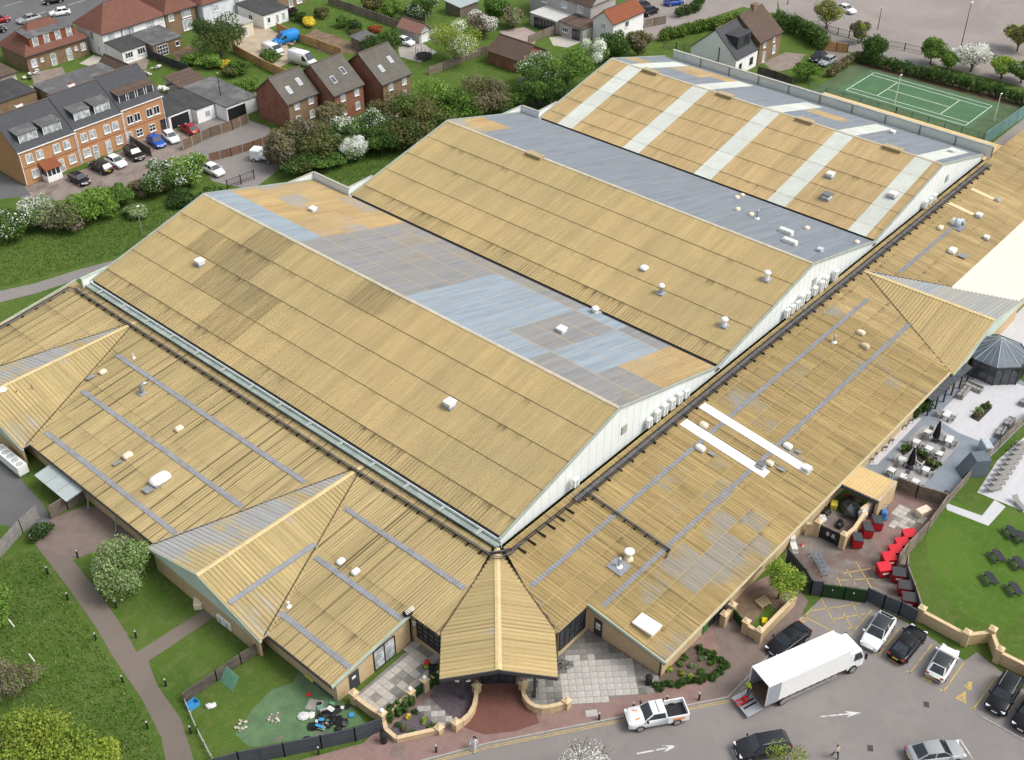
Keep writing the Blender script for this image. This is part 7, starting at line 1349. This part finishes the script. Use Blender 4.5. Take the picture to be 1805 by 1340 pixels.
single('cream lidded chest in the bin yard', 'chest', 'chest', *R12([(1165, 955)])[0], lambda m: m.rbox(0, 0, .03, 1.5, .85, .75, .06, -.35), plastic_cream); single('black covered machine in the open store', 'covered_machine', 'machine', *R12([(705, 940)])[0], lambda m: (lump(m, 0, 0, .6, 1.3, .55), lump(m, 1.0, .3, .5, 1.0, .5), m)[2], M('black_tarpaulin', (.035, .042, .045), .3, 2, .4)); single('pale ring on the dark cover', 'ring_cushion', 'ring', *R12([(790, 945)])[0], lambda m: m.tube([(.38*math.cos(a), .38*math.sin(a), 0) for a in [k*math.pi/8 for k in range(17)]], .1, 8, False), plastic_white, 1.1)
for k, (px, m_, lab) in enumerate([((605, 905), M('yellow_board'), 'yellow crate in the cluttered store'), ((560, 950), mats['black'], 'black bag heap in the cluttered store'), ((640, 1030), mats['black'], 'dark bags by the black gate'), ((690, 870), M('bin_red'), 'red crate stack under the store roof'), ((745, 880), M('bin_red'), 'second red crate under the store roof'), ((530, 1000), mats['white'], 'white sack beside the gate pier')]): single(lab, 'crate' if 'crate' in lab else 'sack', 'crate' if 'crate' in lab else 'sack', *R12([px])[0], (lambda m: m.rbox(0, 0, .01, .9, .7, .6, .08, .4)) if 'crate' in lab else (lambda m: (lump(m, 0, 0, .25, .5), lump(m, .5, .2, .2, .35), m)[2]), m_)
# trolleys nested beside the dark fence
p = G(*R16([(475, 75)])[0], 0); 
for k in range(5):
    t = thing('shopping_trolley', '%s wire trolley in the nested row by the service yard' % ORD[k], 'trolley', (p.x-.55*k*.6-.1, p.y-.55*k*.8, .006), R(52), 'wire trolleys'); f = MB()
    for x in (-.45, -.15, .15, .45): f.beam((x, -.28, .45), (x, -.3, 1.0), .025, .025).beam((x, .28, .45), (x, .3, 1.0), .025, .025).beam((x, -.28, .45), (x, .28, .45), .025, .025)
    for z in (.45, .7, 1.0): f.beam((-.48, -.29, z), (.48, -.29, z), .025, .025).beam((-.48, .29, z), (.48, .29, z), .025, .025)
    tag(f.build('wire_basket', gal, t), kind='stuff'); MB().beam((-.5, -.32, 1.05), (-.5, .32, 1.05), .04, .04).build('handle', mats['blue'], t)
    for x in (-.4, .4):
        for y in (-.25, .25): MB().beam((x, y, .1), (x, y, .45), .03, .03).build('leg', gal, t); MB().tube([(x, y-.02, .07), (x, y+.02, .07)], .06, 8).build('castor', rubber, t)
single('small traffic cone by the wall of the service yard', 'traffic_cone', 'cone', *R12([(405, 1150)])[0], lambda m: m.cbox(0, 0, .006, .35, .35, .03).lathe(0, 0, [(.14, .037), (.03, .55)]), M('cone_red', (.55, .06, .03), .1, 3, second=(.8, .8, .78), thr=(.5, .55))); single('pallet of pale boxes against the wall of the service yard', 'box_stack', 'boxes', *R12([(345, 1160)])[0], lambda m: m.cbox(0, 0, .006, 1.9, .7, .12, .75).cbox(0, 0, .13, 1.8, .6, .5, .75).cbox(.3, .3, .64, .7, .5, .4, .75), mats['white'])
p = G(*R16([(160, 365)])[0], .2); t = thing('pallet', 'pale timber pallet in the small walled garden', 'pallet', (p.x, p.y, .118), -.3)
for k in range(6): MB().box(-.6, -.5+k*.18, .3, .6, -.38+k*.18, .33).build('plank', M('pallet_wood', (.52, .38, .24), .15, 3, rnd=.1), t)
for x in (-.5, 0, .5): MB().box(x-.05, -.5, 0, x+.05, .52, .29).build('bearer', M('pallet_wood'), t)
single('bright yellow box on the strip of turf', 'yellow_box', 'box', *R16([(165, 490)])[0], lambda m: m.rbox(0, 0, .12, .7, .5, .35, .05, .5), M('bright_yellow', (.75, .6, .02)))
# ---- dining sets
alu = M('pale_table_top', (.60, .62, .61), .08, 3, .5); rattan = M('grey_rattan', (.26, .25, .235), .2, 8, .85)
def chair_at(t_lab, x, y, rz, k, grp):
    t = thing('garden_chair', t_lab, 'chair', (x, y, .018), rz, grp); MB().rbox(0, 0, .4, .5, .5, .06, .03).build('seat', rattan, t); MB().slab([(-.25, .25, .45), (.25, .25, .45), (.22, .36, .86), (-.22, .36, .86)], .04).build('backrest', rattan, t)
    for a in (-.21, .21):
        for b in (-.21, .21): MB().cbox(a, b, 0, .035, .035, .4).build('leg', dark_metal, t)
NM = ['by the white terrace edge', 'left of the upper parasol', 'right of the upper parasol', 'below the upper parasol', 'at the right of the dining terrace', 'at the left of the planter', 'at the bottom left corner', 'right of the lower parasol', 'below the lower parasol', 'at the bottom of the dining terrace', 'on the white terrace by the building']
for k, (px, n) in enumerate(zip([(1200, 432), (1128, 492), (1335, 478), (1207, 535), (1272, 568), (1037, 605), (972, 672), (1187, 668), (1047, 712), (1122, 742), (1322, 318)], [2, 2, 4, 2, 2, 2, 2, 2, 2, 2, 4])):
    p = P3(px, .7); w = 1.3 if n == 4 else .75; t = thing('garden_table', 'pale square table %s' % NM[k], 'table', (p.x, p.y, .018), .1*(k % 3), 'patio tables'); MB().rbox(0, 0, .7, w, .75, .04, .03).build('table_top', alu, t)
    for a in (-1, 1):
        for b in (-1, 1): MB().cbox(a*(w/2-.06), b*.3, 0, .05, .05, .7).build('leg', dark_metal, t)
    if n == 2: s = [(0, .62, 0), (0, -.62, math.pi)] if k % 2 else [(.62, 0, -math.pi/2), (-.62, 0, math.pi/2)]
    else: s = [(-.3, .62, 0), (.3, .62, 0), (-.3, -.62, math.pi), (.3, -.62, math.pi)]
    for i, (dx, dy, rz) in enumerate(s): chair_at('%s chair at the table %s' % (('near', 'far')[i] if n == 2 else ('first', 'second', 'third', 'fourth')[i], NM[k]), p.x+dx, p.y+dy, rz, i, 'patio chairs')
for k, (px, lab) in enumerate([((1243, 492), 'closed black parasol, upper of two on the terrace'), ((1083, 662), 'closed black parasol, lower of two on the terrace')]):
    p = P3(px); t = thing('parasol', lab, 'parasol', (p.x, p.y, .018), 0, 'closed parasols'); MB().cbox(0, 0, 0, .7, .7, .12).build('base', dark_metal, t); MB().cyl(0, 0, .1, 2.9, .035, n=8).build('pole', gal, t); n = 16; vs = []
    for r, z in ((.34, .55), (.36, .7), (.27, 1.5), (.16, 2.3), (.05, 2.85)): vs += [(r*(1.15 if j % 2 else .8)*math.cos(2*math.pi*j/n), r*(1.15 if j % 2 else .8)*math.sin(2*math.pi*j/n), z) for j in range(n)]
    MB().add(vs, [(i*n+j, i*n+(j+1) % n, (i+1)*n+(j+1) % n, (i+1)*n+j) for i in range(4) for j in range(n)]).build('canopy', M('black_canvas', (.016, .016, .02), .2, 3, .8), t); MB().lathe(0, 0, [(.05, 2.85), (.08, 2.95), (.03, 3.0)]).build('finial', plastic_white, t)
M('dark_soil', (.05, .04, .03), .4, 4)
def planter(pts, label, mat, h, plants, soilm=soil):
    Q = G2(R12(pts), h); c = sum(Q, Vector((0, 0)))/len(Q); t = thing('planter', label, 'planter', (c.x, c.y, .018), 0, 'planters'); Q = [q-c for q in Q]; MB().prism(Q, 0, h).build('trough', mat, t); MB().flat([q*.88 for q in Q], h+.012).build('soil', M('dark_soil', (.05, .04, .03), .4, 4), t)
    for k, (a, b, lf) in enumerate(plants): p = P3((a, b), h); plant('%s plant in the %s' % (ORD[k], label), 0, 0, .5, h+.65, lf, 420, .09, at=p, k=5, name='small_plant', cat='plant', grp='planter plants', z0=h)
planter([(1545, 252), (1605, 280), (1520, 365), (1467, 338)], 'long dark bed in the white terrace', M('dark_soil'), .12, [(1500, 335, 'olive'), (1525, 310, 'grey'), (1550, 290, 'dark'), (1570, 275, 'olive')]); planter([(1125, 570), (1160, 545), (1210, 590), (1160, 640), (1125, 615)], 'white trough in the dining terrace', M('white_trough', (.55, .55, .53)), .5, [(1140, 575, 'dark'), (1165, 580, 'mid'), (1180, 595, 'dark')]); planter([(1030, 550), (1060, 530), (1095, 545), (1050, 575)], 'small dark bed left of the trough', M('dark_soil'), .2, [(1050, 550, 'mid'), (1075, 545, 'dark')]); planter([(1170, 650), (1220, 610), (1275, 640), (1235, 675)], 'dark bed right of the lower parasol', M('dark_soil'), .2, [(1205, 635, 'olive'), (1235, 640, 'grey'), (1255, 650, 'dark')])
def sofa(label, a, b, depth=.85, grp='garden sofas'):
    p, q_ = P3(a, .3), P3(b, .3); t = thing('garden_sofa', label, 'sofa', ((p.x+q_.x)/2, (p.y+q_.y)/2, .018), head(p, q_), grp); L = (q_-p).length; MB().rbox(0, 0, 0, L, depth, .34, .04).build('base', rattan, t); MB().rbox(0, -depth/2+.11, .345, L, .2, .36, .04).build('backrest', rattan, t); n = max(2, round(L/.75))
    for i in range(n): MB().rbox(-L/2+L*(i+.5)/n, .08, .345, L/n-.04, depth-.3, .12, .04).build('cushion', M('grey_cushion', (.30, .29, .28), .1, 3), t)
    for s in (-1, 1): MB().rbox(s*(L/2-.08), .1, .345, .14, depth-.3, .22, .03).build('armrest', rattan, t)
sofa('long arm of the corner sofa on the white terrace', (1540, 175), (1440, 130)); sofa('short arm of the corner sofa on the white terrace', (1395, 215), (1450, 150)); sofa('grey sofa by the patio fence', (1690, 395), (1730, 350)); sofa('second grey sofa by the patio fence', (1640, 460), (1670, 410)); sofa('grey sofa at the right edge of the white terrace', (1790, 260), (1830, 225))
p = P3((1470, 690)); t = thing('sloping_shelter', 'grey wedge-shaped shelter against the patio fence', 'shelter', (p.x, p.y, .018), R(-42)); MB().add([(-1.4, -.8, 0), (1.4, -.8, 0), (1.4, .8, 0), (-1.4, .8, 0), (1.4, -.8, 2.2), (1.4, .8, 2.2), (-.2, .8, 2.2), (-.2, -.8, 2.2)], [(0,1,4,7),(2,3,6,5),(4,5,6,7),(3,0,7,6),(1,2,5,4)]).build('shell', M('slate_blue_board', (.13, .155, .18), .1, 1), t)
single('pale covered cupboard by the patio fence', 'covered_cupboard', 'cupboard', *R12([(1555, 560)])[0], lambda m: m.rbox(0, 0, .02, 1.7, .9, 1.3, .08, .8), M('pale_blue_cover', (.42, .47, .50), .1, 2)); single('black barbecue beside the wedge shelter', 'barbecue', 'barbecue', *R12([(1500, 615)])[0], lambda m: m.rbox(0, 0, .02, .8, .6, .95, .15, .8), black_paint); single('grey litter bin at the end of the patio fence', 'litter_bin', 'bin', *R12([(1310, 840)])[0], lambda m: m.lathe(0, 0, [(.22, .02), (.26, .6), (.28, .62), (.2, .7)]), dark_metal)
# ---- sun loungers, picnic tables
def lounger(x, y, rz, label):
    t = thing('sun_lounger', label, 'sun lounger', (x, y, .014), rz, 'sun loungers in a row'); MB().rbox(-.3, 0, .3, 1.3, .62, .07, .03).build('bed', rattan, t); MB().slab([(.34, -.31, .36), (.34, .31, .36), (.9, .31, .75), (.9, -.31, .75)], .06).build('backrest', rattan, t)
    for a in (-.85, .25): 
        for b in (-.25, .25): MB().cbox(a, b, 0, .05, .05, .3).build('leg', dark_metal, t)
a, b = P3((1612, 790), .3), P3((1800, 505), .3)
for k in range(10): p = a.lerp(b, k/9); lounger(p.x, p.y, R(150), '%s sun lounger from the bottom of the row on the sun terrace' % ORD[k])
lounger(P3((1770, 900)).x, P3((1770, 900)).y, R(60), 'single lounger apart at the right edge of the sun terrace')
def picnic(px, rz, label):
    p = G(*px, .5); t = thing('picnic_table', label, 'picnic table', (p.x, p.y, .006), rz, 'picnic tables on the lawn'); t.scale = (.85, .75, .85); m_ = M('dark_grey_slats', (.040, .042, .050), .2, 3, .7, rnd=.1)
    for i in range(5): MB().box(-.9, -.36+i*.145, .72, .9, -.36+i*.145+.13, .76).build('plank', m_, t)
    for s in (-1, 1):
        for i in range(2): y = s*(.62+i*.14); MB().box(-.9, min(y, y+s*.12), .42, .9, max(y, y+s*.12), .46).build('bench_plank', m_, t)
        MB().beam((s*.6, -.72, 0), (s*.6, -.25, .71), .09, .05).build('leg', m_, t); MB().beam((s*.6, .72, 0), (s*.6, .25, .71), .09, .05).build('leg', m_, t); MB().beam((s*.6, -.78, .39), (s*.6, .78, .39), .05, .08).build('cross_bar', m_, t)
for k, px in enumerate(R12([(1725, 1062), (1785, 1092)])+R16([(1615, 68), (1745, 112), (1570, 208), (1720, 272)])): picnic(px, R(52), '%s dark picnic table on the lawn, counted from the top' % ORD[k])
# ---- glass conservatory at the end of the front cross gable
c = G(1757, 625, 2.0); t = thing('conservatory', 'dark-framed octagonal glass conservatory against the building', 'conservatory', (c.x, c.y, 0)); n = 8; rad = 3.6
gm_ = M('conservatory_glass', (.10, .125, .15), .25, .8, .45, .3); ring = [Vector((rad*math.cos(math.pi/8+k*math.pi/4), rad*math.sin(math.pi/8+k*math.pi/4), 0)) for k in range(n)]; ap = Vector((0, 0, 4.4))
for k in range(n):
    p, q_ = ring[k], ring[(k+1) % n]; up = Vector((0, 0, 2.4)); MB().poly(p*.99, q_*.99, q_*.99+up, p*.99+up).build('wall_glazing', glass_dark, t); MB().poly(p+up, q_+up, ap).build('roof_glazing', gm_, t)
    MB().beam(p, p+up, .14, .14).build('corner_post', dark_metal, t); MB().beam(p+up, ap, .07, .1).build('rafter', M('white_glazing_bar', (.45, .48, .50), .05), t); MB().beam(p+up, q_+up, .16, .2).build('eave_beam', dark_metal, t)
    for f in (.33, .67): w = p.lerp(q_, f); MB().beam(w+up, (w+up).lerp(ap, .9), .03, .05).build('glazing_bar', M('white_glazing_bar'), t); MB().beam(w, w+up, .06, .06).build('mullion', dark_metal, t)
q = [G(*p, 2.4) for p in R12([(1215, 235), (1480, 25), (1445, -10), (1215, 190)])]; q[2].z = q[3].z = 2.4
a, b = P3((1230, 240), 2.2), P3((1482, 28), 2.2); d_ = (b-a).normalized(); nrm = Vector((-d_.y, d_.x, 0)); t = thing('verandah', 'slate-roofed verandah with skylights beside the white terrace', 'verandah', a); Lv = (b-a).length; z_ = Vector((0, 0, 2.2-a.z))
pts = [Vector((0, 0, 0))+z_, d_*Lv+z_, d_*Lv+nrm*1.3+z_+Vector((0, 0, .25)), nrm*1.3+z_+Vector((0, 0, .25))]; MB().slab(pts, .15).build('roof', slate, t)
for k in range(5): f = (k+.3)/5; o_ = d_*Lv*f+nrm*.2+z_+Vector((0, 0, .06)); MB().slab([o_, o_+d_*.9, o_+d_*.9+nrm*.9+Vector((0, 0, .173)), o_+nrm*.9+Vector((0, 0, .173))], .05).build('roof_window', glass_dark, t)
for k in range(6): w = d_*Lv*k/5+nrm*.2; MB().beam(Vector((w.x, w.y, -a.z+.01)), Vector((w.x, w.y, 2.15-a.z)), .16, .16).build('post', dark_metal, t)
MB().beam(Vector((nrm.x*1.0, nrm.y*1.0, 1.1-a.z)), Vector((nrm.x*1.0, nrm.y*1.0, 1.1-a.z))+nrm*.6, .25, 2.2).build('end_wall', tan_brick, t); MB().beam(nrm*1.2+Vector((0, 0, 1.1-a.z)), d_*Lv+nrm*1.2+Vector((0, 0, 1.1-a.z)), .1, 2.2).build('glazed_wall', glass_dark, t)
hedge('climbing plants under the eave by the terrace', R12([(1130, 300), (1180, 270), (1205, 245)]), 1.8, .6, 'dark', 1200)
for k, (x, y) in enumerate([(1090, 355), (1050, 390), (965, 480), (925, 525), (865, 565), (840, 600)]): q_ = P3((x, y), .5); chair_at('%s chair from the top along the wall strip' % ORD[k], q_.x, q_.y, R(140), k, 'chairs along the wall')

# ---- gardens behind: patios, beds, clutter
for k, (px, nm, mt) in enumerate([([(140, 112), (165, 97), (190, 104), (182, 122)], 'rear_patio', M('pale_patio', (.45, .42, .36), .15, .8)), ([(196, 118), (250, 96), (262, 106), (258, 122), (215, 132)], 'rear_patio', M('brown_patio', (.24, .20, .165), .25, .8)), ([(300, 90), (335, 80), (350, 92), (318, 112)], 'garden_bed', soil), ([(440, 40), (470, 48), (520, 72), (500, 84), (440, 62)], 'yard_surface', M('sandy_gravel')),
        ([(880, 55), (925, 48), (952, 62), (940, 80), (905, 82)], 'cottage_patio', M('pink_patio', (.36, .29, .26), .15, .8)), ([(968, 66), (1010, 62), (1030, 72), (1000, 84), (975, 80)], 'cottage_patio', M('pale_patio')), ([(1345, 110), (1385, 92), (1420, 96), (1400, 120), (1365, 128)], 'house_patio', M('brown_patio')), ([(700, 80), (740, 74), (770, 92), (740, 110), (705, 100)], 'garden_slab', concrete), ([(560, 55), (590, 62), (640, 85), (620, 96), (580, 84)], 'dug_ground', soil), ([(1430, 96), (1460, 86), (1500, 95), (1480, 112), (1440, 116)], 'drive', M('brown_patio')), ([(1240, 145), (1330, 160), (1425, 188), (1420, 200), (1250, 160)], 'back_strip', soil), ([(55, 128), (110, 118), (118, 135), (60, 150)], 'back_yard', M('brown_patio')), ([(0, 168), (60, 150), (70, 168), (0, 192)], 'back_yard', concrete)]):
    sheet(px, .014+.0007*k, nm, mt)
p = G(747, 103, 0); t = thing('trampoline', 'round dark trampoline with net behind the brick houses', 'trampoline', (p.x, p.y, .03)); MB().lathe(0, 0, [(1.5, .62), (1.5, .68), (1.4, .69)], 20).build('bed', rubber, t)
for k in range(6): a = k*math.pi/3; MB().tube([(1.5*math.cos(a), 1.5*math.sin(a), 0), (1.5*math.cos(a), 1.5*math.sin(a), 2.2)], .04, 6).build('pole', dark_metal, t)
rng = random.Random(4)
for px, lab, n_ in (((288, 158), 'heap of scrap and tyres on the garage roof', 14), ((30, 172), 'jumble of white boards behind the terrace', 10), ((60, 132), 'garden clutter behind the brown brick semi', 9), ((262, 128), 'garden clutter beside the black fence', 6), ((500, 82), 'stack of pink boards beside the blue van', 5)):
    z = 2.75 if 'roof' in lab else .03; p = G(*px, z); t = thing('clutter_heap', lab, 'clutter', (p.x, p.y, z))
    for k in range(n_): m_ = MB().cbox(rng.gauss(0, 1.0), rng.gauss(0, .8), rng.uniform(0, .3), rng.uniform(.3, 1.1), rng.uniform(.2, .6), rng.uniform(.08, .3), rng.uniform(0, 3)); m_.build('item', M('pink_board', (.45, .25, .2)) if 'pink' in lab else mats[rng.choice(['white', 'grey', 'black', 'grey', 'white'])], t)

struct(MB().flat([(70, -48), (150, -48), (150, -18.3), (70, -18.3)], .009), 'far_terrace', m_wp)
